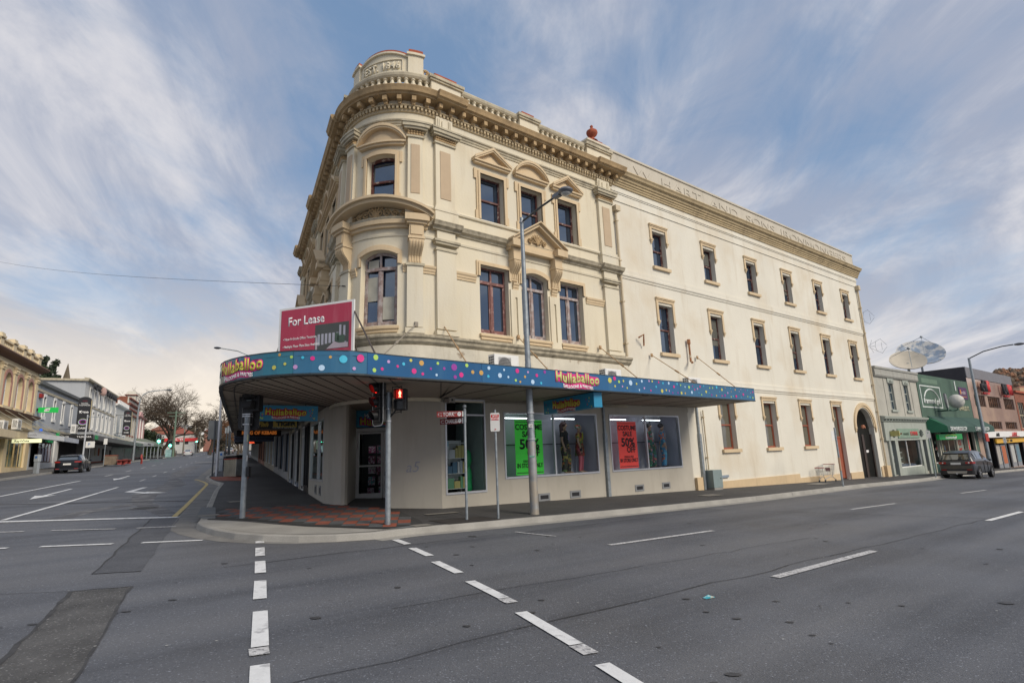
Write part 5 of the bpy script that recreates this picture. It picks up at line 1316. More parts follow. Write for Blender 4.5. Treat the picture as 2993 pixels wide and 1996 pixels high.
hang_sign('hanging_sign', 'black and gold TIGER sign hung next behind the sky blue one', FL(6.5, 2.1), FL(6.9, .5), 3.04, 3.36, .1, BLACK, 'dark shop signs over the side footpath', hs_tiger)
hang_sign('hanging_sign', 'dark sign reading KING OF KEBABS in orange letters', FL(15.2, 2.5), FL(15.6, .5), 3.22, 3.56, .1, mat('brown_black', (.02, .012, .01)), 'dark shop signs over the side footpath',
          lambda D, ex, n, W, t: text('KING OF KEBABS', .22, plane_map(D(W*.5, .006, 3.31), ex, UP, n), 'lettering', OG, t, bold=.01, ext=.001, fontw=.95))
hang_sign('hanging_sign', 'slate blue sign reading SCHOOLWEAR & FOOTWEAR', FL(20.9, 2.6), FL(21.3, .5), 3.2, 3.55, .1, mat('slate_blue_board', (.06, .075, .11)), 'dark shop signs over the side footpath',
          lambda D, ex, n, W, t: text('SCHOOLWEAR & FOOTWEAR', .155, plane_map(D(W*.5, .006, 3.31), ex, UP, n), 'lettering', BLACK, t, bold=.004, ext=.001, fontw=.98))
hang_sign('hanging_sign', 'black sign with a glowing red word, farthest along under the awnings', FL(38, 2.6), FL(38.4, .5), 3.72, 3.95, .1, BLACK, 'dark shop signs over the side footpath',
          lambda D, ex, n, W, t: text('PIZZA', .18, plane_map(D(W*.6, .006, 3.77), ex, UP, n), 'lettering', mat('red_glow', (.7, .08, .03), .5, emit=1.2), t, bold=.01, ext=.001))

# ------------------------------------------------------------------ display window contents
def poster(name, label, s0, s1, z0, z1, col, skew=0):
    t = thing(name, FR((s0+s1)/2, -.085, z0), label, 'poster', 'costume sale posters')
    m = MB(FR); n = 10; rg = []
    for i in range(n+1):
        u = i/n; s = s0+(s1-s0)*u; w = .006*math.sin(u*9)
        rg.append([FR(s, -.09+w, z0), FR(s, -.086+w, z0), FR(s, -.086+w, z1), FR(s, -.09+w, z1)])
    m.loft(rg); m.build('sheet', mat(name+'_'+('green' if col[1] > col[0] else 'red'), col, .5, var=.05, emit=.22), t)  # slight emission put in so the paper looks brighter behind glass
    c = (s0+s1)/2; H = z1-z0; w = s1-s0
    rows = [('COSTUME', .82, .145, .98), ('SALE', .69, .145, .5), ('50%', .47, .25, .72), ('OFF', .335, .18, .46), ('ORIGINAL PRICE', .225, .055, .5), ('IN STORE ONLY', .13, .11, .93)]
    for tx, y, sz, wd in rows:
        cx = c+(.16 if tx == 'OFF' else 0)
        o = text(tx, H*sz, plane_map(FR(cx, -.07, z0+H*y), RD, UP, NR), 'lettering', BLACK, t, ext=.001, bold=H*sz*.03)
        xs = [(v.co-FR(cx, 0)).dot(RD) for v in o.data.vertices]; k = w*wd/(max(xs)-min(xs))
        for v, x in zip(o.data.vertices, xs): v.co += RD*(x*k-x)
    m = MB(FR)
    for y in (.03, .955): m.box(s0+.03, s1-.03, -.078, -.072, z0+H*y, z0+H*(y+.014))
    m.build('rule', BLACK, t)
poster('sale_poster', 'green COSTUME SALE 50% OFF poster in the window behind the lamp pole', 5.68, 6.84, 1.16, 2.9, (.035, .42, .03))
poster('sale_poster', 'red COSTUME SALE 50% OFF poster in the right display window', 10.56, 11.62, 1.17, 2.88, (.62, .04, .03))

def pat(name, base, cols, sc=14):
    if name in MATS: return MATS[name]
    m = bpy.data.materials.new(name); m.use_nodes = True; MATS[name] = m; nt = m.node_tree; N = nt.nodes; L = nt.links
    v = N.new('ShaderNodeTexVoronoi'); v.inputs['Scale'].default_value = sc; tc = N.new('ShaderNodeTexCoord'); L.new(tc.outputs['Object'], v.inputs[0])
    s = N.new('ShaderNodeSeparateColor'); L.new(v.outputs['Color'], s.inputs[0]); r = N.new('ShaderNodeValToRGB'); r.color_ramp.interpolation = 'CONSTANT'
    L.new(s.outputs[0], r.inputs[0]); cs = [base]+cols; e = r.color_ramp.elements
    e[0].position = 0; e[0].color = (*cs[0], 1); e[1].position = .42; e[1].color = (*cs[1], 1)
    for i, c in enumerate(cs[2:]): q = e.new(.42+.58*(i+1)/(len(cs)-1)); q.color = (*c, 1)
    L.new(r.outputs[0], N['Principled BSDF'].inputs['Base Color']); N['Principled BSDF'].inputs['Roughness'].default_value = .7; return m
def skin_mesh(name, nodes, edges, material, parent, sub=2):
    """one continuous body grown over a skeleton"""
    me = bpy.data.meshes.new(name); keys = list(nodes); idx = {k: i for i, k in enumerate(keys)}
    me.from_pydata([nodes[k][0] for k in keys], [(idx[a], idx[b]) for a, b in edges], [])
    ob = bpy.data.objects.new(name, me); COL.objects.link(ob)
    md = ob.modifiers.new('skin', 'SKIN'); md.use_smooth_shade = True
    for i, k in enumerate(keys):
        r = nodes[k][1]; me.skin_vertices[0].data[i].radius = r if isinstance(r, tuple) else (r, r); me.skin_vertices[0].data[i].use_root = (k == 'pelvis')
    sb = ob.modifiers.new('sub', 'SUBSURF'); sb.levels = sub; sb.render_levels = sub
    me.materials.append(material)
    if parent: ob.parent = parent
    return ob
def mannequin(P, face, label, dress, k=1.0, turn=0):
    """life size shop figure standing at P (local frame: x to its left, y backwards)"""
    t = thing('mannequin', P, label, 'mannequin', 'dressed mannequins in the display windows')
    t.rotation_euler.z = face; t.scale = (1.18, 1.15, 1)
    H = 1.74*k
    sk = mat('mannequin_skin', (.42, .26, .18), .5, var=.03)
    N = {'pelvis': ((0, 0, .93), .12), 'waist': ((0, -.005, 1.08), (.105, .085)), 'chest': ((0, 0, 1.27), (.135, .10)), 'shl': ((0, .005, 1.41), (.10, .07)), 'neck': ((0, 0, 1.49), .05), 'jaw': ((0, -.02, 1.56), (.062, .066)), 'head': ((0, -.008, 1.64), (.078, .088)), 'crown': ((0, .005, 1.715), (.055, .062)), 'nose': ((0, -.105, 1.615), .012)}
    E = [('pelvis', 'waist'), ('waist', 'chest'), ('chest', 'shl'), ('shl', 'neck'), ('neck', 'jaw'), ('jaw', 'head'), ('head', 'crown'), ('head', 'nose')]
    for s, q in ((-1, 'r'), (1, 'l')):
        N['sh'+q] = ((s*.17, .01, 1.40), .052); N['el'+q] = ((s*.25, .02, 1.13), .037); N['wr'+q] = ((s*.27, -.05, .90), .026); N['pa'+q] = ((s*.275, -.065, .83), (.018, .034))
        E += [('shl', 'sh'+q), ('sh'+q, 'el'+q), ('el'+q, 'wr'+q), ('wr'+q, 'pa'+q)]
        for i, (dy, ln) in enumerate(((-.03, .07), (-.011, .082), (.009, .078), (.027, .062))):
            N[f'f{i}'+q] = ((s*.277, -.068+dy, .80-ln*.35), .009); N[f'g{i}'+q] = ((s*.268, -.078+dy, .80-ln), .007); E += [('pa'+q, f'f{i}'+q), (f'f{i}'+q, f'g{i}'+q)]
        N['th'+q] = ((s*.255, -.105, .84), .010); N['tt'+q] = ((s*.25, -.125, .80), .008); E += [('pa'+q, 'th'+q), ('th'+q, 'tt'+q)]
        lx = .10+(.03 if s < 0 else .05)
        N['hi'+q] = ((s*.095, 0, .88), .085); N['kn'+q] = ((s*lx, -.02 if s < 0 else -.05, .49), .056); N['an'+q] = ((s*(lx+.01), .02 if s < 0 else -.02, .085), .034); N['ft'+q] = ((s*(lx+.02), -.10 if s < 0 else -.14, .028), (.034, .022)); N['to'+q] = ((s*(lx+.03), -.17 if s < 0 else -.2, .022), (.028, .018))
        E += [('pelvis', 'hi'+q), ('hi'+q, 'kn'+q), ('kn'+q, 'an'+q), ('an'+q, 'ft'+q), ('ft'+q, 'to'+q)]
    N = {a: (tuple(c*k for c in p), (tuple(x*k for x in r) if isinstance(r, tuple) else r*k)) for a, (p, r) in N.items()}
    ob = skin_mesh('body', N, E, sk, t)
    def shell(name, m_, keys, grow, parent=t):
        """garment: tube round a chain of joints"""
        mb = MB()
        for ch in keys:
            rings = []
            for i, (a, g) in enumerate(ch):
                p, r = N[a] if isinstance(a, str) else a
                rx, ry = r if isinstance(r, tuple) else (r, r); c = Vector(p)
                rings.append([c+Vector((math.cos(2*math.pi*j/14)*(rx+g), math.sin(2*math.pi*j/14)*(ry+g), 0)) for j in range(14)])
            mb.loft(rings)
        o = mb.build(name, m_, None, smooth=True); o.parent = parent; return o
    wide = {'top': ((0, 0, 1.445*k), (.13*k, .07*k)), 'mid': ((0, 0, 1.36*k), (.19*k, .115*k)), 'w': ((0, 0, 1.12*k), (.155*k, .115*k)), 'hem': ((0, 0, .90*k), (.175*k, .13*k))}
    up = dress['top']; lg = dress.get('legs'); sleeve = dress.get('sleeve', 'short')
    ch = [[(wide['hem'], .0), (wide['w'], 0), (wide['mid'], 0), (wide['top'], 0)]]
    for q in 'rl': ch.append([('el'+q if sleeve == 'short' else 'wr'+q, .028), ('el'+q, .030), ('sh'+q, .025)] if sleeve != 'none' else [('sh'+q, .02), ('sh'+q, .03)])
    if sleeve == 'short':
        for q in 'rl':
            a, b = Vector(N['sh'+q][0]), Vector(N['el'+q][0]); m_ = ((tuple(a.lerp(b, .6))), .05*k); ch[-2 if q == 'r' else -1] = [(m_, .02), ('sh'+q, .025)]
    tp = shell(dress.get('topname', 'shirt'), up, ch, .02)
    if lg: shell('trousers', lg, [[('an'+q, .045), ('kn'+q, .035), ('hi'+q, .03)] for q in 'rl']+[[('hir', .0), (((0, 0, .93*k), (.17*k, .13*k)), 0), (((0, 0, .99*k), (.165*k, .125*k)), 0)]], .03)
    if dress.get('skirt'): shell('skirt', dress['skirt'], [[(((0, 0, .60*k), (.20*k, .16*k)), 0), (((0, 0, .92*k), (.175*k, .14*k)), 0), (((0, 0, 1.08*k), (.15*k, .115*k)), 0)]], .0)
    if dress.get('tights'): shell('tights', dress['tights'], [[('an'+q, .006), ('kn'+q, .006), ('hi'+q, .006)] for q in 'rl'], .0)
    hr = dress.get('hair', 'short'); hm = dress.get('haircol', mat('dark_hair', (.02, .015, .012), .6))
    mb = MB(); mb.ball(Vector((0, .018*k, 1.665*k)), .098*k, .105*k, .10*k, 16)
    if hr == 'long': mb.loft([[Vector((math.cos(2*math.pi*j/12)*x, .075+math.sin(2*math.pi*j/12)*y, z))*k for j in range(12)] for x, y, z in ((.06, .02, 1.22), (.13, .05, 1.32), (.125, .06, 1.5), (.10, .07, 1.66))])
    o = mb.build('hair', hm, None, smooth=True); o.parent = t
    if dress.get('shoes'):
        for q in 'rl':
            a, b = Vector(N['an'+q][0]), Vector(N['to'+q][0]); mb = MB(); mb.ball(a.lerp(b, .6)+Vector((0, 0, -.005)), .05, .13, .045, 10); o = mb.build('shoe', BLACK, None, smooth=True); o.parent = t
    if dress.get('beads'):
        mb = MB(); pts = [Vector((math.cos(a)*.10, -.10-.03*math.sin(a)*-1 if 0 else -.115, 1.30+math.sin(a)*.13)) for a in [2*math.pi*i/16 for i in range(17)]]; mb.tube(pts, .012, 6)
        o = mb.build('bead_necklace', mat('yellow_beads', (.6, .6, .05), .4), None, smooth=True); o.parent = t
    if dress.get('gloves'):
        for q in 'rl': mb = MB(); mb.ball(Vector(N['pa'+q][0]), .03, .045, .07, 8); o = mb.build('glove', BLACK, None, smooth=True); o.parent = t
    if dress.get('print'):
        mb = MB(); rr = random.Random(8)
        for i in range(14): mb.m = i % 2; mb.obox(Vector((rr.uniform(-.07, .07), -.132, rr.uniform(1.16, 1.32))), Vector((1, 0, 0)), Vector((0, 1, 0)), UP, .02, .004, .015)
        o = mb.build('shirt_print', [mat('print_blue', (.1, .35, .6)), mat('print_pink', (.6, .15, .3))], None); o.parent = tp
    if dress.get('lapels'):
        mb = MB(); mb.loft([[Vector((x*w, -.128, z)) for x in (-1, 1)]+[Vector((x*w, -.12, z)) for x in (1, -1)] for w, z in ((.012, 1.12), (.045, 1.40))]); o = mb.build('shirt_front', WHITEP, None); o.parent = tp
    # base rod
    mb = MB(); mb.tube([Vector((0, .13, 0)), Vector((0, .13, .9*k))], .010, 6); mb.lathe((0, .1, 0), [(.16, 0), (.16, .012)], 16); o = mb.build('support', ALU, None); o.parent = t
    return t
fz = math.atan2(NR.y, NR.x)+math.pi/2
TROP = lambda n, b, c: pat(n, b, c, 13)
BLK = mat('black_cloth', (.015, .013, .013), .8); MRN = mat('maroon_cloth', (.05, .008, .012), .8)
mannequin(FR(8.28, -.55, 1.085), fz+.55, 'mannequin with long dark hair, black printed tee and dark patterned trousers', {'top': BLK, 'print': 1, 'legs': TROP('dark_pattern', (.03, .025, .02), [(.35, .12, .04), (.10, .18, .06), (.3, .25, .06), (.03, .025, .02)]), 'hair': 'long', 'haircol': mat('dark_red_hair', (.035, .01, .012), .6)}, 1.03)
mannequin(FR(9.0, -.55, 1.085), fz+.7, 'mannequin in a short patterned dress with yellow beads and pink tights', {'top': TROP('party_pattern', (.16, .03, .02), [(.4, .28, .05), (.10, .2, .05), (.35, .05, .04), (.12, .03, .02)]), 'skirt': TROP('party_pattern', (.16, .03, .02), []), 'tights': mat('pink_tights', (.55, .12, .16), .7), 'beads': 1, 'gloves': 1, 'haircol': pat('headscarf', (.05, .25, .12), [(.5, .08, .05), (.6, .55, .5)], 16)}, .99)
mannequin(FR(13.05, -.6, 1.085), fz+.3, 'mannequin in a dark green flowered suit beside the blue one', {'top': TROP('green_tropic', (.02, .09, .05), [(.5, .10, .12), (.03, .2, .1), (.05, .12, .2), (.5, .2, .25)]), 'legs': TROP('green_tropic', (0, 0, 0), [(0, 0, 0)]), 'sleeve': 'long', 'topname': 'jacket', 'lapels': 1, 'shoes': 1, 'haircol': mat('black_hair', (.02, .015, .012), .6)}, 1.02)
mannequin(FR(13.78, -.55, 1.085), fz+.75, 'mannequin in a bright blue suit printed with orange fish', {'top': TROP('blue_tropic', (.04, .22, .40), [(.55, .14, .05), (.03, .12, .3), (.1, .35, .5), (.5, .3, .2)]), 'legs': TROP('blue_tropic', (0, 0, 0), [(0, 0, 0)]), 'sleeve': 'long', 'topname': 'jacket', 'lapels': 1, 'shoes': 1}, 1.02)

def stock():
    """goods behind the tall window, the doors and the side window"""
    rr = random.Random(21)
    t = thing('goods_shelf', FR(3.75, -.7, .47), 'white wheeled rack of party goods and wrapping behind the tall window', 'shelf')
    m = MB(FR)
    for z in (.86, 1.3, 1.75, 2.2): m.box(3.1, 4.08, -.8, -.5, z, z+.02)
    for s in (3.12, 4.05): m.box(s-.012, s+.012, -.8, -.77, .52, 2.3)
    m.box(3.1, 4.08, -.81, -.79, .86, 2.3); m.build('rack', mat('white_wire', (.55, .55, .55), .5), t)
    for c in (3.2, 4.0): m = MB(); m.ball(FR(c, -.62, .50), .04, n=8); m.build('castor', BLACK, t)
    cols = [mat('goods_%d' % i, c, .5, var=.1) for i, c in enumerate([(.5, .05, .05), (.5, .5, .52), (.12, .3, .38), (.10, .25, .14), (.45, .42, .3), (.05, .12, .2), (.42, .35, .12), (.3, .32, .36)])]
    k = 0
    for z, h in ((.88, .38), (1.32, .38), (1.77, .38)):
        s = 3.13
        while s < 4.0:
            w = rr.uniform(.08, .26); g = MB(FR); hh = h*rr.uniform(.55, 1); g.box(s, min(4.04, s+w-.015), -.62, -.49, z, z+hh); o = g.build('packet', cols[rr.randrange(8)], t); s += w
    m = MB(FR); m.box(3.14, 3.42, -.47, -.45, 2.12, 2.27); m.build('shelf_sign', mat('shelf_sign_blue', (.25, .4, .5)), t)
    t = thing('balloon_string', FR(4.5, -.6, 2.2), 'tall green foil party bags hanging behind the tall window', 'decoration')
    for z in (2.0, 1.5, 1.2): m = MB(FR); m.loft([[FR(4.22+math.cos(a)*r, -.6+math.sin(a)*r*.5, z-d) for a in [2*math.pi*i/9 for i in range(9)]] for r, d in ((.03, 0), (.10, .1), (.12, .35), (.06, .5))]); m.build('foil_bag', mat('foil_green', (.02, .30, .10), .3), t)
    D0 = V2(-5.3, 20.3)
    t = thing('gift_bag_stand', D0+Vector((.8, .3, .56)), 'rack of patterned gift bags seen through the glass entrance doors', 'rack')
    for i in range(4):
        for j in range(5):
            P = Vector((-5.15+.36*i+rr.uniform(-.05, .05), 20.5+rr.uniform(0, .3), .75+.36*j)); m = MB(); m.obox(P, Vector((1, 0, 0)), Vector((0, 1, 0)), UP, .12, .04, rr.uniform(.11, .16)); m.build('gift_bag', pat('bag_%s' % 'abcd'[(i+j) % 4], ((.35, .06, .15), (.10, .25, .28), (.4, .4, .4), (.2, .05, .08))[(i+j) % 4], [(.5, .4, .45), (.3, .1, .2)], 22), t)
    t = thing('costume_rack', FL(5.4, -.8, .9), 'lime and blue costumes hanging in the lit side window', 'rack')
    for i in range(7):
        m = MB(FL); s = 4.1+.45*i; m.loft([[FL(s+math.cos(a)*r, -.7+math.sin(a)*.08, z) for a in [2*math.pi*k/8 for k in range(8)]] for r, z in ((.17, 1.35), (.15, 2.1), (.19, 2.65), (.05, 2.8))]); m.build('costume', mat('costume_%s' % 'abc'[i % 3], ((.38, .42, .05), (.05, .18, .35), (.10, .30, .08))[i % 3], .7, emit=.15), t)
    m = MB(FL); m.box(3.9, 7.2, -.72, -.68, 2.86, 2.89); m.build('rail', ALU, t)
    for s in (4.2, 5.6): m = MB(FL); m.box(s, s+1.1, -.5, -.45, 3.08, 3.12); m.build('tube_lamp', TUBE, B)
    m = MB(FL); m.quad(FL(5.0, -1.0, 1), FL(7.5, -1.0, 1), FL(7.5, -1.0, 3.4), FL(5.0, -1.0, 3.4)); m.quad(FL(3.9, 0, 1.18), FL(7.5, 0, 1.18), FL(7.5, -1.0, 1.18), FL(4.6, -1.0, 1.18)); m.quad(FL(7.5, 0, 1), FL(7.5, -1.3, 1), FL(7.5, -1.3, 3.4), FL(7.5, 0, 3.4)); m.build('shop_interior', mat('dim_wall', (.12, .13, .12)), B)
stock()
# ------------------------------------------------------------------ street furniture
SRED = mat('street_sign_red', (.33, .035, .03), .45, var=.08); SRED2 = mat('street_sign_dark_red', (.17, .018, .02), .5, var=.08)
X, Y = Vector((1, 0, 0)), Vector((0, 1, 0))
def rounded(w, h, r, n=5):
    return [(sx*(w/2-r)+r*math.cos(a), sy*(h/2-r)+r*math.sin(a)) for sx, sy, a0 in ((1, 1, 0), (-1, 1, 90), (-1, -1, 180), (1, -1, 270)) for a in [R_(a0+90*k/n) for k in range(n+1)]]
def plate(mb, c, ex, ey, w, h, r, t):
    n = ex.cross(ey); pts = rounded(w, h, r); mb.loft([[c+ex*x+ey*y+n*(-t/2) for x, y in pts], [c+ex*x+ey*y+n*(t/2) for x, y in pts]])
def lantern(t, c, d, mats, lit=None, board=True, n=3, gap=.30, r=.10):
    """signal head at c facing d: backing board, housings, lenses with visors"""
    d = d.normalized(); ex = UP.cross(d).normalized(); H = n*gap
    if board:
        m = MB(); plate(m, c-d*.02, ex, UP, .52, H+.16, .12, .012); bd = m.build('target_board', BLACK, t)
        m = MB(); pts = rounded(.52, H+.16, .12); p2 = rounded(.485, H+.125, .105)
        ids = [[c-d*.012+ex*x+UP*y for x, y in pts], [c-d*.012+ex*x+UP*y for x, y in p2], [c-d*.009+ex*x+UP*y for x, y in p2], [c-d*.009+ex*x+UP*y for x, y in pts], [c-d*.012+ex*x+UP*y for x, y in pts]]
        m.loft(ids, caps=False); m.build('white_border', WHITEP, bd)
    for i in range(n):
        cc = c+UP*((n-1)/2-i)*gap
        m = MB(); m.obox(cc-d*.06, ex, d, UP, gap*.46, .09, gap*.485); hs = m.build('signal_housing', BLACK, t, bevel=.012)
        m = MB(); k = 18; m.loft([[cc+d*.033+ex*math.cos(2*math.pi*j/k)*r+UP*math.sin(2*math.pi*j/k)*r for j in range(k)], [cc+d*.045+ex*math.cos(2*math.pi*j/k)*r*.8+UP*math.sin(2*math.pi*j/k)*r*.8 for j in range(k)]])
        m.build('lens', mats[i], hs)
        m = MB(); ring = []
        for j in range(k-3):
            a = R_(-60)+R_(300)*j/(k-4); q = ex*math.cos(a)+UP*math.sin(a)
            ring.append([cc+d*.03+q*(r+.012), cc+d*(.03+.12+.05*math.sin(a))+q*(r+.008), cc+d*(.03+.12+.05*math.sin(a))+q*(r+.0), cc+d*.03+q*(r+.004)])
        m.loft(ring); m.build('visor', BLACK, hs)
LENSR = mat('lens_red', (.35, .01, .01), .3, emit=2.6, emcol=(1, .02, .01)); LENSD = mat('lens_off', (.02, .02, .02), .25); LENSREFL = mat('lens_red_reflection', (.10, .012, .01), .3, emit=.3, emcol=(1, .05, .03)); LENSG = mat('lens_green', (.02, .5, .25), .3, emit=14, emcol=(.08, 1, .55))  # faint red glow stands in for red reflected in the unlit middle lens
def traffic_right():
    P = Vector((-2.91, 13.16, 0)); P.z = gz(P.x, P.y)
    t = thing('traffic_light', P, 'galvanised traffic light pole with lit red lamp and red walking figure, nearest the shop entrance', 'traffic light', 'traffic lights at the corner')
    m = MB(); m.tube([P-UP*.05, Vector((P.x, P.y, 3.0))], .062, 14); m.tube([Vector((P.x, P.y, 2.98)), Vector((P.x, P.y, 3.30))], .085, 14); m.tube([Vector((P.x, P.y, 2.95)), Vector((P.x, P.y, 2.98))], .095, 14); m.build('pole', GALV, t, smooth=True)
    d = Vector((-.76, -.65, 0)).normalized(); c = Vector((P.x-.22, P.y-.14, 3.07))
    lantern(t, c, d, (LENSR, LENSREFL, LENSD), gap=.31)
    m = MB(); m.tube([Vector((P.x, P.y, 2.75)), c-d*.08-UP*.32], .02, 6); m.tube([Vector((P.x, P.y, 3.2)), c-d*.08+UP*.2], .02, 6); m.build('bracket', BLACK, t)
    # pedestrian head
    dp = Vector((-.12, -1, 0)).normalized(); ex = UP.cross(dp).normalized(); c = Vector((P.x+.30, P.y-.02, 3.12))
    m = MB(); m.obox(c, ex, dp, UP, .135, .09, .245); hd = m.build('pedestrian_signal', BLACK, t, bevel=.02)
    for k, (zz, mt) in enumerate(((.12, mat('ped_red_glow', (.12, .004, .004), .3, emit=.25, emcol=(1, .02, .01))), (-.125, LENSD))):
        m = MB(); cc = c+dp*.092+UP*zz
        m.obox(cc, ex, dp, UP, .095, .004, .095); m.build('lens', mt, hd)
        m = MB(); m.obox(cc+dp*.06+UP*.105, ex, dp, UP, .11, .07, .006); m.obox(cc+dp*.06+ex*.108, ex, dp, UP, .005, .07, .10); m.obox(cc+dp*.06-ex*.108, ex, dp, UP, .005, .07, .10); m.build('visor', BLACK, hd)
    man = mat('red_man', (1, .2, .12), .5, emit=7, emcol=(1, .16, .09)); cc = c+dp*.099+UP*.12
    m = MB(); q = lambda x, y: cc+ex*x+UP*y
    n = 10; m.loft([[q(math.cos(2*math.pi*j/n)*.012, .068+math.sin(2*math.pi*j/n)*.012) for j in range(n)], [q(math.cos(2*math.pi*j/n)*.012, .068+math.sin(2*math.pi*j/n)*.012)+dp*.002 for j in range(n)]])
    for pts in (((-.024, .052), (.024, .052), (.030, .0), (.022, -.005), (.014, .03), (.014, -.02), (-.014, -.02), (-.014, .03), (-.022, -.005), (-.030, .0)), ((-.014, -.018), (-.001, -.018), (-.010, -.078), (-.026, -.078)), ((.001, -.018), (.014, -.018), (.026, -.078), (.010, -.078))):
        m.loft([[q(*p) for p in pts], [q(*p)+dp*.002 for p in pts]])
    m.build('red_figure', man, hd)
    m = MB(); m.tube([Vector((P.x+.09, P.y, 3.42)), c+UP*.30], .008, 6); m.tube([c+UP*.24, c+UP*.32], .014, 6); m.tube([Vector((P.x+.09, P.y, 3.42)), Vector((P.x+.09, P.y, 2.85))], .008, 6); m.tube([Vector((P.x+.06, P.y, 2.8)), c-UP*.27], .008, 6); m.tube([c-UP*.24, c-UP*.31], .013, 6); m.tube([Vector((P.x, P.y, 2.70)), Vector((P.x+.1, P.y-.03, 2.78)), c-UP*.2-ex*.1], .02, 6); m.build('bracket', BLACK, t)
    for z in (2.9, 2.62): m = MB(); m.tube([Vector((P.x, P.y, z)), Vector((P.x, P.y, z+.035))], .075, 12); m.build('clamp', ALU, t)
traffic_right()
def traffic_left():
    P = Vector((-6.71, 14.35, 0)); P.z = gz(P.x, P.y)
    t = thing('traffic_light', P, 'traffic light seen from behind, broad black backing board, at the left end of red paving', 'traffic light', 'traffic lights at the corner')
    m = MB(); m.tube([P-UP*.05, Vector((P.x, P.y, 3.05))], .068, 14); m.build('pole', GALV, t, smooth=True)
    d = Vector((-.12, 1, 0)).normalized(); c = Vector((P.x-.06, P.y+.22, 3.15))
    lantern(t, c, d, (LENSD, LENSD, LENSD), gap=.28)
    m = MB()
    for i in range(4): m.obox(c-d*.05+X*(-.10)+UP*(.32-.215*i), X, Y, UP, .055, .05, .10)
    m.build('ribbed_back', mat('grey_ribs', (.13, .12, .11), .6, var=.2), t)
    # pedestrian head on the mast top facing the viewer's right, with deep louvres
    c2 = Vector((P.x+.10, P.y, 3.36)); m = MB(); m.obox(c2+X*.12, X, Y, UP, .11, .13, .27); hd = m.build('pedestrian_signal', BLACK, t, bevel=.03)
    for zz in (.13, -.12):
        m = MB(); c3 = c2+UP*zz; m.loft([[c3+X*(s*.13)-Y*.14+UP*(-.10), c3+X*(s*.13)-Y*.14+UP*.11, c3+X*(s*.13-.0)-Y*.34+UP*.09, c3+X*(s*.10)-Y*.34-UP*.06] for s in (-1, 1)]); m.build('visor', mat('visor_black', (.018, .018, .02), .6), hd)
    m = MB(); m.obox(c2+X*-.02-Y*.15, X, Y, UP, .06, .01, .02); m.build('pale_louvre', mat('louvre_grey', (.25, .3, .3)), hd)
    for z in (3.03, 2.98, 2.78): m = MB(); m.obox(Vector((P.x, P.y, z)), X, Y, UP, .10 if z > 2.9 else .08, .085, .014); m.build('clamp', ALU, t)
    m = MB(); m.tube([c2+X*.2-UP*.25, Vector((P.x+.25, P.y-.05, 2.86)), Vector((P.x+.10, P.y-.05, 2.98))], .006, 5); m.build('cable', BLACK, t)
    m = MB(); m.obox(Vector((P.x+.10, P.y-.02, 1.62)), X, Y, UP, .035, .06, .12); m.build('push_button_box', BLACK, t, bevel=.01)
    m = MB(); m.obox(Vector((P.x+.055, P.y-.055, 2.44)), X, Y, UP, .012, .006, .09); m.build('sticker', mat('cream_sticker', (.5, .5, .3)), t); m = MB(); m.obox(Vector((P.x+.06, P.y-.045, 1.95)), X, Y, UP, .01, .006, .07); m.build('sticker', WHITEP, t)
traffic_left()

def street_names():
    P = Vector((-1.24, 14.13, 0)); P.z = gz(P.x, P.y); t = thing('street_name_post', P, 'thin post with ball finial carrying red YORK and CHARLES street blades', 'street sign')
    m = MB(); m.tube([P, Vector((P.x, P.y, 2.95))], .032, 12); m.tube([Vector((P.x, P.y, 2.6)), Vector((P.x, P.y, 2.93))], .04, 12); m.ball(Vector((P.x, P.y, 3.0)), .052, n=12); m.build('post', GALV, t, smooth=True)
    for dr, z, L, word, small, cm, nums in ((Vector((-.93, -.25, 0)), 2.745, .64, 'YORK', 'STREET', SRED, ('10-25', '13-28')), (Vector((-.93, .36, 0)), 2.585, .64, 'CHARLES', 'ST', SRED2, ('20-18', '21-25'))):
        dr = dr.normalized(); ex = -dr; n = ex.cross(UP); A = Vector((P.x, P.y, z))+dr*(L+.05)
        m = MB(); m.loft([[A+n*o+ex*a+UP*b for a, b in ((0, 0), (L, 0), (L, .14), (0, .14))] for o in (-.006, .006)]); b = m.build('blade', cm, t)
        def mp(x, y): return plane_map(A+ex*x+UP*y+n*.008, ex, UP, n)
        text(word, .135, mp(.29 if len(word) < 5 else .32, .022), 'lettering', LWH, b, ext=.001, bold=.003, fontw=.62 if len(word) > 5 else .78)
        text(small, .045, mp(.44 if len(word) < 5 else .48, .085), 'lettering', LWH, b, ext=.001, bold=.001, fontw=.8)
        text('<', .16, mp(.045, .01), 'arrow', LWH, b, ext=.001, bold=0, fontw=.35)
        for i, s in enumerate(nums): text(s, .036, mp(.095, .085-.065*i), 'lettering', LWH, b, ext=.001, fontw=.7)
        m = MB(); disc(m, mp(L-.085, .07), 0, 0, .055, 18, 0, .002, .85); e = m.build('crest', LWH, b)
        m = MB(); mq = mp(L-.085, .07)
        for x in (-.018, 0, .018): disc(m, mq, x, -.004, .008, 6, .003, .001); disc(m, mq, x*.6, .018, .007, 6, .003, .001)
        m.build('crest_mark', GALV, e)
        m = MB(); m.obox(Vector((P.x, P.y, z+.07))+dr*.045, dr, n, UP, .02, .02, .065); m.build('clamp', WHITEP, t)
street_names()
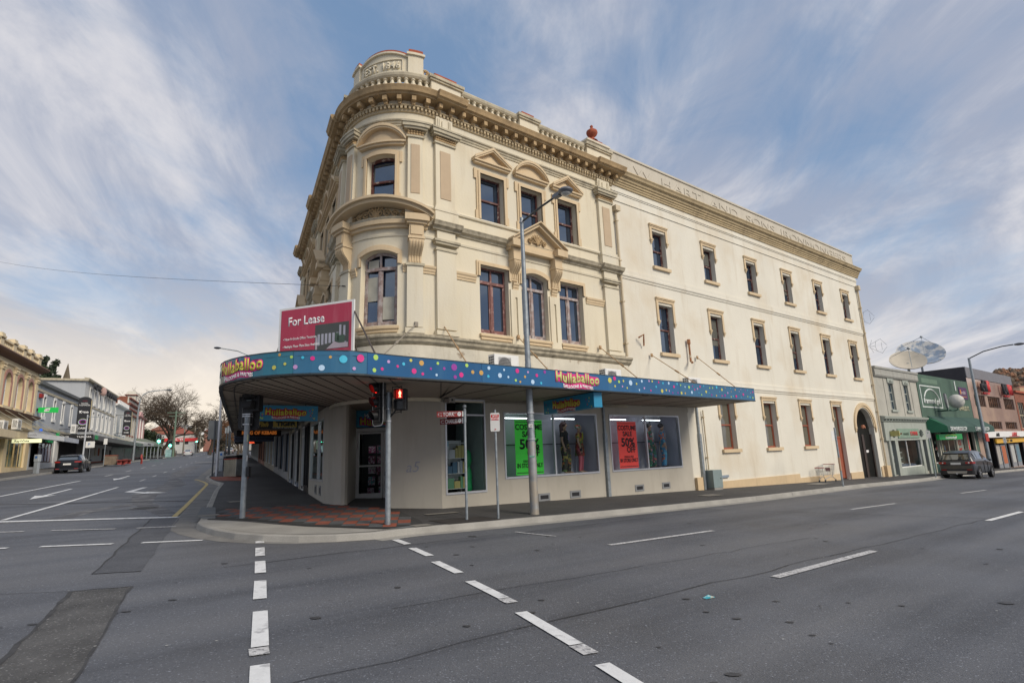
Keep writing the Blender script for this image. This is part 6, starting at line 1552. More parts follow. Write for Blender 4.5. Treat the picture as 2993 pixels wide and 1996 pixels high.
def small_sign(name, label, P, h, w, ph, face, body, group=None, r=.025, ctop=None, pm=None, lean=None, rad=.022, cat='sign'):
    """plate on a thin post; body(map, parent) writes on it"""
    P = gp(P); top = P+UP*h+(lean or Vector((0, 0, 0)))
    t = thing(name, P, label, cat, group)
    m = MB(); m.tube([P, top], rad, 10); m.build('post', pm or GALV, t, smooth=True)
    f = face.normalized(); ex = UP.cross(f)*1.0; c = top-UP*(ph/2+(ctop or .08))+f*(rad+.012)
    m = MB(); plate(m, c, ex, UP, w, ph, r, .006); pl = m.build('plate', WHITEP, t)
    if body: body(lambda x, y: plane_map(c+ex*x+UP*y+f*.005, ex, UP, f), pl)
    return t
def bus_body(mp, p):
    m = MB(); q = mp(0, 0); m.loft([[q(x, y, z) for x, y in ((-.10, .045), (.10, .045), (.10, .185), (-.10, .185))] for z in (0, .0015)]); b = m.build('red_panel', mat('sign_red', (.6, .03, .03), .5), p)
    for s, y in (('BUS', .125), ('ZONE', .058)): text(s, .072, mp(0, y), 'lettering', LWH, b, ext=.003, bold=.002, spread=1.15)
    text('\u2192' if 0 else '->', .06, mp(.0, -.20), 'arrow', mat('sign_red', (1, 0, 0)), p, ext=.001, bold=.003)
small_sign('bus_zone_sign', 'white and red BUS ZONE sign on a thin grey post', Vector((-.5, 14.4, 0)), 2.63, .235, .46, Vector((-.08, -1, 0)), bus_body, r=.035, rad=.03)

def lamp_post():
    P = Vector((.41, 15.35, 0)); P.z = gz(P.x, P.y); t = thing('street_lamp', P, 'tall grey street lamp rising through the blue awning with weathered silver foot', 'street lamp', 'street lamps')
    A = lambda z: Vector((P.x, P.y, z))
    m = MB(); m.tube([A(2.1), A(4.2)], .096, 16, .085); m.tube([A(4.2), A(8.45)], .078, 16, .052); m.build('pole', GALV, t, smooth=True)
    m = MB(); m.tube([A(P.z-.03), A(P.z+.12), A(2.1)], .125, 16, .108); m.build('foot', mat('worn_silver', (.34, .35, .35), .45, .45, var=.3, scale=4, patch=(.36, .32, .26), patchscale=3, patchcut=(.45, .6)), t, smooth=True)
    m = MB()
    for z in (8.3, 2.85, 2.65, 2.16): m.tube([A(z), A(z+.03)], .115 if z < 3 else .075, 14)
    m.build('band', ALU, t)
    m = MB(); m.tube([A(8.32), A(8.36)+NR*.9+UP*.10, A(8.38)+NR*1.5+UP*.14], .03, 8); m.build('arm', mat('dark_arm', (.07, .075, .08), .5, .4), t)
    c = A(8.52)+NR*1.80
    m = MB(); m.obox(A(8.52)+NR*1.52, NR, RD, UP, .12, .07, .05); m.ball(c+NR*.05, .2, .2, .09, 14); hd = m.build('lamp_head', mat('lamp_grey', (.16, .17, .19), .4, .3), t, smooth=True)
    hd.data.transform(Matrix.Translation(-c)); hd.data.transform(Matrix.Rotation(math.atan2(NR.y, NR.x), 4, 'Z') if 0 else Matrix.Identity(4)); hd.data.transform(Matrix.Translation(c))
    m = MB(); m.ball(c+NR*.05-UP*.04, .14, .14, .09, 12); m.build('lamp_glass', mat('lamp_glass', (.5, .5, .48), .15), hd, smooth=True)
    m = MB(); m.obox(A(2.52)-Y*.112, X, Y, UP, .055, .003, .045); lb = m.build('number_label', WHITEP, t); text('50', .075, plane_map(A(2.49)-Y*.117, X, UP, -Y), 'lettering', BLACK, lb, ext=.001)
    m = MB(); m.obox(A(1.72)-Y*.118, X, Y, UP, .07, .003, .016); m.build('sticker', mat('green_label', (.15, .4, .3)), t)
lamp_post()

def bin_():
    c = FL(22.7, 2.75); z = gz(c.x, c.y); t = thing('litter_bin', c+UP*z, 'stainless steel litter bin with rows of punched holes and red rim', 'bin', 'footpath litter bins')
    e1 = (V2(-16.25, 33.73)-V2(-17.4, 34.46)).normalized(); e2 = Vector((-e1.y, e1.x, 0)); c = V2(-16.6, 34.35); 
    m = MB(); m.obox(c+UP*(z+.52), e1, e2, UP, .62, .38, .50); m.build('body', mat('brushed_bin', (.42, .42, .38), .35, .75, var=.35, scale=2), t, bevel=.02)
    m = MB(); m.obox(c+UP*(z+1.03), e1, e2, UP, .64, .40, .02); m.build('rim', mat('bin_red', (.35, .04, .03)), t)
    m = MB(); m.obox(c+UP*(z+1.12), e1, e2, UP, .55, .32, .08); m.build('opening', DARK, t); m = MB(); m.obox(c+UP*(z+1.23), e1, e2, UP, .66, .42, .03); m.build('lid', mat('bin_lid', (.38, .38, .36), .5, .4), t, bevel=.01)
    m = MB()
    for i in range(5):
        for j in range(8): m.obox(c+UP*(z+.16+.115*j)+e1*(-.46+.22*i+(.03 if j % 2 else 0))-e2*.381, e1, e2, UP, .018, .004, .018)
    m.build('punched_holes', BLACK, t)
bin_()
def poles_left():
    P = gp((-18.11, 35.09, 0)); t = thing('street_pole', P, 'slim white pole beside the steel bin, its top behind the awning', 'pole')
    m = MB(); m.tube([P, P+UP*5.6], .085, 12, .06); m.build('shaft', mat('pale_pole', (.5, .52, .56), .5, .3), t, smooth=True); m = MB(); m.tube([P+UP*5.6, P+UP*5.66], .07, 10); m.build('cap', GALV, t)
    P = gp(FL(25, 2.0)); t = thing('street_lamp', P, 'street lamp whose arm and head show over the left end of the awning', 'street lamp', 'street lamps'); m = MB(); m.tube([P, P+UP*7.3], .1, 12, .07); m.build('pole', GALV, t, smooth=True)
    tip = P+UP*8.0+NL*1.75; m = MB(); m.tube([P+UP*7.2, P+UP*7.6+NL*.1, P+UP*7.85+NL*.7, tip], .035, 8); m.build('arm', GALV, t); m = MB(); m.ball(tip+NL*.15, .22, .22, .07, 10); m.build('lamp_head', mat('lamp_grey', (.2, .2, .2)), t, smooth=True)
    P = gp((-18.49, 35.32, 0)); t = thing('parking_sign', P, 'back of a square grey sign on a dark post beside the white pole', 'sign'); m = MB(); m.tube([P, P+UP*3.35], .045, 10); m.build('post', mat('dark_post', (.09, .1, .11), .5, .4), t, smooth=True)
    m = MB(); plate(m, P+UP*2.78+LD*.05, NL, UP, .75, 1.15, .05, .01); m.build('plate', mat('sign_back', (.19, .20, .20), .5, .5), t)
    def meter(P, label, h=1.42, g='parking meters', col=(.30, .33, .36)):
        P = gp(P); t = thing('parking_meter', P, label, 'parking meter', g); m = MB(); m.obox(P+UP*.42*h/1.42, X, Y, UP, .15, .12, .44*h/1.42); m.build('pedestal', mat('meter_grey', col, .6), t, bevel=.02)
        m = MB(); m.obox(P+UP*1.13*h/1.42, X, Y, UP, .19, .15, .27*h/1.42); m.build('head', mat('meter_grey2', (.36, .39, .42), .5), t, bevel=.04); m = MB(); m.obox(P+UP*1.2*h/1.42-Y*.155, X, Y, UP, .08, .004, .08); m.build('blue_panel', mat('meter_blue', (.03, .13, .40)), t)
    meter((-21.7, 42.7, 0), 'grey parking meter with blue panels beyond the steel bin'); meter((-36.75, 44.37, 0), 'grey parking meter behind the kerb left of the black hatchback')
    P = gp((-34.6, 67.6, 0)); t = thing('bike_rack', P, 'black and red hoop shaped rack beyond the parking meter', 'bike rack'); m = MB(); m.tube([P+X*(.45*math.cos(a)+.2)+UP*(.75+.45*math.sin(a)) for a in [math.pi*i/10 for i in range(11)]], .06, 8); m.tube([P-X*.25, P-X*.25+UP*.75], .06); m.tube([P+X*.65, P+X*.65+UP*.75], .06); m.build('hoop', BLACK, t)
    m = MB(); m.obox(P+X*.35+UP*.35, X, Y, UP, .14, .05, .3); m.build('red_plate', mat('bin_red', (1, 0, 0)), t)
    c = FL(62.2, 5.3); drape('traffic_island', [[xy(c+LD*a+NL*b) for a, b in ((-.9, -1.6), (.9, -1.6), (.9, 1.4), (-.9, 1.4))]], .0, CONC)
    for s, o, h, k in ((58, 3.5, 4.0, 'with dark head'), (70, 3.4, 4.6, 'taller one'), (84, 3.4, 4.8, 'third from the bin'), (99, 3.4, 5.5, 'farthest before the corner')):
        P = gp(FL(s, o)); t = thing('street_pole', P, 'dark street pole on the far side footpath, '+k, 'pole', 'thin poles along the side footpath'); m = MB(); m.tube([P, P+UP*h], .07, 8); m.build('shaft', mat('dark_post', (.1, .1, .1)), t)
        m = MB(); m.obox(P+UP*(h-.4), NL, LD, UP, .2, .05, .3); m.build('plate', GALV, t)
poles_left()
def right_side():
    P = gp((14.88, 26.98, 0)); t = thing('parking_sign', P, 'grey post with small parking plate in front of the shopping trolley', 'sign', 'parking signs on the right footpath')
    m = MB(); m.tube([P, P+UP*2.66], .045, 10); m.build('post', GALV, t, smooth=True); m = MB(); plate(m, P+UP*2.3-X*.14-Y*.04, Vector((.93, .36, 0)).normalized(), UP, .2, .42, .02, .006); m.build('plate', WHITEP, t)
    m = MB(); m.tube([P+UP*.7, P+UP*1.3], .052, 8); m.build('sleeve', mat('tan_sleeve', (.45, .3, .2)), t)
    def body(mp, p): text('P', .12, mp(0, .05), 'lettering', mat('sign_green', (.03, .3, .12)), p, ext=.001, bold=.004)
    small_sign('parking_sign', 'leaning post with small parking plate in front of the pale fishing shop', Vector((25.37, 35.69, 0)), 2.88, .22, .45, Vector((-.55, -.83, 0)), body, 'parking signs on the right footpath', rad=.035)
    small_sign('parking_sign', 'parking plate on a post beyond the parked grey four wheel drive', FR(58.4, 1.3), 2.75, .22, .45, Vector((-.55, -.83, 0)), body, 'parking signs on the right footpath', rad=.035)
    # lamp
    P = gp(FR(51.6, 1.5)); t = thing('street_lamp', P, 'grey street lamp with curved arm behind the parked four wheel drive', 'street lamp', 'street lamps')
    m = MB(); m.tube([P, P+UP*8.95], .15, 14, .085); m.build('pole', GALV, t, smooth=True)
    a = P+UP*8.9; m = MB(); m.tube([a, a+NR*1.0+UP*.42, a+NR*2.2+UP*.62, a+NR*2.9+UP*.64], .045, 8); m.build('arm', mat('dark_arm', (.07, .075, .08)), t)
    m = MB(); m.ball(a+NR*3.25+UP*.62, .34, .34, .10, 12); m.build('lamp_head', mat('lamp_grey', (.2, .2, .2)), t, smooth=True)
    m = MB(); m.obox(P+UP*2.6+NR*.16-RD*.08, X, Y, UP, .12, .03, .3); m.build('red_plate', mat('pole_red', (.5, .06, .05)), t)
    # cabinet
    c = FR(15.98, .24); z = gz(c.x, c.y); t = thing('utility_cabinet', c+UP*z, 'grey green metal utility cabinet against the cream wall by the drainpipes', 'cabinet')
    m = MB(); m.obox(c+UP*(z+.44), RD, NR, UP, .33, .19, .36); m.build('box', mat('cabinet_grey', (.22, .28, .28), .5, .1, streak=.2), t, bevel=.01); m = MB(); m.obox(c+UP*(z+.05), RD, NR, UP, .31, .18, .06); m.build('base', CONC, t)
    m = MB(); m.obox(c+UP*(z+.45)+RD*.2+NR*.195, RD, NR, UP, .015, .006, .03); m.build('lock', BLACK, t); m = MB(); m.obox(c+UP*(z+.44)+RD*.33+NR*.03, RD, NR, UP, .004, .15, .3); m.build('side_panel', mat('cabinet_pale', (.3, .38, .38), .5), t)
    m = MB(FR); m.box(16.6, 17.4, 0, .07, .52, .62); tag = m.build('conduit_box', mat('box_blue_grey', (.25, .3, .36)), B)
    trolley()
def trolley():
    o = FR(25.6, .5); z = gz(o.x, o.y); t = thing('shopping_trolley', o+UP*z, 'empty wire shopping trolley with red handle standing by the cream wall', 'shopping trolley')
    e = RD; n = NR; q = lambda a, b, h: o+e*a+n*b+UP*(z+h)
    wire = mat('trolley_wire', (.42, .43, .43), .35, .8)
    m = MB()
    def corner(u, w, v):      # u 0..1 front to back, w -1..1 across, v 0..1 bottom to top
        x = -.55+u*(.95+.12*v); hw = .20+.06*u+.04*v; y0 = .36+.02*(1-u); h = y0+(v*(.36+.16*u)); return q(x, w*hw, h)
    for w in (-1, 1):
        for k in range(19): m.tube([corner(k/18, w, 0), corner(k/18, w, 1)], .0045, 4)
        for v in (0, .3, .55, 1): m.tube([corner(0, w, v), corner(1, w, v)], .0075 if v in (0, 1) else .005, 5)
    for u in (0, 1):
        for k in range(9): m.tube([corner(u, -1+k/4, 0), corner(u, -1+k/4, 1)], .0045, 4)
        for v in (0, .5, 1): m.tube([corner(u, -1, v), corner(u, 1, v)], .0075, 5)
    for k in range(9): m.tube([corner(0, -1+k/4, 0), corner(1, -1+k/4, 0)], .0045, 4)
    for k in range(6): m.tube([corner(k/5, -1, 0), corner(k/5, 1, 0)], .0045, 4)
    m.build('basket', wire, t)
    m = MB()
    for w in (-1, 1): m.tube([q(-.42, w*.15, .12), q(-.36, w*.15, .17), q(.05, w*.2, .27), q(.28, w*.22, .26), q(.52, w*.26, .10)], .016, 7); m.tube([q(.28, w*.22, .26), q(.42, w*.27, .80), q(.56, w*.27, .88)], .016, 7)
    m.build('frame', wire, t)
    m = MB(); m.tube([q(.56, -.29, .88), q(.56, .29, .88)], .02, 8); m.build('handle', mat('trolley_red', (.45, .03, .03), .5), t); m = MB(); m.obox(corner(0, 0, 1), n, e, UP, .24, .02, .02); m.build('front_bumper', mat('trolley_red', (1, 0, 0)), t); m = MB(); m.obox(q(.36, 0, .62), n, e, UP, .12, .01, .09); m.build('seat_flap', mat('trolley_dark_red', (.2, .02, .02)), t)
    for a, w in ((-.42, -.15), (-.42, .15), (.52, -.26), (.52, .26)):
        c = q(a, w, .065); m = MB(); k = 12; m.loft([[c+e*math.cos(2*math.pi*j/k)*.06+UP*math.sin(2*math.pi*j/k)*.06+n*s for j in range(k)] for s in (-.015, .015)]); m.build('castor', BLACK, t)
right_side()
P = gp((2.3, 7.52, 0)); P.z += ROADZ
m = MB(); ex = Vector((.9, .42, 0)).normalized(); ey = Vector((-.42, .9, 0)).normalized()
m.loft([[P+ex*a+ey*b+UP*(h) for a, b, h in ((-.075, -.025, .008), (.02, -.025, .026), (.075, -.02, .006), (.075, .03, .006), (.02, .03, .03), (-.075, .025, .008))], [P+ex*a+ey*b+UP*(h+.006) for a, b, h in ((-.075, -.025, .008), (.02, -.025, .026), (.075, -.02, .006), (.075, .03, .006), (.02, .03, .03), (-.075, .025, .008))]])
lt = m.build('litter_wrapper', mat('wrapper', (.5, .55, .5), .5, patch=(.05, .4, .5), patchscale=22, patchcut=(.45, .5)), None); lt['label'] = 'crumpled pale and turquoise wrapper lying on the open road'; lt['category'] = 'litter'
# overhead wire from the corner building to the left
a, b = FS(pq(78), .1, 7.0), Vector((-60, 52, 26)); t_ = thing('overhead_wire', a, 'thin dark wire running from the tower of the corner building into the sky at left', 'wire')
m = MB(); m.tube([a.lerp(b, i/24)-UP*(1.3*math.sin(math.pi*i/24)) for i in range(25)], .007, 5); m.build('wire', BLACK, t_)
for z in (0,): m = MB(); m.tube([a-NL*.1, a+NL*.12], .02, 6); m.build('wire_hook', BLACK, t_)

# ------------------------------------------------------------------ vehicles
def vehicle(name, label, P, heading, L, W, H, kind, paint, trim=None, group=None, lights=True, plate_txt=None, slope=0):
    """rear bumper centre at P, driving direction heading"""
    d = heading.normalized(); sd = Vector((-d.y, d.x, 0)); P = Vector(P)
    up = Vector((0, 0, 1)); 
    q = lambda x, y, z: P+d*x+sd*y+up*(z+slope*x)
    t = thing(name, P, label, 'car', group)
    w = W/2
    # stations: x, half width, sill z, belt z, roof z, roof half width
    S = {'suv': [(0, .80, .50, .98, .99, .76), (.05, .93, .36, 1.06, 1.10, .80), (.30, .985, .30, 1.12, 1.52, .72), (.55, 1, .28, 1.12, 1.66, .74), (.95, 1, .27, 1.12, 1.71, .76), (2.0, 1, .27, 1.10, 1.73, .77), (2.7, 1, .27, 1.08, 1.69, .75), (3.15, 1, .27, 1.06, 1.50, .72), (3.55, .99, .27, 1.04, 1.10, .78), (4.1, .96, .28, .98, 1.0, .78), (4.45, .88, .32, .88, .90, .72), (4.6, .70, .42, .72, .74, .60)],
         'hatch': [(0, .78, .42, .86, .87, .72), (.05, .92, .30, .94, .98, .76), (.35, .98, .24, 1.00, 1.20, .66), (.62, 1, .22, 1.0, 1.36, .66), (1.1, 1, .21, .98, 1.43, .68), (1.9, 1, .21, .94, 1.46, .69), (2.5, 1, .21, .92, 1.40, .68), (2.95, 1, .21, .90, 1.18, .66), (3.35, .99, .21, .88, .93, .74), (3.9, .95, .22, .82, .84, .74), (4.3, .86, .27, .72, .74, .66), (4.46, .66, .36, .58, .60, .52)],
         'sedan': [(0, .80, .42, .88, .89, .72), (.06, .92, .30, 1.0, 1.02, .76), (.5, .98, .24, 1.02, 1.04, .74), (.85, 1, .22, .99, 1.15, .68), (1.3, 1, .21, .96, 1.38, .64), (2.0, 1, .21, .94, 1.43, .66), (2.6, 1, .21, .92, 1.38, .66), (3.2, 1, .21, .90, 1.10, .66), (3.55, .99, .21, .88, .93, .74), (4.2, .95, .22, .80, .82, .74), (4.6, .86, .27, .70, .72, .66), (4.75, .66, .36, .58, .60, .52)]}[kind]
    k = L/S[-1][0]; kh = H/max(s[4] for s in S)
    body = MB(); rings = []
    for x, hw, zs, zb, zr, rw in S:
        x *= k; hw *= w; rw *= w; zs, zb, zr = zs*kh, zb*kh, zr*kh; zm = zs+(zb-zs)*.55
        half = [(hw*.82, zs), (hw*.97, zs+.05), (hw, zm), (hw*.985, zb-.06), (hw*.95, zb), (rw+(hw*.95-rw)*.08+.0, zb+(zr-zb)*.88), (rw*.86, zr), (rw*.4, zr+.02*(zr > zb+.2))]
        rings.append([q(x, y, z) for y, z in half]+[q(x, -y, z) for y, z in reversed(half)])
    body.loft(rings); pm = mat('car_paint_%d' % int(1000*sum(paint)), paint, .3, .1, var=.03, coat=.45, spec=.4)
    bo = body.build('body', pm, t, smooth=True); sb = bo.modifiers.new('sub', 'SUBSURF'); sb.levels = 1; sb.render_levels = 2
    gl = glass('car_glass', clear=False, refl=.22, dark=(.015, .022, .022)); bt = mat('car_trim', (.02, .02, .022), .5)
    def roofpt(i, side, v, out=.008):
        x, hw, zs, zb, zr, rw = S[i]; x *= k; zb *= kh; zr *= kh; y = (hw*.95*(1-v)+rw*v)*w*(.985)+out; return q(x, side*y, zb+(zr-zb)*v)
    ids = {'suv': ((3, 4), (4, 5), (5, 7)), 'hatch': ((3, 4), (4, 5), (5, 7)), 'sedan': ((4, 5), (5, 6), (6, 7))}[kind]
    for side in (-1, 1):
        for a, b in ids:
            m = MB(); lo, hi = .12, .80; steps = list(range(a, b+1)); pts = []
            fa = roofpt(a, side, lo, .02); fb = roofpt(b, side, lo, .02)
            for i in steps: pass
            inset = lambda p, r, f: p.lerp(r, f)
            A0, A1, B0, B1 = roofpt(a, side, lo, .022), roofpt(a, side, hi, .022), roofpt(b, side, lo, .022), roofpt(b, side, hi if b < ids[-1][1] else .45, .022)
            m.quad(inset(A0, B0, .06), inset(B0, A0, .06), inset(B1, A1, .08), inset(A1, B1, .06)); m.build('side_window', gl, t)
    # rear window
    i0, i1 = {'suv': (1, 2), 'hatch': (1, 3), 'sedan': (2, 4)}[kind]
    def rear(i, y, f): x, hw, zs, zb, zr, rw = S[i]; return q(x*k-.02, y*rw*w*.86, zr*kh)
    A, Bq = rear(i0, 1, 0), rear(i1, 1, 0); C_, D_ = rear(i0, -1, 0), rear(i1, -1, 0)
    off = -d*.03+up*.02
    if kind == 'suv': A, C_, Bq, D_ = q(.06, w*.74, 1.14*kh), q(.06, -w*.74, 1.14*kh), q(.28, w*.66, 1.50*kh), q(.28, -w*.66, 1.50*kh)
    if kind == 'hatch': A, C_, Bq, D_ = q(.10, w*.70, 1.02*kh), q(.10, -w*.70, 1.02*kh), q(.52, w*.60, 1.31*kh), q(.52, -w*.60, 1.31*kh)
    m = MB(); m.quad(A+off, C_+off, D_+off, Bq+off); m.build('rear_window', gl, t)
    if kind != 'sedan': m = MB(); m.loft([[q(x, y*w*.68, z*kh) for y in (-1, 1)]+[q(x, y*w*.68, z*kh-.03) for y in (1, -1)] for x, z in ((.20 if kind == 'suv' else .42, 1.56 if kind == 'suv' else 1.36), (.62 if kind == 'suv' else .85, 1.695 if kind == 'suv' else 1.42))]); m.build('roof_spoiler', pm, t)
    # windscreen
    a_, b_ = (7, 8); A = q(S[7][0]*k+.05, w*.62, S[7][4]*kh-.02); Bq = q(S[8][0]*k+.02, w*.72, S[8][4]*kh+.02)
    m = MB(); f = d*.03+up*.02; m.quad(A+f, q(S[7][0]*k+.05, -w*.62, S[7][4]*kh-.02)+f, q(S[8][0]*k+.02, -w*.72, S[8][4]*kh+.02)+f, Bq+f); m.build('windscreen', gl, t)
    # lower cladding, bumper, lights, plate
    m = MB(); zt = (.52 if kind == 'suv' else .40)*kh
    m.loft([[q(x, y, z) for y, z in ((-w*f, .24*kh), (w*f, .24*kh), (w*f, zt), (-w*f, zt))] for x, f in ((-.035, .80), (.02, .93), (.25, .965))]); m.build('rear_bumper', bt if kind == 'suv' else pm, t, smooth=False, bevel=.03)
    if kind == 'suv': m = MB(); m.loft([[q(-.055, y*w*.55*f, z) for y in (-1, 1)]+[q(-.035, y*w*.55*f, z) for y in (1, -1)] for z, f in ((.32, .9), (.47, 1))]); m.build('skid_plate', mat('skid_silver', (.4, .38, .34), .4, .4), t); m = MB(); m.loft([[q(-.02, y*w*.84, z) for y in (-1, 1)]+[q(.01, y*w*.84, z) for y in (1, -1)] for z in (.60, .80)]); m.build('tailgate_panel', mat('taupe_panel', (.10, .095, .085), .35, .5), t)
    if kind == 'suv': m = MB(); m.tube([q(-.03, 0, .3), q(-.18, 0, .28)], .03, 6); m.ball(q(-.18, 0, .33), .04, n=8); m.build('tow_ball', ALU, t)
    lr = mat('tail_light', (.30, .02, .015), .2, var=0, coat=.5, emit=.05); zl = {'suv': (.90, 1.02), 'hatch': (.84, .95), 'sedan': (.78, .92)}[kind]
    for side in (-1, 1):
        m = MB(); m.loft([[q(x, side*w*y, z*kh) for x, y in ((-.03, .52), (.0, .90), (.16, 1.0), (.16, .90), (.05, .6))] for z in zl]); m.build('tail_light', lr, t)
        if kind == 'suv': m = MB(); m.ball(q(-.03, side*w*.70, .96*kh), .05, .03, .05, 8); m.build('reverse_lens', mat('clear_lens', (.5, .45, .45), .2), t)
        m = MB(); m.obox(q(-.045, side*w*.68, .55*kh if kind == 'suv' else .36*kh), sd, d, up, .13, .012, .022); m.build('reflector', lr, t)
        m = MB(); m.ball(q({'suv': 3.05, 'hatch': 2.75, 'sedan': 2.9}[kind]*k, side*(w+.10), {'suv': 1.12, 'hatch': .98, 'sedan': .98}[kind]*kh), .10, .10, .07, 8); m.build('wing_mirror', pm, t, smooth=True)
        for xx in ({'suv': (1.75, 2.55), 'hatch': (1.55, 2.35), 'sedan': (1.7, 2.5)}[kind]):
            m = MB(); m.obox(q(xx*k, side*(w*.992+.012), {'suv': .98, 'hatch': .86, 'sedan': .84}[kind]*kh), d, sd, up, .09, .012, .014); m.build('door_handle', pm, t)
            m = MB(); m.obox(q((xx+.18)*k, side*(w+.0), .62*kh), d, sd, up, .006, .012, .36*kh); m.build('door_gap', BLACK, t)
        wx = {'suv': (.86, 3.62), 'hatch': (.78, 3.48), 'sedan': (.95, 3.75)}[kind]; wr = .36 if kind == 'suv' else .315
        for xx in wx:
            c = q(xx*k, side*(w-.11), wr); m = MB(); n = 22
            ring = lambda r, o: [c+d*math.cos(2*math.pi*j/n)*r+up*math.sin(2*math.pi*j/n)*r+sd*(side*o) for j in range(n)]
            m.loft([ring(wr*.62, .10), ring(wr*.95, .12), ring(wr, .09), ring(wr, -.09), ring(wr*.93, -.12), ring(wr*.6, -.10)]); wh = m.build('tyre', mat('tyre', (.012, .012, .012), .85), t, smooth=True)
            m = MB(); m.loft([ring(wr*.63, .08), ring(wr*.63, .05)]); m.build('wheel_well', BLACK, wh)
            m = MB(); m.loft([ring(wr*.12, .11), ring(wr*.12, .07)])
            for j in range(5):
                a = 2*math.pi*j/5; u = d*math.cos(a)+up*math.sin(a); v = d*-math.sin(a)+up*math.cos(a)
                m.loft([[c+u*r+v*s+sd*(side*o) for s, o in ((-ww, .075), (ww, .075), (ww, .105), (-ww, .105))] for r, ww in ((wr*.1, .03), (wr*.64, .045))])
            m.loft([ring(wr*.66, .10), ring(wr*.66, .07), ring(wr*.60, .07), ring(wr*.60, .10), ring(wr*.66, .10)], caps=False); m.build('rim', mat('rim_silver', (.42, .43, .45), .3, .8), wh)
            m = MB(); rg = []
            for j in range(13):
                a = math.pi*j/12; rg.append([c+d*math.cos(a)*(wr+.07)+up*math.sin(a)*(wr+.07)+sd*(side*o) for o in (-.05, .117)]+[c+d*math.cos(a)*(wr+.015)+up*math.sin(a)*(wr+.015)+sd*(side*o) for o in (.117, -.05)])
            m.loft(rg); m.build('wheel_arch', bt, t)
    m = MB(); m.obox(q(-.05 if kind != 'suv' else -.04, 0, {'suv': .92, 'hatch': .72, 'sedan': .62}[kind]*kh), sd, d, up, .26, .01, .065); pl = m.build('number_plate', WHITEP, t)
    return t
def road_at(P): P = Vector(P); P.z = gz(P.x, P.y)+ROADZ; return P
vehicle('parked_car', 'dark grey four wheel drive parked at the kerb on the right', road_at(FR(38.6, 2.72)), RD, 4.6, 1.92, 1.74, 'suv', (.035, .038, .045), slope=-.022)
vehicle('parked_car', 'black hatchback parked at the left kerb by the parking meter', road_at(FL(42.3, 14.65)), LD, 4.46, 1.8, 1.46, 'hatch', (.008, .010, .014), slope=.033)
vehicle('parked_car', 'white saloon parked at the far kerb below the bare trees', road_at(FL(146, 13.0)), LD, 4.7, 1.82, 1.42, 'sedan', (.62, .64, .64), slope=.033)
vehicle('parked_car', 'silver utility vehicle far up the street beside the awning posts', road_at(FL(165, 3.9)), LD, 4.8, 1.9, 1.8, 'suv', (.35, .37, .38), slope=.033)
vehicle('parked_car', 'small red car far up the street near the green signals', road_at(FL(230, 11.0)), LD, 4.2, 1.8, 1.5, 'hatch', (.35, .03, .03), slope=.033)
vehicle('parked_car', 'grey car far up the street right of the red one', road_at(FL(240, 7.5)), LD, 4.4, 1.8, 1.5, 'hatch', (.12, .14, .18), slope=.033)
# ------------------------------------------------------------------ neighbours along the right street
def block(parent, T, s0, s1, z1, depth, m_, name='wall', ops=(), z0=None, rev=.18, side0=None, o=0):
    mb = MB(T)
    wall(mb, T, s0, s1, (z0 if z0 is not None else 0), z1, list(ops), depth=rev, o=o, z0f=(lambda s: gzo(T, s, 0)-.2) if z0 is None else None)
    w = mb.build(name, m_, parent)
    zb0, zb1 = gzo(T, s0, -depth)-1, gzo(T, s1, -depth)-1
    for s, nm in ((s0, side0 or m_), (s1, m_)):
        mb = MB(T); mb.quad(T(s, o, zb0), T(s, -depth, zb0), T(s, -depth, z1), T(s, o, z1)); mb.build('side_wall', nm, parent)
    mb = MB(T); mb.quad(T(s0, -depth, zb0), T(s1, -depth, zb1), T(s1, -depth, z1), T(s0, -depth, z1)); mb.build('back_wall', m_, parent)
    mb = MB(T); mb.quad(T(s0, o-.2, z1-.15), T(s1, o-.2, z1-.15), T(s1, -depth, z1-.15), T(s0, -depth, z1-.15)); mb.build('roof', mat('roof_grey', (.18, .18, .18)), parent)
    return w
def simple_win(parent, T, a, b, z0, z1, fr, depth=.16, gl=None, mull=(), name='window', bars=0, o=0):
    m = MB(T); w = .06
    m.box(a, a+w, o-depth, o-depth+.05, z0, z1); m.box(b-w, b, o-depth, o-depth+.05, z0, z1); m.box(a+w, b-w, o-depth, o-depth+.05, z0, z0+w); m.box(a+w, b-w, o-depth, o-depth+.05, z1-w, z1)
    for x in mull: m.box(x-.03, x+.03, o-depth, o-depth+.05, z0+w, z1-w)
    for k in range(bars): z = z0+(z1-z0)*(k+1)/(bars+1); m.box(a+w, b-w, o-depth, o-depth+.05, z-.03, z+.03)
    f = m.build(name, fr, parent); g = MB(T); g.quad(T(a+.02, o-depth+.015, z0+.02), T(b-.02, o-depth+.015, z0+.02), T(b-.02, o-depth+.015, z1-.02), T(a+.02, o-depth+.015, z1-.02)); g.build('pane', gl or GLAZ, f); return f
def goods(parent, T, s0, s1, o, z0, z1, n, seed, cols):
    rr = random.Random(seed)
    for i in range(n):
        s = rr.uniform(s0, s1-.2); z = rr.uniform(z0, z1-.2); w = rr.uniform(.12, .45); h = rr.uniform(.12, .5); m = MB(T); m.box(s, min(s1, s+w), o-.03-.002*i, o-.002*i, z, min(z1, z+h)); m.build('stock_item', cols[rr.randrange(len(cols))], parent)
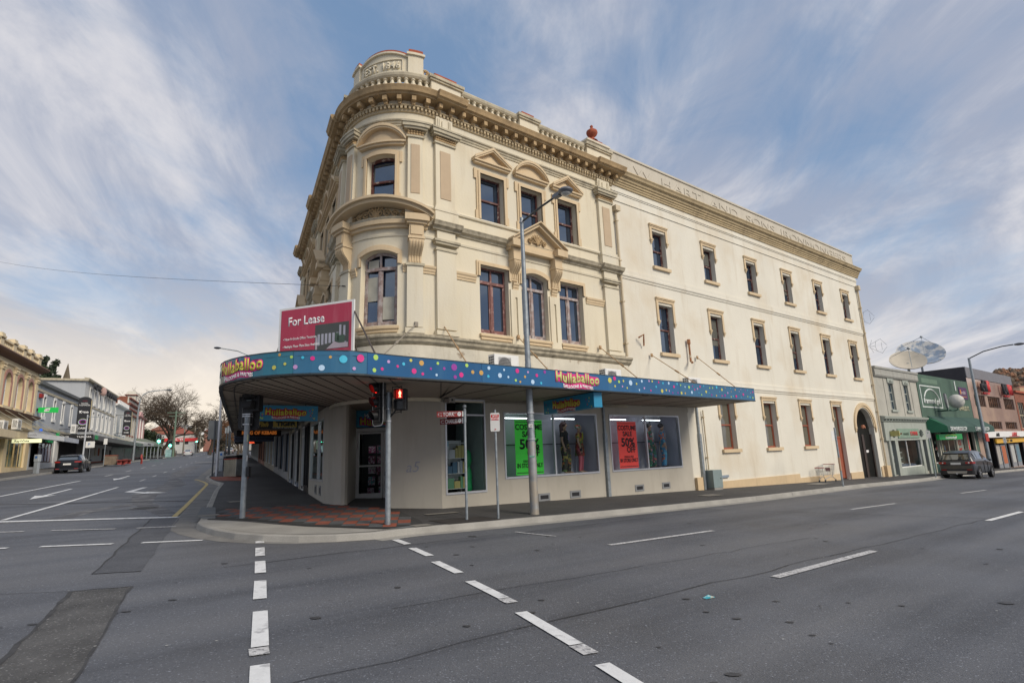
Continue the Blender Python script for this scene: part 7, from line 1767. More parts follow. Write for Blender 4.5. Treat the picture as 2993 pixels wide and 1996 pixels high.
def right_shops():
    # pale fishing shop
    a, b = 35.45, 43.28; g = gzo(FR, 39, 0)
    FG = mat('grey_roughcast', (.40, .39, .34), .9, var=.14, scale=1.2, bump=.6, bscale=20, streak=.3, streakcol=(.2, .18, .15)); FT = mat('sage_trim', (.34, .37, .33), .8, var=.1, streak=.2)
    t = thing('fishing_shop', gp(FR(39, -3)), 'pale grey two storey shop with fly fishing sign, against the long cream wall', 'shop building')
    ops = [(37.75, 38.65, 3.88, 5.66, 0), (40.55, 41.45, 3.86, 5.66, 0), (36.0, 43.0, g+.1, 2.0, 0)]
    block(t, FR, a, b, 6.1, 9, FG, ops=ops)
    for q in ops[:2]:
        simple_win(t, FR, q[0], q[1], q[2], q[3], FT, bars=2, mull=((q[0]+q[1])/2,)); m = MB(FR); m.box(q[0]-.12, q[1]+.12, 0, .1, q[2]-.14, q[2]); m.build('sill', FT, t)
        m = MB(FR); m.box(q[0]-.1, q[1]+.1, 0, .06, q[3]+.02, q[3]+.36); sc = m.build('window_head', FT, t); m = MB(FR); scroll(m, (q[0]+q[1])/2, q[3]+.06, .35, .22, .03); m.build('carved_leaf', FT, sc)
    m = MB(FR); m.prof([(0, 6.0), (.1, 6.02), (.16, 6.12), (.14, 6.5), (.2, 6.55), (.2, 6.68), (-.3, 6.7), (-.3, 6.0)], a, b+.12); m.build('parapet', mat('parapet_grey', (.33, .33, .30), .9, streak=.4), t)
    for s in (37.0, 40.0, 41.9): m = MB(FR); m.box(s, s+.06, 0, .03, 3.5, 6.0); m.build('wall_strip', FG, t)
    m = MB(FR); m.prof([(0, 3.05), (.1, 3.08), (.16, 3.2), (.3, 3.26), (.34, 3.4), (0, 3.46)], a, b+.25); m.build('shopfront_cornice', FT, t); m = MB(FR)
    for k in range(16): m.box(a+.25+k*.49, a+.34+k*.49, .1, .28, 3.13, 3.22)
    m.box(a, b+.2, .1, .12, 3.1, 3.22); m.build('cornice_blocks', FT, t)
    m = MB(FR); m.box(a+.1, b, 0, .14, 1.86, 3.04); m.build('sign_fascia', FT, t)
    m = MB(FR); m.box(37.55, 41.5, .15, .19, 2.0, 2.62); sg = m.build('shop_sign', mat('sage_sign', (.20, .29, .22), .6), t)
    text('essential', .30, plane_map(FR(38.95, .2, 2.2), RD, UP, NR), 'lettering', mat('olive_ink', (.05, .08, .05)), sg, ext=.004); text('FLYFISHER', .36, plane_map(FR(40.45, .2, 2.18), RD, UP, NR), 'lettering', mat('sign_red', (1, 0, 0)), sg, bold=.012, ext=.004, fontw=.85)
    m = MB(FR); m.box(37.75, 38.05, .19, .2, 2.25, 2.33); m.ball(FR(38.1, .2, 2.3), .06, n=6); m.build('fly_emblem', mat('brown_ink', (.15, .07, .03)), sg)
    m = MB(); m.obox(FR(36.3, .42, 2.3), NR, RD, UP, .26, .04, .17); hs = m.build('projecting_sign', mat('yellow_board', (.45, .42, .16)), t)
    for s in (36.9, 42.0):
        m = MB()
        for k in range(7): an = R_(20+k*23.5); m.tube([FR(s, .16, 2.08), FR(s+math.cos(an)*.42, .16, 2.08+math.sin(an)*.48)], .035, 5)
        m.build('fan_ornament', mat('dark_sage', (.08, .10, .09)), t)
    m = MB(FR); m.quad(FR(36, -.9, g), FR(43, -.9, g), FR(43, -.9, 2.0), FR(36, -.9, 2.0)); m.quad(FR(36, -.1, g+.3), FR(43, -.1, g+.3), FR(43, -.9, g+.3), FR(36, -.9, g+.3)); m.build('shop_interior', mat('shop_dark', (.06, .06, .05)), t)
    for x0, x1 in ((36.0, 36.3), (37.0, 37.5), (41.65, 42.1), (42.8, 43.2)): m = MB(FR); m.box(x0, x1, -.1, .12, g-.1, 1.9); m.build('pier', FT, t)
    m = MB(FR); m.box(37.5, 41.65, -.1, .1, g-.1, g+.5); m.build('stall_riser', mat('sage_riser', (.36, .40, .36)), t)
    simple_win(t, FR, 37.5, 41.65, g+.5, 1.9, WHITEP, depth=.05, mull=(39.35,), gl=SHOPG, name='display_window')
    goods(t, FR, 37.7, 39.2, -.5, g+.6, 1.6, 26, 5, [mat('goods_%d' % i, (1, 1, 1)) for i in range(8)])
    m = MB(FR)
    for z in (g+.75, g+1.1, g+1.45): m.box(37.6, 39.3, -.6, -.35, z, z+.03)
    m.build('shelf', WHITEP, t)
    m = MB(FR); m.box(36.3, 37.0, -.3, -.25, g, 1.85); m.box(42.1, 42.8, -.3, -.25, g, 1.85); m.build('shop_door', DARK, t)
    # chimney and aerials
    m = MB(); c = FR(36.6, -1.6); m.obox(c+UP*7.3, RD, NR, UP, .5, .4, .9); m.obox(c+UP*8.15, RD, NR, UP, .58, .48, .12); m.obox(c+UP*8.35, RD, NR, UP, .5, .4, .12); m.build('chimney', mat('cream_brick', (.46, .38, .24), .9, var=.2, scale=14, bump=.3, bscale=30), t)
    def aerial(P, h, label, arm=1.0):
        q = thing('tv_aerial', P, label, 'aerial', 'television aerials by the cream chimney'); m = MB(); m.tube([P, P+UP*h], .02, 6); m.tube([P+UP*(h*.62), P+UP*(h*.62)+X*arm], .014, 5)
        c = P+UP*(h*.62)+X*arm*.7; m2 = MB()
        for s in (-1, 1):
            for k in (.0, .35, .8): m2.tube([c+X*k*arm*.8-UP*.0, c+X*(k*arm*.8+.25*(.8-k))+UP*s*(.45-.25*k)], .010, 4)
            m2.tube([c+UP*s*.1, c+X*.8+UP*s*.5], .010, 4); m2.tube([c+X*.8+UP*s*.5, c+X*1.2+UP*s*.05], .010, 4)
        m.build('mast', GALV, q); m2.build('elements', GALV, q)
    aerial(FR(36.5, -1.6, 8.4), 3.2, 'television aerial on the tall mast above the cream chimney', 1.4); aerial(FR(37.2, -1.3, 7.4), 1.5, 'lower television aerial beside the cream chimney', 1.3)
    # green golf shop
    a, b = 43.42, 56.1; g = gzo(FR, 49, 0)
    GG = mat('green_wall', (.062, .115, .085), .85, var=.2, scale=.8, streak=.4, streakcol=(.12, .16, .13), bump=.3)
    t = thing('golf_shop', gp(FR(49, -3)), 'dark green shop with painted golf sign and green canvas awning', 'shop building')
    block(t, FR, a, b, 6.67, 10, GG, ops=[(44.3, 55.2, g+.1, 2.9, 0)])
    WL = mat('sign_white', (.62, .66, .64), .7, var=.1, streak=.3)
    m = MB(FR)
    for q in ((43.85, 48.4, 5.78, 5.86), (43.85, 48.4, 4.2, 4.28), (43.85, 43.97, 4.28, 5.78), (48.28, 48.4, 4.28, 5.78)): m.box(q[0], q[1], 0, .02, q[2], q[3])
    m.build('painted_frame', WL, t); m = MB(); m.tube([FR(46.1-math.cos(an)*1.75, .01, 4.55+math.sin(an)*1.05) for an in [math.pi*(.0+.88*i/20) for i in range(21)]], .06, 5); m.build('painted_arc', WL, t)
    text('drummond golf', .58, plane_map(FR(46.15, .01, 4.52), RD, UP, NR), 'lettering', WL, t, bold=.02, ext=.01, fontw=1.02)
    m = MB(FR); m.box(44.5, 48.1, 0, .01, 6.05, 6.4); m.build('faded_patch', mat('faded_green', (.12, .19, .14), .9), t)
    m = MB(FR); m.box(52.3, 52.5, .02, .05, 4.5, 5.3); m.box(52.3, 52.5, .02, .05, 5.75, 6.55); m.build('white_stripe', WL, t)
    m = MB(FR); m.box(53.2, 55.4, 0, .05, 5.1, 6.1); pp = m.build('purple_board', mat('purple', (.08, .03, .10)), t); text('amalah', .45, plane_map(FR(54.3, .06, 5.5), RD, UP, NR), 'lettering', mat('pale_pink', (.5, .4, .45)), pp, ext=.006, bold=.01); m = MB(FR); m.box(53.6, 55.0, .05, .06, 5.28, 5.33); m.box(53.45, 53.75, .05, .06, 5.5, 5.9); m.build('board_mark', mat('orange_mark', (.5, .2, .05)), pp)
    text('CHARLES ST.', .5, plane_map(FR(53.9, .01, 4.15), RD, UP, NR), 'lettering', mat('cream_letter', (.45, .42, .28)), t, ext=.01, bold=.015)
    # ball and club
    q = thing('golf_ball_sign', FR(47.2, .6, 4.0), 'giant dimpled golf ball with grey club head on the green wall', 'sign')
    def ballm():
        bm = bmesh.new(); bmesh.ops.create_icosphere(bm, subdivisions=4, radius=.52)
        c = FR(47.5, 1.15, 4.62)
        for i, v in enumerate(bm.verts):
            v.co *= (1-.03*(1 if (int((math.degrees(math.atan2(v.co.y, v.co.x))+180)/11)+int((v.co.z+1)*9)) % 2 else 0)); v.co += c
        me = bpy.data.meshes.new('ball'); bm.to_mesh(me); bm.free(); me.materials.append(mat('ball_white', (.50, .50, .46), .6, var=.1)); o = bpy.data.objects.new('ball', me); COL.objects.link(o); o.parent = q; o.matrix_parent_inverse = Matrix.Translation(q.location).inverted()
        for p in me.polygons: p.use_smooth = True
        return c, o
    c, bo = ballm()
    text('Callaway', .15, plane_map(c+NR*.53-RD*.15+UP*.04, (RD-NR*.3), UP, NR), 'lettering', BLACK, bo, ext=.004)
    m = MB(); m.loft([[FR(46.6+x*.6, .7+o, 4.62+z*.62) for x, z in ((-.42, .95), (-.1, .95), (.2, .55), (.3, -.2), (.25, -.75), (0, -.9), (-.2, -.6), (-.38, 0))] for o in (0, .12)]); cl = m.build('club_head', mat('club_grey', (.28, .28, .30), .4, .5), q); m = MB()
    for k in range(7): m.loft([[FR(46.55+x*.5, .83+o, 4.72-.09*k+z) for x, z in ((-.2, 0), (.3, 0), (.3, .03), (-.2, .03))] for o in (0, .01)])
    m.build('club_grooves', WL, cl)
    m = MB(); m.tube([FR(47.5, .05, 3.95), FR(47.5, 1.15, 3.98)], .03); m.tube([FR(47.5, 1.15, 3.95), FR(47.5, 1.15, 4.15)], .03); m.tube([FR(46.6, .05, 3.95), FR(46.6, .75, 3.98)], .03); m.tube([FR(46.6, .75, 3.95), FR(46.6, .75, 4.1)], .03); m.obox(FR(47.0, .95, 3.93), RD, NR, UP, .6, .08, .045); m.build('bracket', mat('dark_green_steel', (.02, .07, .05)), q)
    # canvas awning
    GC = mat('green_canvas', (.028, .075, .06), .8, var=.2, scale=2)
    m = MB(FR); s0, s1 = 43.95, 57.2
    m.loft([[FR(s, o, z) for o, z in ((.02, 3.55), (.5, 3.25), (.95, 2.9), (1.1, 2.75), (1.12, 2.33), (1.10, 2.33), (1.08, 2.72), (.02, 3.48))] for s in (s0+.5, s1-.5)]); cn = m.build('canvas_awning', GC, t)
    m = MB(FR)
    for s, e in ((s0, s0+.5), (s1, s1-.5)): m.f.append([m.pt(FR(*x)) for x in ((s, .02, 3.5), (e, .5, 3.25), (e, 1.1, 2.75), (s, .02, 2.33))]); m.mi.append(0); m.f.append([m.pt(FR(*x)) for x in ((e, 1.1, 2.75), (e, 1.1, 2.33), (s, .02, 2.33))]); m.mi.append(0)
    m.build('awning_end', mat('bright_green_canvas', (.01, .11, .055), .8), cn)
    for s in (47.0, 53.2): text('DRUMMONDGOLF.COM', .42, plane_map(FR(s, 1.125, 2.42), RD, UP, NR), 'lettering', WL, cn, bold=.012, ext=.01, fontw=.86)
    WB = mat('cream_joinery', (.45, .43, .35))
    m = MB(FR); m.quad(FR(44.3, -1.4, g), FR(55.2, -1.4, g), FR(55.2, -1.4, 2.9), FR(44.3, -1.4, 2.9)); m.build('shop_interior', DARK, t)
    for x in (44.3, 45.9, 46.35, 50.2, 52.9, 53.3, 55.0): m = MB(FR); m.box(x, x+.16, -.15, .03, g-.2, 2.9); m.build('joinery', WB, t)
    for x0, x1 in ((44.46, 45.9), (46.5, 50.2)):
        m = MB(FR); m.box(x0, x1, -.15, .05, g-.2, g+.75); ri = m.build('stall_riser', mat('green_riser', (.02, .08, .06), .5), t); m = MB(FR); m.box(x0, x1, -.15, .09, g+.75, g+.82); m.build('sill', WHITEP, ri)
    simple_win(t, FR, 46.5, 50.2, g+.82, 2.2, WB, gl=SHOPG, name='display_window', depth=.06, mull=(48.2,)); simple_win(t, FR, 50.4, 52.9, g, 2.3, WB, gl=SHOPG, name='shop_door', depth=.2)
    goods(t, FR, 46.6, 49.5, -.5, g+.85, 1.9, 18, 9, [mat('goods_%d' % i, (1, 1, 1)) for i in range(8)])
    m = MB(FR); m.box(50.5, 52.8, -.28, -.25, g+.4, 2.0); ps = m.build('price_poster', mat('pale_poster', (.42, .40, .36)), t); text('PRICE', .55, plane_map(FR(51.5, -.24, 1.35), RD, UP, NR), 'lettering', mat('sign_red', (1, 0, 0)), ps, bold=.02, ext=.01); m = MB(FR); m.f.append([m.pt(FR(*x)) for x in ((50.8, -.24, 1.1), (52.4, -.24, 1.1), (51.6, -.24, .7))]); m.mi.append(0); m.box(53.0, 53.25, -.1, .05, g, 2.2); m.build('red_arrow', mat('sign_red', (1, 0, 0)), ps)
    q = thing('hanging_sign', FR(46, .8, 1.9), 'green golf sign hung under the green canvas awning', 'sign'); m = MB(); A, Bv = FR(44.6, .35), FR(47.6, 1.0); ex = (Bv-A).normalized(); n = Vector((ex.y, -ex.x, 0)); m.obox(A.lerp(Bv, .5)+UP*2.0, ex, n, UP, 1.5, .1, .2); m.build('sign_box', mat('bright_green_sign', (.01, .22, .05), .4, emit=.15), q)
    text('drummond golf', .24, plane_map(A.lerp(Bv, .5)+UP*1.86+n*.105, ex, UP, n), 'lettering', LWH, q, bold=.008, ext=.005); m = MB(); m.tube([A.lerp(Bv, .5)+ex*(-math.cos(an)*.75)+UP*(1.98+math.sin(an)*.17)+n*.11 for an in [math.pi*i/12 for i in range(13)]], .02, 5); m.build('yellow_arc', mat('sun_yellow', (.6, .55, .05)), q)
    q = thing('litter_bin', FR(45.2, 1.0, gzo(FR, 45.2, 1)), 'dark green footpath bin behind the leaning parking post', 'bin', 'footpath litter bins'); m = MB(); m.obox(FR(45.2, 1.0, g+.45), RD, NR, UP, .35, .3, .47); m.build('body', mat('bin_green', (.025, .07, .06), .6), q, bevel=.03); m = MB(); m.obox(FR(45.2, 1.0, g+.95), RD, NR, UP, .37, .32, .04); m.build('lid', mat('bin_lid_green', (.12, .2, .18)), q)
    # pink radio building
    a, b = 56.2, 72.0; g = gzo(FR, 64, 0)
    PK = mat('glossy_pink_tile', (.40, .28, .24), .22, var=.12, scale=.5, patch=(.50, .36, .28), patchscale=.25, patchcut=(.5, .62), coat=.4)
    t = thing('radio_building', gp(FR(64, -4)), 'pinkish tiled office block with grey parapet and dark red letters, beyond the green shop', 'office building')
    block(t, FR, a, b, 7.1, 17, PK, ops=[(57.5, 60.9, 4.6, 5.65, 0), (61.8, 66.1, 4.57, 5.65, 0), (67.4, 71.4, 4.54, 5.63, 0), (60.7, 65.0, 2.6, 3.3, 0), (66.3, 70.8, 2.6, 3.3, 0), (57.5, 71.5, g, 1.8, 0)], side0=mat('charcoal_side', (.045, .043, .05), .8))
    m = MB(FR); m.box(a, b, -17, .06, 7.1, 8.02); m.build('parapet', mat('slate_parapet', (.17, .17, .19), .8), t); m = MB(FR); m.box(a-.06, a, -17, -5.5, 5, 8.0); m.build('orange_side', mat('orange_side', (.52, .23, .10), .85), t); m = MB(FR); m.box(a-.05, a, -5.5, 0, 6.5, 8.03); m.build('charcoal_side', mat('charcoal_side', (1, 1, 1)), t)
    for q0, q1, z0, z1 in ((57.5, 60.9, 4.6, 5.65), (61.8, 66.1, 4.57, 5.65), (67.4, 71.4, 4.54, 5.63), (60.7, 65.0, 2.6, 3.3), (66.3, 70.8, 2.6, 3.3)): simple_win(t, FR, q0, q1, z0, z1, mat('brown_frame', (.10, .06, .04)), depth=.12, mull=[q0+(q1-q0)*k/6 for k in range(1, 6)], gl=glass('amber_glass', clear=False, refl=.35, dark=(.08, .03, .015)))
    for s, w1, w2, c2 in ((60.8, 'chi', 'lli', mat('sign_red', (1, 0, 0))), (68.3, 'LA', 'FM', mat('sign_red', (1, 0, 0)))):
        text(w1, 1.35, plane_map(FR(s-.4, .25, 6.0), RD, UP, NR), 'big_lettering', mat('letter_charcoal', (.03, .03, .035)), t, bold=.05, ext=.2, align='RIGHT'); text(w2, 1.35, plane_map(FR(s-.3, .25, 6.0), RD, UP, NR), 'big_lettering', c2, t, bold=.05, ext=.2, align='LEFT'); m = MB(FR); m.box(s-.8, s+1.2, .1, .2, 5.78, 5.93); m.build('sign_base', c2, t)
    m = MB(FR); m.box(a+.3, 75, 0, .5, 1.85, 2.38); cn = m.build('canopy_fascia', WHITEP, t)
    text('chilli', .42, plane_map(FR(60.3, .51, 1.95), RD, UP, NR), 'lettering', BLACK, cn, bold=.012, ext=.02, fontw=1.5); text('LAFM', .5, plane_map(FR(66.2, .51, 1.93), RD, UP, NR), 'lettering', mat('sign_red', (1, 0, 0)), cn, bold=.02, ext=.02, fontw=1.5, shear=.3); m = MB(FR); m.box(64.3, 68.1, .5, .52, 1.88, 1.92); m.build('red_rule', mat('sign_red', (1, 0, 0)), cn)
    YL = mat('yellow_strip', (.50, .28, .03), .5, emit=.25)
    m = MB(FR); m.box(61, 74, .1, .2, 1.32, 1.72); yl = m.build('yellow_sign_strip', YL, t); text('2LT  chilli', .3, plane_map(FR(65.5, .21, 1.42), RD, UP, NR), 'lettering', BLACK, yl, bold=.01, ext=.01, fontw=1.7)
    m = MB(FR); m.quad(FR(57.5, -1, g-.4), FR(71.5, -1, g-.6), FR(71.5, -1, 1.8), FR(57.5, -1, 1.8)); m.build('shop_interior', DARK, t)
    pos = [mat('poster_%d' % i, c) for i, c in enumerate([(.35, .33, .30), (.40, .12, .05), (.42, .42, .40), (.12, .2, .25)])]
    for k, (x0, x1) in enumerate(((61.3, 63.0), (63.3, 65.0), (66.6, 68.2), (68.6, 70.2))): m = MB(FR); m.box(x0, x1, -.15, -.1, g-.1, 1.2); pn = m.build('shopfront_panel', mat('grey_shopfront', (.22, .23, .25)), t); m = MB(FR); m.box(x0+.2, x1-.2, -.1, -.08, g+.4, 1.05); m.build('poster', pos[k], pn)
    for s in (57.6, 60.8, 65.6, 71.2): m = MB(FR); m.box(s, s+.35, -.2, .03, g-.6, 1.8); m.build('pier', mat('black_tile', (.02, .02, .022), .3), t)
    for s, w in ((60.5, 1.2), (64.0, .9), (66.0, 1.1)): m = MB(FR); m.box(s, s+w, -3, -2.2, 8.0, 8.35); m.build('roof_vent', mat('vent_pale', (.45, .45, .42)), t)
    # last brick building with cream mullions
    t = thing('brick_offices', gp(FR(82, -4)), 'red brick offices with tall cream window strips at the right edge', 'office building')
    BRK = mat('red_brick', (.24, .085, .05), .9, var=.3, scale=5, bump=.3, bscale=20)
    block(t, FR, 72.2, 95, 6.4, 14, BRK, ops=[(72.8+3.1*k, 75.5+3.1*k, 2.7, 5.4, 0) for k in range(7)])
    for k in range(7): simple_win(t, FR, 72.8+3.1*k, 75.5+3.1*k, 2.7, 5.4, mat('cream_mullion', (.52, .46, .32)), mull=(73.7+3.1*k, 74.6+3.1*k), bars=1)
    m = MB(FR); m.box(72.2, 95, 0, .2, 6.4, 6.6); m.build('coping', BRICKR, t); m = MB(FR); m.box(72.6, 95, 0, .15, .5, 2.4); m.build('ground_band', mat('white_band', (.45, .45, .43)), t)
    # dishes behind
    def dish(P, r, label, mt, ny, post, sc=.55):
        q = thing('satellite_dish', P, label, 'satellite dish'); n = Vector(ny).normalized(); ex = UP.cross(n).normalized(); ey = n.cross(ex); rings = []
        for rad, dp in ((.0, -.16), (.35, -.14), (.7, -.075), (1, 0), (1.0, -.03), (.7, -.11), (.35, -.18), (0.01, -.2)): rings.append([P+ex*math.cos(2*math.pi*k/30)*rad*r+ey*math.sin(2*math.pi*k/30)*rad*r+n*dp*r*1.6 for k in range(30)])
        m = MB(); m.loft(rings); m.build('reflector', mt, q, smooth=True)
        m = MB(); m.tube([P-n*.25*r, P-n*.3*r-UP*.4, Vector((P.x, P.y, post))-n*.3*r], .12, 8); m.build('mast', GALV, q)
        m = MB(); f = P+n*r*.85
        for an in (.6, 2.6, 4.7): m.tube([P+ex*math.cos(an)*r*.9+ey*math.sin(an)*r*.9, f], .025, 5)
        m.build('feed_arms', GALV, q); m = MB(); m.ball(f, .14, n=8); m.build('feed_horn', GALV, q, smooth=True)
    nn_ = (-.25, -.62, .75)
    dish(FR(70.5, -7, 11.75), 2.35, 'large satellite dish painted with a cloudy earth picture above the green shop', mat('earth_painting', (.22, .28, .36), .6, var=.3, scale=1.2, patch=(.50, .50, .48), patchscale=1.1, patchcut=(.47, .55), streak=.5, streakcol=(.35, .22, .12)), nn_, 7.5)
    dish(FR(56.6, -4.2, 9.35), 1.5, 'plain cream satellite dish overlapping the painted one', mat('dish_cream', (.50, .45, .36), .6, var=.08), nn_, 6.6)
    q = thing('roof_house', gp(FR(66, -32)), 'slate hipped roof showing behind the two satellite dishes', 'house'); m = MB(); bx = [FR(58, -26), FR(74, -26), FR(74, -38), FR(58, -38)]; m.loft([[p+UP*2 for p in bx], [p+UP*9 for p in bx]]); m.build('walls', mat('pale_weatherboard', (.4, .38, .33)), q); m = MB(); r0, r1 = FR(62, -32, 13.2), FR(72, -32, 13.2)
    for f in ([bx[0]+UP*9, bx[1]+UP*9, r1, r0], [bx[2]+UP*9, bx[3]+UP*9, r0, r1], [bx[1]+UP*9, bx[2]+UP*9, r1], [bx[3]+UP*9, bx[0]+UP*9, r0]): m.f.append([m.pt(x) for x in f]); m.mi.append(0)
    m.build('roof', mat('slate_roof', (.13, .14, .18), .6), q)
    # sunlit houses on the hill
    rr = random.Random(17); HW = [mat('hill_house_%d' % i, c) for i, c in enumerate([(.62, .42, .26), (.66, .52, .38), (.45, .2, .12)])]; HR = mat('hill_roof', (.30, .12, .08))
    hill = bpy.data.objects['hill']; dg = bpy.context.evaluated_depsgraph_get()
    for k in range(26):
        az = R_(rr.uniform(38.5, 44.5)); r = 860+rr.random()*420
        p = Vector((math.sin(az)*r, math.cos(az)*r, 400)); ok, loc, nrm, idx = hill.ray_cast(p, Vector((0, 0, -1)))
        if not ok or loc.z > 92: continue
        w, d_, h = rr.uniform(5, 9), rr.uniform(5, 7), rr.uniform(3.5, 6); q = thing('hill_house', loc, 'small pale house among the trees on the sunlit hillside', 'house', 'houses on the hill'); m = MB(); m.obox(loc+UP*(h/2-1), X, Y, UP, w, d_, h/2+1); m.build('walls', HW[k % 3], q)
        m = MB(); c = loc+UP*h; m.loft([[c+X*sx*w*1.05+Y*sy*d_*1.05 for sx, sy in ((-1, -1), (1, -1), (1, 1), (-1, 1))], [c+X*sx*w*.5+Y*sy*.2+UP*2.6 for sx, sy in ((-1, -1), (1, -1), (1, 1), (-1, 1))]]); m.build('roof', HR, q)
    # woodland on the hill, one mass
    bmx = MB(); 
    for k in range(4200):
        az = R_(rr.uniform(37, 62)); r = rr.uniform(870, 1620); p = Vector((math.sin(az)*r, math.cos(az)*r, 400)); ok, loc, nrm, idx = hill.ray_cast(p, Vector((0, 0, -1)))
        if not ok: continue
        if loc.z < 92 and rr.random() < .35: continue
        s = rr.uniform(2.2, 5.2); n = 5; bmx.m = rr.randrange(3)
        bmx.loft([[loc+Vector((math.cos(2*math.pi*j/n+k)*s*f*rr.uniform(.7, 1.2), math.sin(2*math.pi*j/n+k)*s*f*rr.uniform(.7, 1.2), s*h)) for j in range(n)] for f, h in ((.7, -.2), (1, .5), (.85, 1.1), (.35, 1.6))])
    bmx.build('hill_woodland', [mat('hill_tree_a', (.20, .125, .08), .95), mat('hill_tree_b', (.30, .15, .085), .95), mat('hill_tree_c', (.14, .11, .08), .95)], None, kind='stuff')  # tree browns carry the low sun on the hillside
    bpy.data.objects['hill_woodland']['label'] = 'olive bush covering the hill at right, tinted brown for low sun'; bpy.data.objects['hill_woodland']['category'] = 'woodland'
right_shops()
# ------------------------------------------------------------------ west side of the left street
def west_row():
    YW = mat('butter_wall', (.66, .54, .34), .85, var=.08, scale=.8, streak=.3, streakcol=(.3, .2, .1), bump=.2); YT = mat('butter_trim', (.68, .57, .38), .8, var=.08, streak=.3, streakcol=(.3, .2, .1)); PT = mat('dusty_pink_trim', (.44, .24, .19), .8, var=.08); BRN = mat('brown_moulding', (.16, .09, .06), .8)
    t = thing('arcaded_building', FW(42, -4, gzo(FW, 42, 0)), 'butter yellow building with pink arched windows and balustrade, left edge of the view', 'building')
    a, b = 26, 50.9; W_ = [(x-.75, x+.75, 7.35, 9.35, .72) for x in (31.7, 34.6, 37.4, 40.3, 43.35, 46.25, 49.05)]
    block(t, FW, a, b, 11.3, 14, YW, ops=W_+[(28, 44.6, 2.0, 4.9, 0), (45.3, 49.9, 2.55, 4.85, 0)], rev=.35)
    for w in W_:
        simple_win(t, FW, w[0]+.02, w[1]-.02, w[2], 10.1, WHITEP, depth=.33, bars=1); m = MB(FW)
        ap = arch_pts((w[0]+w[1])/2, 1.5, 9.35, .72, 12); op = arch_pts((w[0]+w[1])/2, 2.0, 9.35, .98, 12)
        m.loft([[FW(x0, o, z0) for x0, z0, o in ((p[0], p[1], 0), (p[0], p[1], .07), (q[0], q[1], .07), (q[0], q[1], 0))] for p, q in zip(ap, op)])
        for x0, x1 in ((w[0]-.25, w[0]), (w[1], w[1]+.25)): m.box(x0, x1, 0, .07, 7.35, 9.35)
        m.build('arch_surround', PT, t); m = MB(FW); m.box(w[0]-.25, w[1]+.25, 0, .2, 7.1, 7.35); m.build('sill', YT, t)
        x = w[1]+.68; m = MB(FW); m.box(x-.3, x+.3, 0, .12, 7.35, 10.1); p = m.build('pilaster', YT, t); m = MB(FW); m.box(x-.36, x+.36, 0, .2, 10.1, 10.2); m.box(x-.33, x+.33, 0, .16, 10.2, 10.5); m.box(x-.4, x+.4, 0, .24, 10.5, 10.62)
        for k in (-.22, 0, .22): m.ball(FW(x+k, .18, 10.32), .1, n=6)
        m.build('leaf_capital', YT, p)
    m = MB(FW); m.prof([(0, 10.62), (.1, 10.65), (.12, 10.8), (0, 10.82)], a, b+.1); m.build('string_course', YT, t)
    m = MB(FW); m.prof([(0, 11.05), (.15, 11.1), (.2, 11.2), (.6, 11.28), (.7, 11.4), (.66, 11.5), (0, 11.55)], a, b+.6); m.build('cornice', BRN, t); m = MB(FW); m.box(a, b+.1, -.3, .05, 11.5, 11.7); m.box(a, b+.1, -.25, .1, 12.3, 12.45); m.build('parapet_rail', YT, t)
    for x in (28, 31.5, 35, 37.9, 40.8, 43.7, 46.2, 48.2, 50.5): m = MB(FW); m.box(x-.35, x+.35, -.35, .1, 11.7, 12.45); m.box(x-.45, x+.45, -.45, .2, 12.45, 12.6); m.box(x-.38, x+.38, -.35, .12, 12.6, 12.8); m.build('parapet_pier', YT, t)
    for k in range(52):
        x = 28.4+.42*k
        if min(abs(x-q) for q in (28, 31.5, 35, 37.9, 40.8, 43.7, 46.2, 48.2, 50.5)) < .42: continue
        m = MB(FW); m.lathe(FW(x, -.08, 0), [(.10, 11.7), (.06, 11.8), (.13, 11.98), (.06, 12.18), (.10, 12.3)], 7); m.build('baluster', YT, t)
    m = MB(FW); m.prof([(0, 6.75), (.2, 6.8), (.45, 6.95), (.5, 7.05), (0, 7.1)], a, b+.5); m.build('lower_cornice', BRN, t); m = MB(FW); m.prof([(0, 5.7), (.15, 5.75), (.25, 5.9), (0, 6.0)], a, b+.1); m.build('lower_ledge', YT, t)
    m = MB(FW); m.box(a, 35.3, 0, 3.15, 4.35, 4.85, 4.35, 4.85); m.box(35.3, 45, 0, .8, 4.9, 5.35); m.build('awning', YT, t)
    g = 2.2; YF = mat('ochre_frame', (.50, .36, .16), .6)
    for x0, x1 in ((45.3, 47.5), (47.6, 49.9), (40.5, 44.2), (36, 40.2), (31.5, 35.6)):
        simple_win(t, FW, x0, x1, g+.35, 4.8, YF, depth=.2, mull=((x0+x1)/2,), gl=SHOPG, name='display_window')
    m = MB(FW); m.quad(FW(28, -1, 1.8), FW(50, -1, 2.2), FW(50, -1, 4.9), FW(28, -1, 4.9)); m.build('listing_display', mat('listing_boards', (.24, .27, .18), .7, var=.3, scale=2, emit=.12), t)
    goods(t, FW, 45.4, 49.8, -.9, 2.9, 4.5, 30, 7, [mat('goods_%d' % i, (1, 1, 1)) for i in range(8)])
    q = thing('hanging_sign', FW(45, 1.2, 4.5), 'lit cream box sign under the yellow building awning', 'sign'); m = MB(); m.obox(FW(45, 1.3, 4.63), NL, LD, UP, .95, .12, .15); m.build('sign_box', mat('lit_cream', (.6, .6, .35), .5, emit=.9), q); text('RayWhite', .24, plane_map(FW(44.87, 1.0, 4.55), -NL, UP, -LD), 'lettering', BLACK, q, ext=.005, bold=.006)
    for s, z in ((44.6, 5.55), (41.5, 5.2)): ac_unit(FW(s, .6, z), LD, -NL, 'white air conditioner on the yellow building, '+('the one nearer the hotel' if s > 43 else 'the one at the left frame edge'), .95, .85, .4)
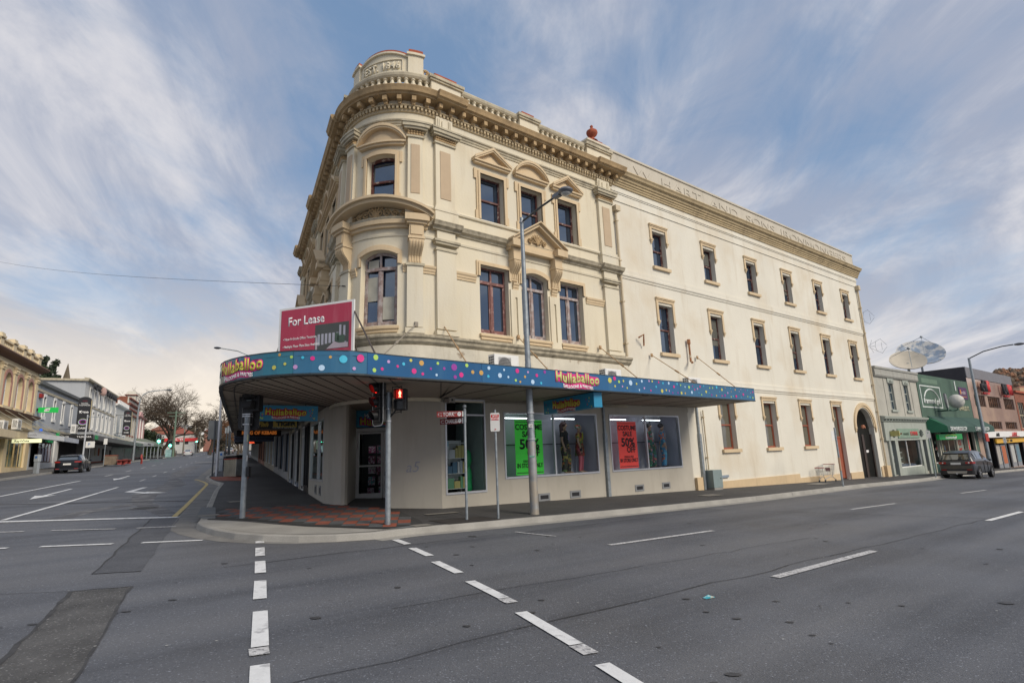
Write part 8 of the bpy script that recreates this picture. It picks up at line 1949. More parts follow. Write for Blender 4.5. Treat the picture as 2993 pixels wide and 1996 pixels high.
    for s in (36, 39, 42, 45, 48.6): m = MB(); m.tube([FW(s, .1, 7.2), FW(s+1.6, 2.9, 5.0)], .018, 5); m.build('stay_rod', mat('rod_pale', (.4, .38, .3)), t)
    # hotel, low wing and tall wing
    GW = mat('hotel_grey', (.40, .42, .44), .85, var=.06, scale=.5, streak=.25, streakcol=(.22, .23, .24), bump=.2); GW2 = mat('hotel_white', (.54, .54, .52), .85, var=.05, scale=.6, streak=.25, streakcol=(.3, .3, .29))
    t = thing('hotel', FW(60, -5, gzo(FW, 60, 0)), 'grey and white painted hotel, low wing and taller wing, with dark window slits', 'hotel')
    lo = [(x-.35, x+.35, 7.35, 9.2, 0) for x in (53.7, 57.2, 60.5, 64.0)]
    block(t, FW, 51.1, 69.2, 10.35, 16, GW, ops=lo+[(51.4, 58.6, 2.6, 5.2, 0)])
    hi = [(x-.42, x+.42, 10.65, 12.25, 0) for x in (72.3, 75, 78, 80.9, 83.6, 86.3)]+[(x-.42, x+.42, 7.6, 9.55, 0) for x in (72.0, 74.9, 77.9, 80.7, 83.4, 86.0)]
    for k, q_ in enumerate(((69.2, 89.2),)): block(t, FW, q_[0], q_[1], 13.1, 16, GW2, ops=hi, side0=GW)
    for w in lo+hi:
        simple_win(t, FW, w[0]+.02, w[1]-.02, w[2], w[3], WHITEP if w in hi else DARK, depth=.12, bars=1); m = MB(FW); m.box(w[0]-.14, w[0], 0, .06, w[2], w[3]); m.box(w[1], w[1]+.14, 0, .06, w[2], w[3]); m.box(w[0]-.05, w[1]+.05, 0, .08, w[3], w[3]+.3); m.box(w[0]-.2, w[1]+.2, 0, .12, w[2]-.3, w[2]); m.build('window_trim', WHITEP, t)
    m = MB(FW); m.prof([(0, 10.1), (.3, 10.2), (.35, 10.45), (-.3, 10.6)], 51.1, 69.4); m.build('gutter', mat('gutter_dark', (.16, .17, .17), .7), t); m = MB(FW); m.prof([(0, 13.0), (.35, 13.05), (.4, 13.25), (-.2, 13.35)], 69.0, 89.3); m.box(68.9, 69.2, -16, .3, 12.9, 13.15); m.build('gutter', GREYC, t)
    for z in (9.55, 6.1): m = MB(FW); m.box(51.1, 69.2, 0, .08, z, z+.22); m.build('band', GREYC, t)
    m = MB(FW); m.box(69.2, 89.2, 0, .06, 10.05, 10.2); m.build('band', GREYC, t)
    for w_, s in (('HOTEL', 73.6), ('TASMANIA', 83.3)): text(w_, 1.05, plane_map(FW(s, .4, 12.25), LD, UP, -NL), 'lettering', mat('letter_charcoal', (1, 1, 1)), t, bold=.03, ext=.12, fontw=1.35 if w_ == 'HOTEL' else 1.5)
    m = MB(); m.ball(FW(77.3, .45, 12.55), .38, .38, .6, 10); m.build('round_emblem', mat('emblem_red', (.45, .30, .27)), t)
    m = MB(FW); m.box(76, 76.5, -2, -1.5, 13, 13.9); m.build('chimney', DARK, t)
    # white shop front with red door frames, black void under the canopy
    simple_win(t, FW, 51.5, 53.7, 2.75, 5.1, DARK, name='shop_door', depth=.5); simple_win(t, FW, 54.0, 58.4, 3.1, 4.95, mat('dark_red_frame', (.10, .02, .015), .6), mull=(55.1, 56.2, 57.3), depth=.15, name='display_window'); m = MB(FW); m.box(53.8, 58.6, -.1, .1, 2.3, 3.05); m.box(58.6, 60.0, -.1, .12, 2.3, 5.4); m.build('white_front', WHITEP, t)
    for k in range(4): m = MB(FW); m.box(54.1+1.1*k, 54.9+1.1*k, .0, .03, 5.0, 5.3); m.build('green_panel', mat('tab_green', (.01, .30, .09), .5), t)
    for k in range(4): m = MB(FW); m.box(54.2+1.08*k, 54.9+1.08*k, -.12, -.10, 3.2, 4.4); m.build('window_strip', mat('pic_pale', (1, 1, 1)), t)
    q = thing('white_awning', FW(50, 1.3, 4.8), 'pale sloping awning fascia between the yellow building and black hotel canopy', 'awning'); m = MB()
    m.loft([[FW(50.0, o, z0)+LD*e for o, z0 in ((.0, 5.22), (2.7, 4.78), (2.7, 5.2), (.0, 5.7))] for e in (0, 5.5)]); m.build('fascia', mat('pale_blue_grey', (.46, .49, .54), .7), q); text('smith', .3, plane_map(FW(49.99, .35, 5.3), -NL, UP, -LD), 'lettering', mat('ink_grey', (.2, .2, .22)), q, ext=.004)
    q = thing('blue_ball_lamp', FW(52, 1.0, 5.95), 'small blue globe lamp above the pale awning', 'lamp'); m = MB(); m.ball(FW(50.6, .75, 5.85), .15, n=10); m.build('globe', mat('blue_globe', (.02, .12, .55), .3, emit=.3), q, smooth=True); m = MB(); m.tube([FW(50.6, .75, 5.6), FW(50.6, .0, 5.5)], .03); m.build('bracket', GALV, q)
    # canopy
    q = thing('hotel_canopy', FW(77, 1.6, 5.5), 'long dark canopy along the hotel, lettered HOTEL TASMANIA on its black end', 'canopy'); m = MB()
    m.loft([[FW(s, .05, z), FW(s, 3.15, z-.02), FW(s, 3.15, z+.5), FW(s, .05, z+.55)] for s, z in ((59.15, 5.35), (97.0, 5.85))]); m.build('canopy_deck', mat('canopy_grey', (.11, .11, .11), .6), q)
    m = MB(); m.obox(FW(59.1, 1.65, 5.62), NL, LD, UP, 1.52, .05, .28); e_ = m.build('black_end', BLACK, q)
    for w_, o in (('HOTEL', .75), ('TASMANIA', 2.4)): text(w_, .26, plane_map(FW(59.04, o, 5.54), -NL, UP, -LD), 'lettering', LWH, e_, bold=.006, ext=.004)
    m = MB(FW); m.box(60.2, 61.6, 3.15, 3.19, 5.4, 5.88); m.build('green_panel', mat('tab_green', (1, 1, 1)), q)
    m = MB(); m.obox(FW(59.02, .1, 5.95), NL, LD, UP, .2, .04, .18); m.build('green_panel', mat('tab_green', (1, 1, 1)), q)
    for s in (72, 80, 84, 88, 92): m = MB(); m.tube([FW(s, .1, 7.3), FW(s, 3.0, 6.2)], .025, 5); m.build('stay_rod', mat('rod_pale', (1, 1, 1)), q)
    m = MB(FW); m.quad(FW(60, .02, 2.4), FW(68, .02, 2.7), FW(68, .02, 5.5), FW(60, .02, 5.5)); m.build('dark_opening', DARK, t); m = MB(FW); m.box(68, 72, 0, .05, 2.6, 5.5); m.build('brown_front', mat('brown_front', (.08, .07, .06), .7, var=.5, scale=3), t)
    for x0, x1, c in ((74.5, 75.8, BLACK), (83.0, 84.2, DARK), (85.4, 86.8, BLACK), (88.2, 89.0, DARK), (78, 78.8, GREYC), (80.2, 81, BRICKR)): m = MB(FW); m.box(x0, x1, 0, .05, gzo(FW, x0, 0)+(.0 if c in (BLACK, DARK) else .9), 5.2); m.build('hotel_door' if c in (BLACK, DARK) else 'framed_menu', c, t)
    m = MB(FW); m.box(70, 89, 0, .1, 2.3, 3.15, 2.3, 3.7); m.build('brick_dado', BRICKR, t)
    def blade(label, s, o, z0, z1, w):
        q = thing('blade_sign', FW(s, o, z0), label, 'sign', 'black blade signs of the hotel'); c = FW(s, o, (z0+z1)/2); h = z1-z0; m = MB()
        pts = [(-w/2, -h/2), (w/2, -h/2), (w/2, h/2-w*.3)]+[(w/2*math.cos(a_), h/2-w*.3+w*.3*math.sin(a_)) for a_ in [math.pi*i/10 for i in range(1, 10)]]+[(-w/2, h/2-w*.3)]
        m.loft([[c+NL*(-x)+UP*y+LD*e for x, y in pts] for e in (-.12, .12)]); m.build('board', mat('blade_black', (.016, .017, .022), .5), q); m = MB(); m.obox(c+NL*(-(w/2+.02)), LD, NL, UP, .13, .02, h/2-w*.3); m.build('cream_edge', mat('cream_edge', (.5, .42, .25)), q)
        f = lambda y: plane_map(c+UP*y-LD*.13, -NL, UP, -LD); k = w/1.1
        text('HOTEL', .20*k, f(h*.29), 'lettering', LWH, q, ext=.005); text('TASMANIA', .20*k, f(h*.24), 'lettering', LWH, q, ext=.005); text('Keno', .36*k, f(h*.03), 'lettering', LWH, q, ext=.005, bold=.02); text('OASIS', .25*k, f(-h*.42), 'lettering', LWH, q, ext=.005, bold=.012)
        m = MB(); mq = f(-h*.22)
        for i in range(6): m.m = i % 6; rr_ = .24+.035*i; m.tube([mq(math.cos(a_)*rr_*k*(1+.1*math.sin(i)), math.sin(a_)*rr_*k*.8, .01) for a_ in [2*math.pi*j/24+i for j in range(25)]], .016*k, 4)
        m.build('ring_logo', [mat('ring_%d' % i, c_, .5, emit=.15) for i, c_ in enumerate([(.5, .05, .2), (.3, .05, .4), (.05, .2, .5), (.05, .4, .45), (.5, .45, .1), (.5, .5, .4)])], q); m = MB(); m.box = m.box; m.obox(mq(0, h*.60, .004), NL, LD, UP, .2*k, .004, .05); m.build('red_monogram', mat('dark_red_mark', (.12, .02, .03)), q)
        for z in (z0+.3, z1-.8): m = MB(); m.tube([FW(s, 0, z), FW(s, o-w/2, z)], .03, 5); m.build('bracket', BLACK, q)
    blade('black arched blade sign on the near wing of the hotel', 60, 1.98, 6.2, 9.95, 1.15); blade('second black arched blade sign farther up, at the tall wing', 90.5, 1.55, 7.45, 11.3, 1.05)
    q = thing('betting_sign', FW(51.7, .9, 7.5), 'bright green projecting sign with white TAB lozenge', 'sign'); m = MB(); m.obox(FW(51.7, .87, 7.78), NL, LD, UP, .74, .12, .235); m.build('sign_box', mat('tab_bright', (.01, .36, .06), .4, emit=.35), q)
    m = MB(); c = FW(51.57, .80, 7.78); m.loft([[c-NL*x+UP*y-LD*e for x, y in ((-.22, -.16), (.16, -.12), (.22, .17), (-.16, .13))] for e in (0, .006)]); lz = m.build('lozenge', LWH, q); text('TAB', .19, plane_map(c-LD*.008-UP*.06, -NL, UP, -LD), 'lettering', mat('ink_grey', (1, 1, 1)), lz, ext=.003, bold=.005); m = MB(); m.obox(FW(51.7, .06, 7.82), NL, LD, UP, .08, .1, .12); m.build('bracket', BLACK, q)
    q = thing('alarm_box', FW(51.9, .1, 9.2), 'small dark red alarm box on the grey hotel wall', 'alarm box'); m = MB(); m.obox(FW(52.1, .12, 9.15), LD, NL, UP, .35, .1, .18); m.build('box', mat('alarm_red', (.3, .02, .02)), q)
    ac_unit(FW(59.5, 1.4, 6.0), LD, -NL, 'white air conditioner with dark side on the hotel canopy end', 1.1, .95, .45)
    # white terrace, ornate banded shop, pink shop, verandah
    def terrace(nm, label, a, b, z1, m_, trim, n, wz, extra=None, side=None):
        t = thing(nm, FW((a+b)/2, -4, gzo(FW, a, 0)), label, 'building'); ops = [(a+(b-a)*(k+.5)/n-.5, a+(b-a)*(k+.5)/n+.5, wz[0], wz[1], 0) for k in range(n)]
        block(t, FW, a, b, z1, 14, m_, ops=ops, side0=side)
        for w in ops: simple_win(t, FW, w[0]+.02, w[1]-.02, w[2], w[3], trim, bars=1); 
        for w in ops: m = MB(FW); m.box(w[0]-.2, w[1]+.2, 0, .1, w[2]-.25, w[2]); m.build('sill', trim, t)
        m = MB(FW); m.prof([(0, z1-.3), (.3, z1-.2), (.4, z1), (-.2, z1+.1)], a, b); m.build('cornice', trim, t)
        m = MB(FW); m.box(a+.3, b-.3, 0, .04, gzo(FW, a, 0)+.3, gzo(FW, a, 0)+2.6, None, None); m.build('shopfront', mat('dim_shopfront', (.16, .17, .17), .5, var=.5, scale=1.5), t); return t
    tt = terrace('white_terrace', 'white two storey terrace with stone quoins between hotel and banded shop', 89.3, 100.6, 12.2, GW2, WHITEP, 3, (7.9, 10.6))
    for k in range(10): m = MB(FW); m.box(89.4, 90.0 if k % 2 else 90.4, 0, .06, 6.6+.5*k, 7.05+.5*k); m.build('quoin', WHITEP, tt)
    for k in range(8): m = MB(FW); m.box(90.8+1.2*k, 91.3+1.2*k, .0, .3, 12.3, 12.9); m.build('parapet_block', WHITEP, tt)
    CRW = mat('cream_render', (.55, .52, .44), .85, streak=.2); RB_ = mat('red_band', (.22, .07, .05), .8)
    tt = terrace('banded_shop', 'cream shop with red bands and small turret above its parapet', 100.7, 111.5, 13.4, CRW, RB_, 4, (8.2, 11.2), side=mat('red_brick', (1, 1, 1)))
    for z in (11.5, 12.4, 13.3, 14.2): m = MB(FW); m.box(100.7, 111.5, 0, .3, z, z+.22); m.build('red_band', RB_, tt)
    m = MB(FW); m.box(100.7, 111.5, -.4, 0, 13.4, 14.2); m.box(105.4, 107.0, -1.2, .3, 14.2, 15.3); m.build('upper_parapet', CRW, tt); m = MB(FW); m.box(105.1, 107.3, -1.4, .5, 15.3, 15.42); m.build('turret_band', RB_, tt); m = MB(FW); m.loft([[FW(s, o, 15.42) for s, o in ((105.3, -1.3), (107.1, -1.3), (107.1, .4), (105.3, .4))], [FW(s, o, 15.9) for s, o in ((105.6, -1.1), (106.8, -1.1), (106.8, .2), (105.6, .2))], [FW(s, o, 16.1) for s, o in ((105.8, -.9), (106.6, -.9), (106.6, .0), (105.8, .0))]]); m.build('turret_cap', CRW, tt)
    m = MB(FW); m.box(100.65, 100.75, -12, -.2, 12, 14.6); m.build('brick_gable', mat('red_brick', (1, 1, 1)), tt)
    PKW = mat('candy_pink', (.55, .32, .30), .85, streak=.2)
    tt = terrace('pink_shop', 'pink rendered shop with small curved pediment', 111.6, 122, 12.2, PKW, mat('deep_pink', (.38, .18, .16)), 3, (8.2, 10.2)); m = MB(FW); ss = [114+.4*i for i in range(13)]; m.strip(ss, [12.2]*13, [12.3+1.0*math.sin(math.pi*i/12) for i in range(13)], -.3, .1); m.build('pediment', PKW, tt)
    for k in range(3): m = MB(FW); m.box(111.8+3.4*k, 112.2+3.4*k, 0, .15, 7.5, 12.2); m.build('pilaster', WHITEP, tt)
    q = thing('verandah', FW(110, 1.6, 6.5), 'white and olive footpath verandah beyond the hotel canopy', 'canopy'); m = MB()
    m.loft([[FW(s, .05, z), FW(s, 3.15, z-.02), FW(s, 3.15, z+.5), FW(s, .05, z+1.1)] for s, z in ((97.4, 6.0), (110.5, 6.45))]); m.build('white_section', mat('verandah_white', (.42, .43, .42)), q); m = MB(); m.loft([[FW(s, .05, z), FW(s, 3.15, z-.02), FW(s, 3.15, z+.4), FW(s, .05, z+1.6)] for s, z in ((110.6, 6.4), (125, 6.9))]); m.build('olive_section', mat('verandah_olive', (.16, .19, .15)), q)
    text('HAIR STUDIO', .4, plane_map(FW(104, 3.17, 6.4), LD, UP, -NL), 'lettering', mat('letter_charcoal', (1, 1, 1)), q, ext=.01, fontw=1.6)
    for s in (98.5, 103, 108, 113, 118, 124): m = MB(); m.tube([FW(s, 3.0, gzo(FW, s, 3)), FW(s, 3.0, 6.3)], .08, 6); m.build('verandah_post', GALV, q)
    # further west frontage beyond park, conifer and spire behind
    sp = thing('church_spire', Vector((-185, 232.5, 10)), 'grey stone church spire rising behind the hotel roof', 'spire'); m = MB(); c = Vector((-185, 232.8, 0)); m.loft([[c+X*x+Y*y+UP*z for x, y in ((-w, -w), (w, -w), (w, w), (-w, w))] for w, z in ((1.7, 8), (1.45, 36), (.9, 41), (.05, 47.3))]); m.build('stone_spire', mat('spire_stone', (.16, .13, .09), .9, var=.25, scale=1), sp)
west_row()

def west_street():
    P = gp(FW(87.3, 3.15)); t = thing('street_lamp', P, 'tall grey lamp with long curved arm in front of the far hotel canopy', 'street lamp', 'street lamps'); A = lambda o, z: FW(87.3, o, z)
    m = MB(); m.tube([P, A(3.2, 8), A(3.3, 11.6)], .17, 12, .11); m.build('pole', GALV, t, smooth=True); m = MB(); m.tube([A(3.3, 11.5), A(3.4, 12.6), A(3.7, 13.3), A(4.4, 13.8), A(5.5, 14.0), A(6.8, 14.12)], .09, 8, .06); m.build('arm', GALV, t); m = MB(); m.ball(A(7.1, 14.12), .42, .42, .12, 10); m.build('lamp_head', mat('lamp_grey', (1, 1, 1)), t, smooth=True)
    P = gp(FW(53.2, 3.6)); t = thing('street_pole', P, 'white leaning pole just beyond the black hatchback', 'pole'); m = MB(); m.tube([P, P+UP*5.1+LD*.2], .09, 10, .06); m.build('shaft', mat('pale_pole', (1, 1, 1)), t, smooth=True); m = MB(); m.tube([P+UP*4.9, P+UP*4.85-NL*1.1+LD*.2], .03, 6); m.build('arm', GALV, t)
    P = gp(FW(54.8, 3.8)); small_sign('parking_sign', 'square pale plate on a grey post behind the black hatchback', P, 2.6, .75, .62, -LD, lambda mp, p: text('P', .4, mp(-.1, -.12), 'lettering', mat('meter_blue', (.03, .13, .4)), p, ext=.003), r=.05)
    P = gp(FW(57.5, 4.6)); small_sign('parking_sign', 'thin dark post with white plate before the hotel doors', P, 2.9, .32, .6, -LD, None, rad=.04)
    def box_bin(P, label): P = gp(P); t = thing('litter_bin', P, label, 'bin', 'footpath litter bins'); m = MB(); m.obox(P+UP*.5, LD, NL, UP, .55, .6, .5); m.build('body', mat('bin_brown', (.18, .14, .10), .6, var=.3, scale=4), t, bevel=.03); m = MB(); m.obox(P+UP*1.02, LD, NL, UP, .58, .63, .04); m.build('lid', mat('bin_rust', (.25, .07, .04)), t)
    box_bin(FW(62.5, 4.4), 'brown steel bin on the hotel footpath')
    RDB = mat('bench_red', (.34, .05, .04), .6)
    for k, s in enumerate((62.6, 66.4)):
        P = gp(FW(s, 5.4)); t = thing('bench', P, 'low red bench on the hotel footpath, '+('the nearer one' if k == 0 else 'the farther one'), 'bench', 'red benches by the hotel'); m = MB(); m.obox(P+UP*.45, LD, NL, UP, 1.6, .25, .035); m.build('seat', RDB, t)
        for d in (-1.2, 1.2): m = MB(); m.obox(P+LD*d+UP*.22, LD, NL, UP, .05, .2, .22); m.build('leg', RDB, t)
    P = gp(FW(64.9, 7.0)); t = thing('bike_hoop', P, 'red hoop on the kerb at the end of the benches', 'bike rack'); m = MB(); m.tube([P+NL*.0+UP*0]+[P+LD*(.35*math.cos(a))*-1+UP*(.65+.35*math.sin(a)) for a in [math.pi*i/8 for i in range(9)]]+[P+LD*.35], .09, 7); m.build('hoop', RDB, t)
    def signal(P, h, label):
        P = gp(P); t = thing('traffic_light', P, label, 'traffic light', 'green traffic lights up the street'); m = MB(); m.tube([P, P+UP*h], .09, 8); m.build('pole', GALV, t); c = P+UP*(h-.2)-LD*.15
        m = MB(); plate(m, c+LD*.1, NL, UP, .75, 1.5, .2, .02); m.build('target_board', mat('board_grey', (.2, .22, .22)), t); m = MB(); plate(m, c+LD*.05, NL, UP, .6, 1.35, .16, .05); m.build('signal_housing', BLACK, t)
        for k, mt in enumerate((LENSD, LENSD, LENSG)): m = MB(); m.ball(c+UP*(.42-.42*k)-LD*.02, .16 if k < 2 else .22, n=10); m.build('lens', mt, t)
    signal(FW(96, 5.4), 3.5, 'nearer green signal on the post at the verandah corner'); signal(FW(121.8, 4.8), 2.9, 'second green signal, beside the painted control cabinet'); signal(FW(215, 4.5), 4.5, 'farthest tiny green signal before the red roofs')
    P = gp(FW(117, 5.0)); t = thing('control_cabinet', P, 'pale turquoise painted cabinet below the second green signal', 'cabinet'); m = MB(); m.obox(P+UP*.75, LD, NL, UP, .45, .5, .75); m.build('box', mat('turquoise_paint', (.25, .42, .42), .6, var=.4, scale=3), t, bevel=.02)
    def power(P, h, label, mt, arms=True):
        P = gp(P); t = thing('power_pole', P, label, 'power pole', 'wooden power poles'); m = MB(); m.tube([P, P+UP*h], .22, 8, .15); m.build('pole', mt, t)
        if arms: m = MB(); m.obox(P+UP*(h-.4), NL, LD, UP, 1.6, .07, .07); m.obox(P+UP*(h-1.1), NL, LD, UP, 1.2, .06, .06); m.build('crossarm', mt, t)
    power(FW(120.5, 5.5), 9.3, 'greenish power pole nearest the park corner', mat('green_wood', (.13, .19, .14), .9, var=.2)); power(FW(158, 4.6), 11, 'grey wooden power pole above the white saloon', mat('grey_wood', (.24, .22, .18), .9, var=.2)); power(FW(200, 4.6), 11, 'distant power pole before the red shop', mat('grey_wood', (1, 1, 1))); power(FW(235, 4.6), 11, 'last power pole at the crest', mat('grey_wood', (1, 1, 1)))
    t = thing('power_line', FW(120.5, 5.5, 13), 'sagging power cables between the wooden poles', 'cable')
    for k in (-1, 0, 1):
        m = MB(); a, b = FW(120.5, 5.5-k*1.2, 13.2), FW(158, 4.6-k*1.2, 15.6); m.tube([a.lerp(b, i/12)-UP*1.8*math.sin(math.pi*i/12) for i in range(13)], .03, 4); m.build('cable', BLACK, t)
    # park fence and hedge
    t = thing('park_fence', FW(150, .2, 6), 'low dark railing fence along the park edge', 'fence'); m = MB()
    for i in range(30):
        s0, s1 = 124+3.0*i, 126.7+3*i; z = gzo(FW, s0, .5); m.tube([FW(s0, .5, z), FW(s0, .5, z+1.0)], .05, 5)
        for h in (.3, .65, .95): m.tube([FW(s0, .5, z+h), FW(s0+3, .5, z+h+.1)], .04, 4)
    m.build('rails', BLACK, t)
    # distant houses at the crest
    rr = random.Random(9)
    hs = [(196, .5, 7, 6, 9, (.24, .07, .05), 'white shop with red CALTEX band at the crest', (.5, .5, .48)), (170, -18, 12, 5, 8, (.20, .075, .06), 'long red roof behind the trees', (.5, .48, .42)), (150, -30, 11, 5, 7, (.22, .08, .06), 'red roofed cottage behind the dark hedge', (.55, .55, .5)), (225, -6, 9, 8, 8, (.25, .1, .07), 'brick block at the crest left of the street', (.30, .12, .08)), (260, -2, 9, 9, 10, (.2, .2, .2), 'pale gabled house at the crest', (.45, .45, .42)), (290, 8, 12, 9, 9, (.25, .08, .06), 'farthest brick house closing the street', (.26, .12, .09)), (300, 20, 14, 8, 9, (.2, .18, .17), 'grey house closing the street view', (.38, .37, .35)), (270, 28, 9, 10, 9, (.26, .12, .09), 'red brick house right of the street end', (.28, .13, .1))]
    for s, o, w, h, d_, rc, lab, wc in hs:
        P = FW(s, o); P.z = gz(P.x, P.y); q = thing('distant_house', P, lab, 'house'); m = MB(); m.obox(P+UP*(h/2), LD, NL, UP, w/2, d_/2, h/2); m.build('walls', mat('wall_%d' % int(sum(wc)*1000), wc), q)
        m = MB(); c = P+UP*h; m.loft([[c+LD*a*w*.55+NL*b*d_*.56 for a, b in ((-1, -1), (1, -1), (1, 1), (-1, 1))], [c+LD*a*w*.3+UP*2.4+NL*b*.1 for a, b in ((-1, -1), (1, -1), (1, 1), (-1, 1))]]); m.build('roof', mat('roof_%d' % int(sum(rc)*1000), rc), q)
        for k in (-1, 0, 1): m = MB(); m.obox(P+UP*(h*.6)+NL*(k*d_*.27)-LD*(w/2+.02), NL, LD, UP, .5, .03, .8); m.build('window', DARK, q)
        if 'CALTEX' in lab: m = MB(); m.obox(P-LD*(w/2+.2)+UP*4.2, NL, LD, UP, d_*.6, .1, .5); f = m.build('red_fascia', mat('sign_red', (1, 0, 0)), q); text('CALTEX', .9, plane_map(P-LD*(w/2+.32)+UP*3.9, -NL, UP, -LD), 'lettering', LWH, f, ext=.02, bold=.02)
    # east side row past the corner building
    cols = [(.33, .33, .33), (.40, .37, .30), (.28, .14, .10), (.42, .42, .40)]; edges = [16.5, 29.5, 44.5, 61, 98]
    for k in range(4):
        a, b = edges[k], edges[k+1]; c = cols[k]; z = gzo(FL, b, 0); t = thing('row_shop', FL((a+b)/2, -4, gzo(FL, a, 0)), ('grey painted shop next up the side street from the corner building', 'cream shop, third up the side street under its own awning', 'brick shop, fourth up the side street', 'long pale shop row farthest up the side street')[k], 'shop building')
        m_ = mat('row_%d' % k, c, .85, streak=.3); n = max(2, int((b-a)/4.2)); ops = [(a+.3+(b-a)/n*i, a-.35+(b-a)/n*(i+1), gzo(FL, a, 0)+.45+(b-a)/n*i*.033, gzo(FL, a, 0)+2.55+(b-a)/n*i*.033, 0) for i in range(n)]
        block(t, FL, a, b, 8.5+z*.6+(k % 2), 12, m_, ops=ops)
        for w in ops: simple_win(t, FL, w[0], w[1], w[2], w[3], WHITEP if k % 2 else DARK, mull=((w[0]+w[1])/2,), name='display_window')
        m = MB(); z0, z1 = gzo(FL, a, 0)+2.75, gzo(FL, b, 0)+2.85; m.loft([[FL(s, 0, q), FL(s, 2.7, q), FL(s, 2.7, q+.45), FL(s, 0, q+.5)] for s, q in ((a+.05, z0), (b-.05, z1))]); m.build('awning', mat('row_awning_%d' % k, (.06, .06, .06) if k % 2 == 0 else (.2, .2, .19)), t)
        if k == 2: m = MB(FL); m.box(a+3, a+8, 1.4, 1.5, z0-.15, z0-.08); m.build('tube_lamp', TUBE, t)
west_street()
# ------------------------------------------------------------------ trees
BARK = mat('winter_bark', (.075, .058, .042), .95, var=.3, scale=2); TWIG = mat('winter_twigs', (.085, .062, .042), .95, var=.2, scale=1)
def bare_tree(P, H, spread, label, seed, group='bare winter trees in the park', depth=6, name='bare_tree', twig=TWIG):
    rr = random.Random(seed); P = gp(P); t = thing(name, P, label, 'tree', group); tr = MB(); br = MB()
    def grow(p, d, L, r, lev):
        n = 3; pts = [p]; q = p; dd = d
        for i in range(n):
            dd = (dd+Vector((rr.gauss(0, .13), rr.gauss(0, .13), rr.gauss(.03, .08)))).normalized(); q = q+dd*(L/n); pts.append(q)
        (tr if lev < 2 else br).tube(pts, r, 6 if lev < 2 else 3, r*.62)
        if lev >= depth: return
        k = 3 if lev < depth-1 else 4
        if lev == 0: k = 5
        for i in range(k):
            f = rr.uniform(.45, 1) if i < k-1 else 1; s = p.lerp(q, f) if f == 1 else pts[min(n, 1+int(f*n))]
            ax = dd.orthogonal(); ax.rotate(__import__('mathutils').Quaternion(dd, rr.uniform(0, 6.28))); a = rr.uniform(.32, .78) if i else rr.uniform(.1, .35)
            nd = (dd*math.cos(a)+ax*math.sin(a)); nd.x *= spread; nd.y *= spread; nd = (nd+Vector((0, 0, .10 if lev < 3 else .0))).normalized()
            grow(s, nd, L*rr.uniform(.66, .84), r*.58, lev+1)
    k = H/3.75; grow(P, Vector((rr.uniform(-.08, .08), 0, 1)), k*.95, .028*H, 0)
    tr.build('trunk', BARK, t, smooth=True); br.build('branches', twig, t)
    return t
bare_tree((-75.0, 126.6, 0), 18, 1.3, 'larger bare tree with fanned branches behind the green signals', 3, depth=7)
bare_tree((-81.5, 121.5, 0), 17, 1.35, 'broad bare tree beside the pink shop', 8, depth=7)
bare_tree((-86, 140, 0), 17, 1.3, 'smaller bare tree between the two large ones', 15)
bare_tree((-77.5, 146, 0), 17.5, 1.25, 'bare tree spreading right over the white saloon', 23)
bare_tree((-92, 178, 0), 17, 1.3, 'distant bare tree above the red shop', 31)
bare_tree(FL(135, 2), 11, 1.1, 'bare tree with russet leaves at the end of the awnings', 37, twig=mat('russet_twigs', (.20, .085, .035), .9))
bare_tree(FL(170, 1), 12, 1.1, 'paler bare tree up the street beyond the awnings', 41)
def leaf_tree(P, H, R, label, seed, cols, name='evergreen_tree', cat='tree', group=None, n=2600, trunk=True, shape=1.0, base=.25, leaf=.26):
    rr = random.Random(seed); P = gp(P); t = thing(name, P, label, cat, group); m = MB()
    if trunk: m.tube([P, P+UP*H*.5, P+UP*H*.9], .05*R+.1, 7, .04); 
    cl = []
    for k in range(34):
        u = rr.uniform(base, 1); w = R*(math.sin(math.pi*min(1, (1-u)*.95+.12))**shape)*rr.uniform(.35, 1); a = rr.uniform(0, 6.28); c = P+Vector((math.cos(a)*w*.8, math.sin(a)*w*.8, H*u-H*.05)); cl.append((c, rr.uniform(.16, .32)*R))
        if trunk: m.tube([P+UP*(H*u*.75), c], .04, 4, .015)
    if trunk: m.build('trunk', BARK, t)
    f = MB()
    for i in range(n):
        c, r = cl[rr.randrange(len(cl))]; d = Vector((rr.gauss(0, 1), rr.gauss(0, 1), rr.gauss(0, .8))).normalized()*r*rr.uniform(.55, 1.12); q = c+d; a = Vector((rr.gauss(0, 1), rr.gauss(0, 1), rr.gauss(0, 1))).normalized(); b = a.orthogonal().normalized(); s = leaf*rr.uniform(.5, 1.3)
        f.m = rr.randrange(len(cols)); f.quad(q+a*s, q+b*s*.5, q-a*s, q-b*s*.5)
    f.build('crown', cols, t); return t
EV = [mat('evergreen_a', (.028, .045, .022), .8), mat('evergreen_b', (.045, .065, .03), .8), mat('evergreen_c', (.018, .03, .017), .8)]
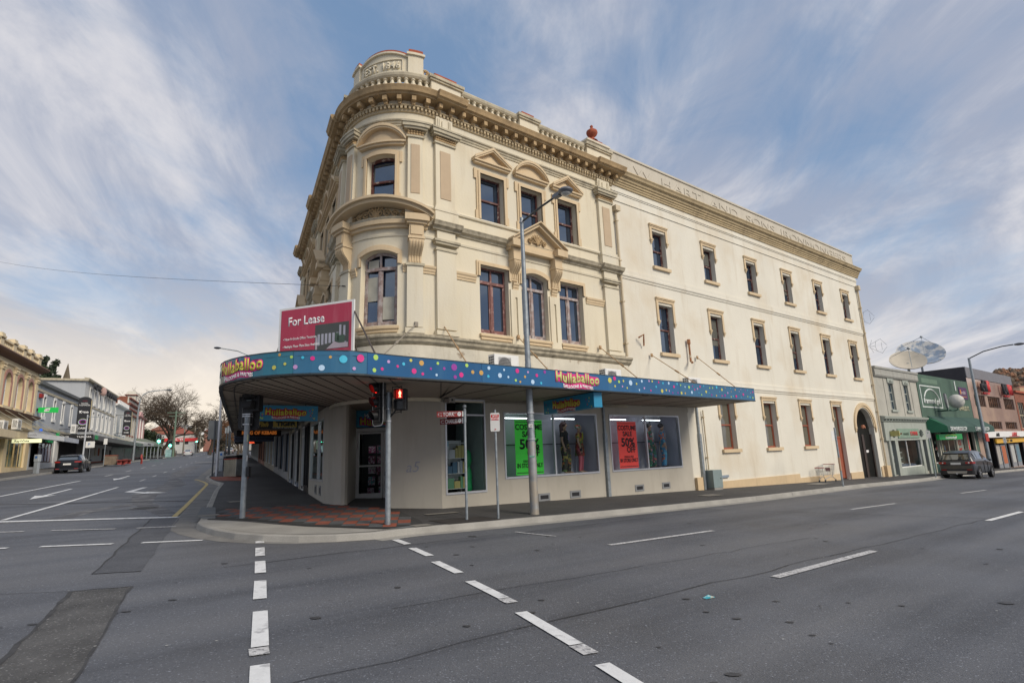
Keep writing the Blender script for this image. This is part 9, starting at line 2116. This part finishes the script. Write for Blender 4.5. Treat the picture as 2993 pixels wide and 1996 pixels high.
HD = [mat('hedge_a', (.03, .05, .018), .8), mat('hedge_b', (.055, .08, .028), .8), mat('hedge_c', (.02, .035, .015), .8)]
SHB = [mat('shrub_a', (.12, .13, .03), .8), mat('shrub_b', (.07, .085, .03), .8), mat('shrub_c', (.16, .15, .05), .8)]
leaf_tree((-66.9, 79.7, 0), 15.4, 1.45, 'dark pine crown showing behind the yellow building parapet', 5, EV, base=.5, n=2600)
leaf_tree((-188, 230, 0), 40, 3.4, 'small tree beside the church spire', 6, EV, base=.7, n=900, leaf=.6)
for k, (s, o, h, r) in enumerate(((138, -3, 5.2, 3.4), (146, -4, 6.0, 3.6), (154, -3, 5.6, 3.4), (163, -3, 6.0, 3.6), (171, -3, 5.0, 3.0))):
    leaf_tree(FW(s, o), h, r, ('dark hedge bush', 'tall dark bush')[k % 2]+(' nearest the verandah', ' left of the green signal', ' behind the green pole', ' above the white saloon', ' farthest along the park')[k], 50+k, HD, 'evergreen_bush', 'bush', 'dark bushes along the park edge', n=1900, base=.05, shape=.6, leaf=.3)
for k, (s, o) in enumerate(((126, -1.5), (131, -2))): leaf_tree(FW(s, o), 2.2, 1.9, 'yellow green shrub behind the park railing, '+('nearer one' if k == 0 else 'farther one'), 70+k, SHB, 'shrub', 'shrub', 'yellow shrubs in the park', n=900, base=.05, trunk=False, shape=.6, leaf=.2)
for k, (x, y, h) in enumerate(((-98, 190, 9), (-104, 205, 11), (-112, 228, 12), (-70, 205, 8), (-92, 255, 12), (-85, 285, 14), (-130, 235, 12))):
    leaf_tree((x, y, 0), h, h*.42, 'grey green tree in the far distance, '+('left of the red shop', 'over the red shop', 'behind the crest houses', 'right of the street end', 'at the crest', 'farthest at the crest', 'above the long red roof')[k], 90+k, [mat('far_a', (.055, .05, .035), .9), mat('far_b', (.085, .065, .04), .9)], 'distant_tree', 'tree', 'far trees at the end of the street', n=1100, base=.1, leaf=.5)
for o in bpy.data.objects:
    if o.parent is None and o.type == 'MESH' and 'kind' not in o and 'label' not in o: o['kind'] = 'structure'
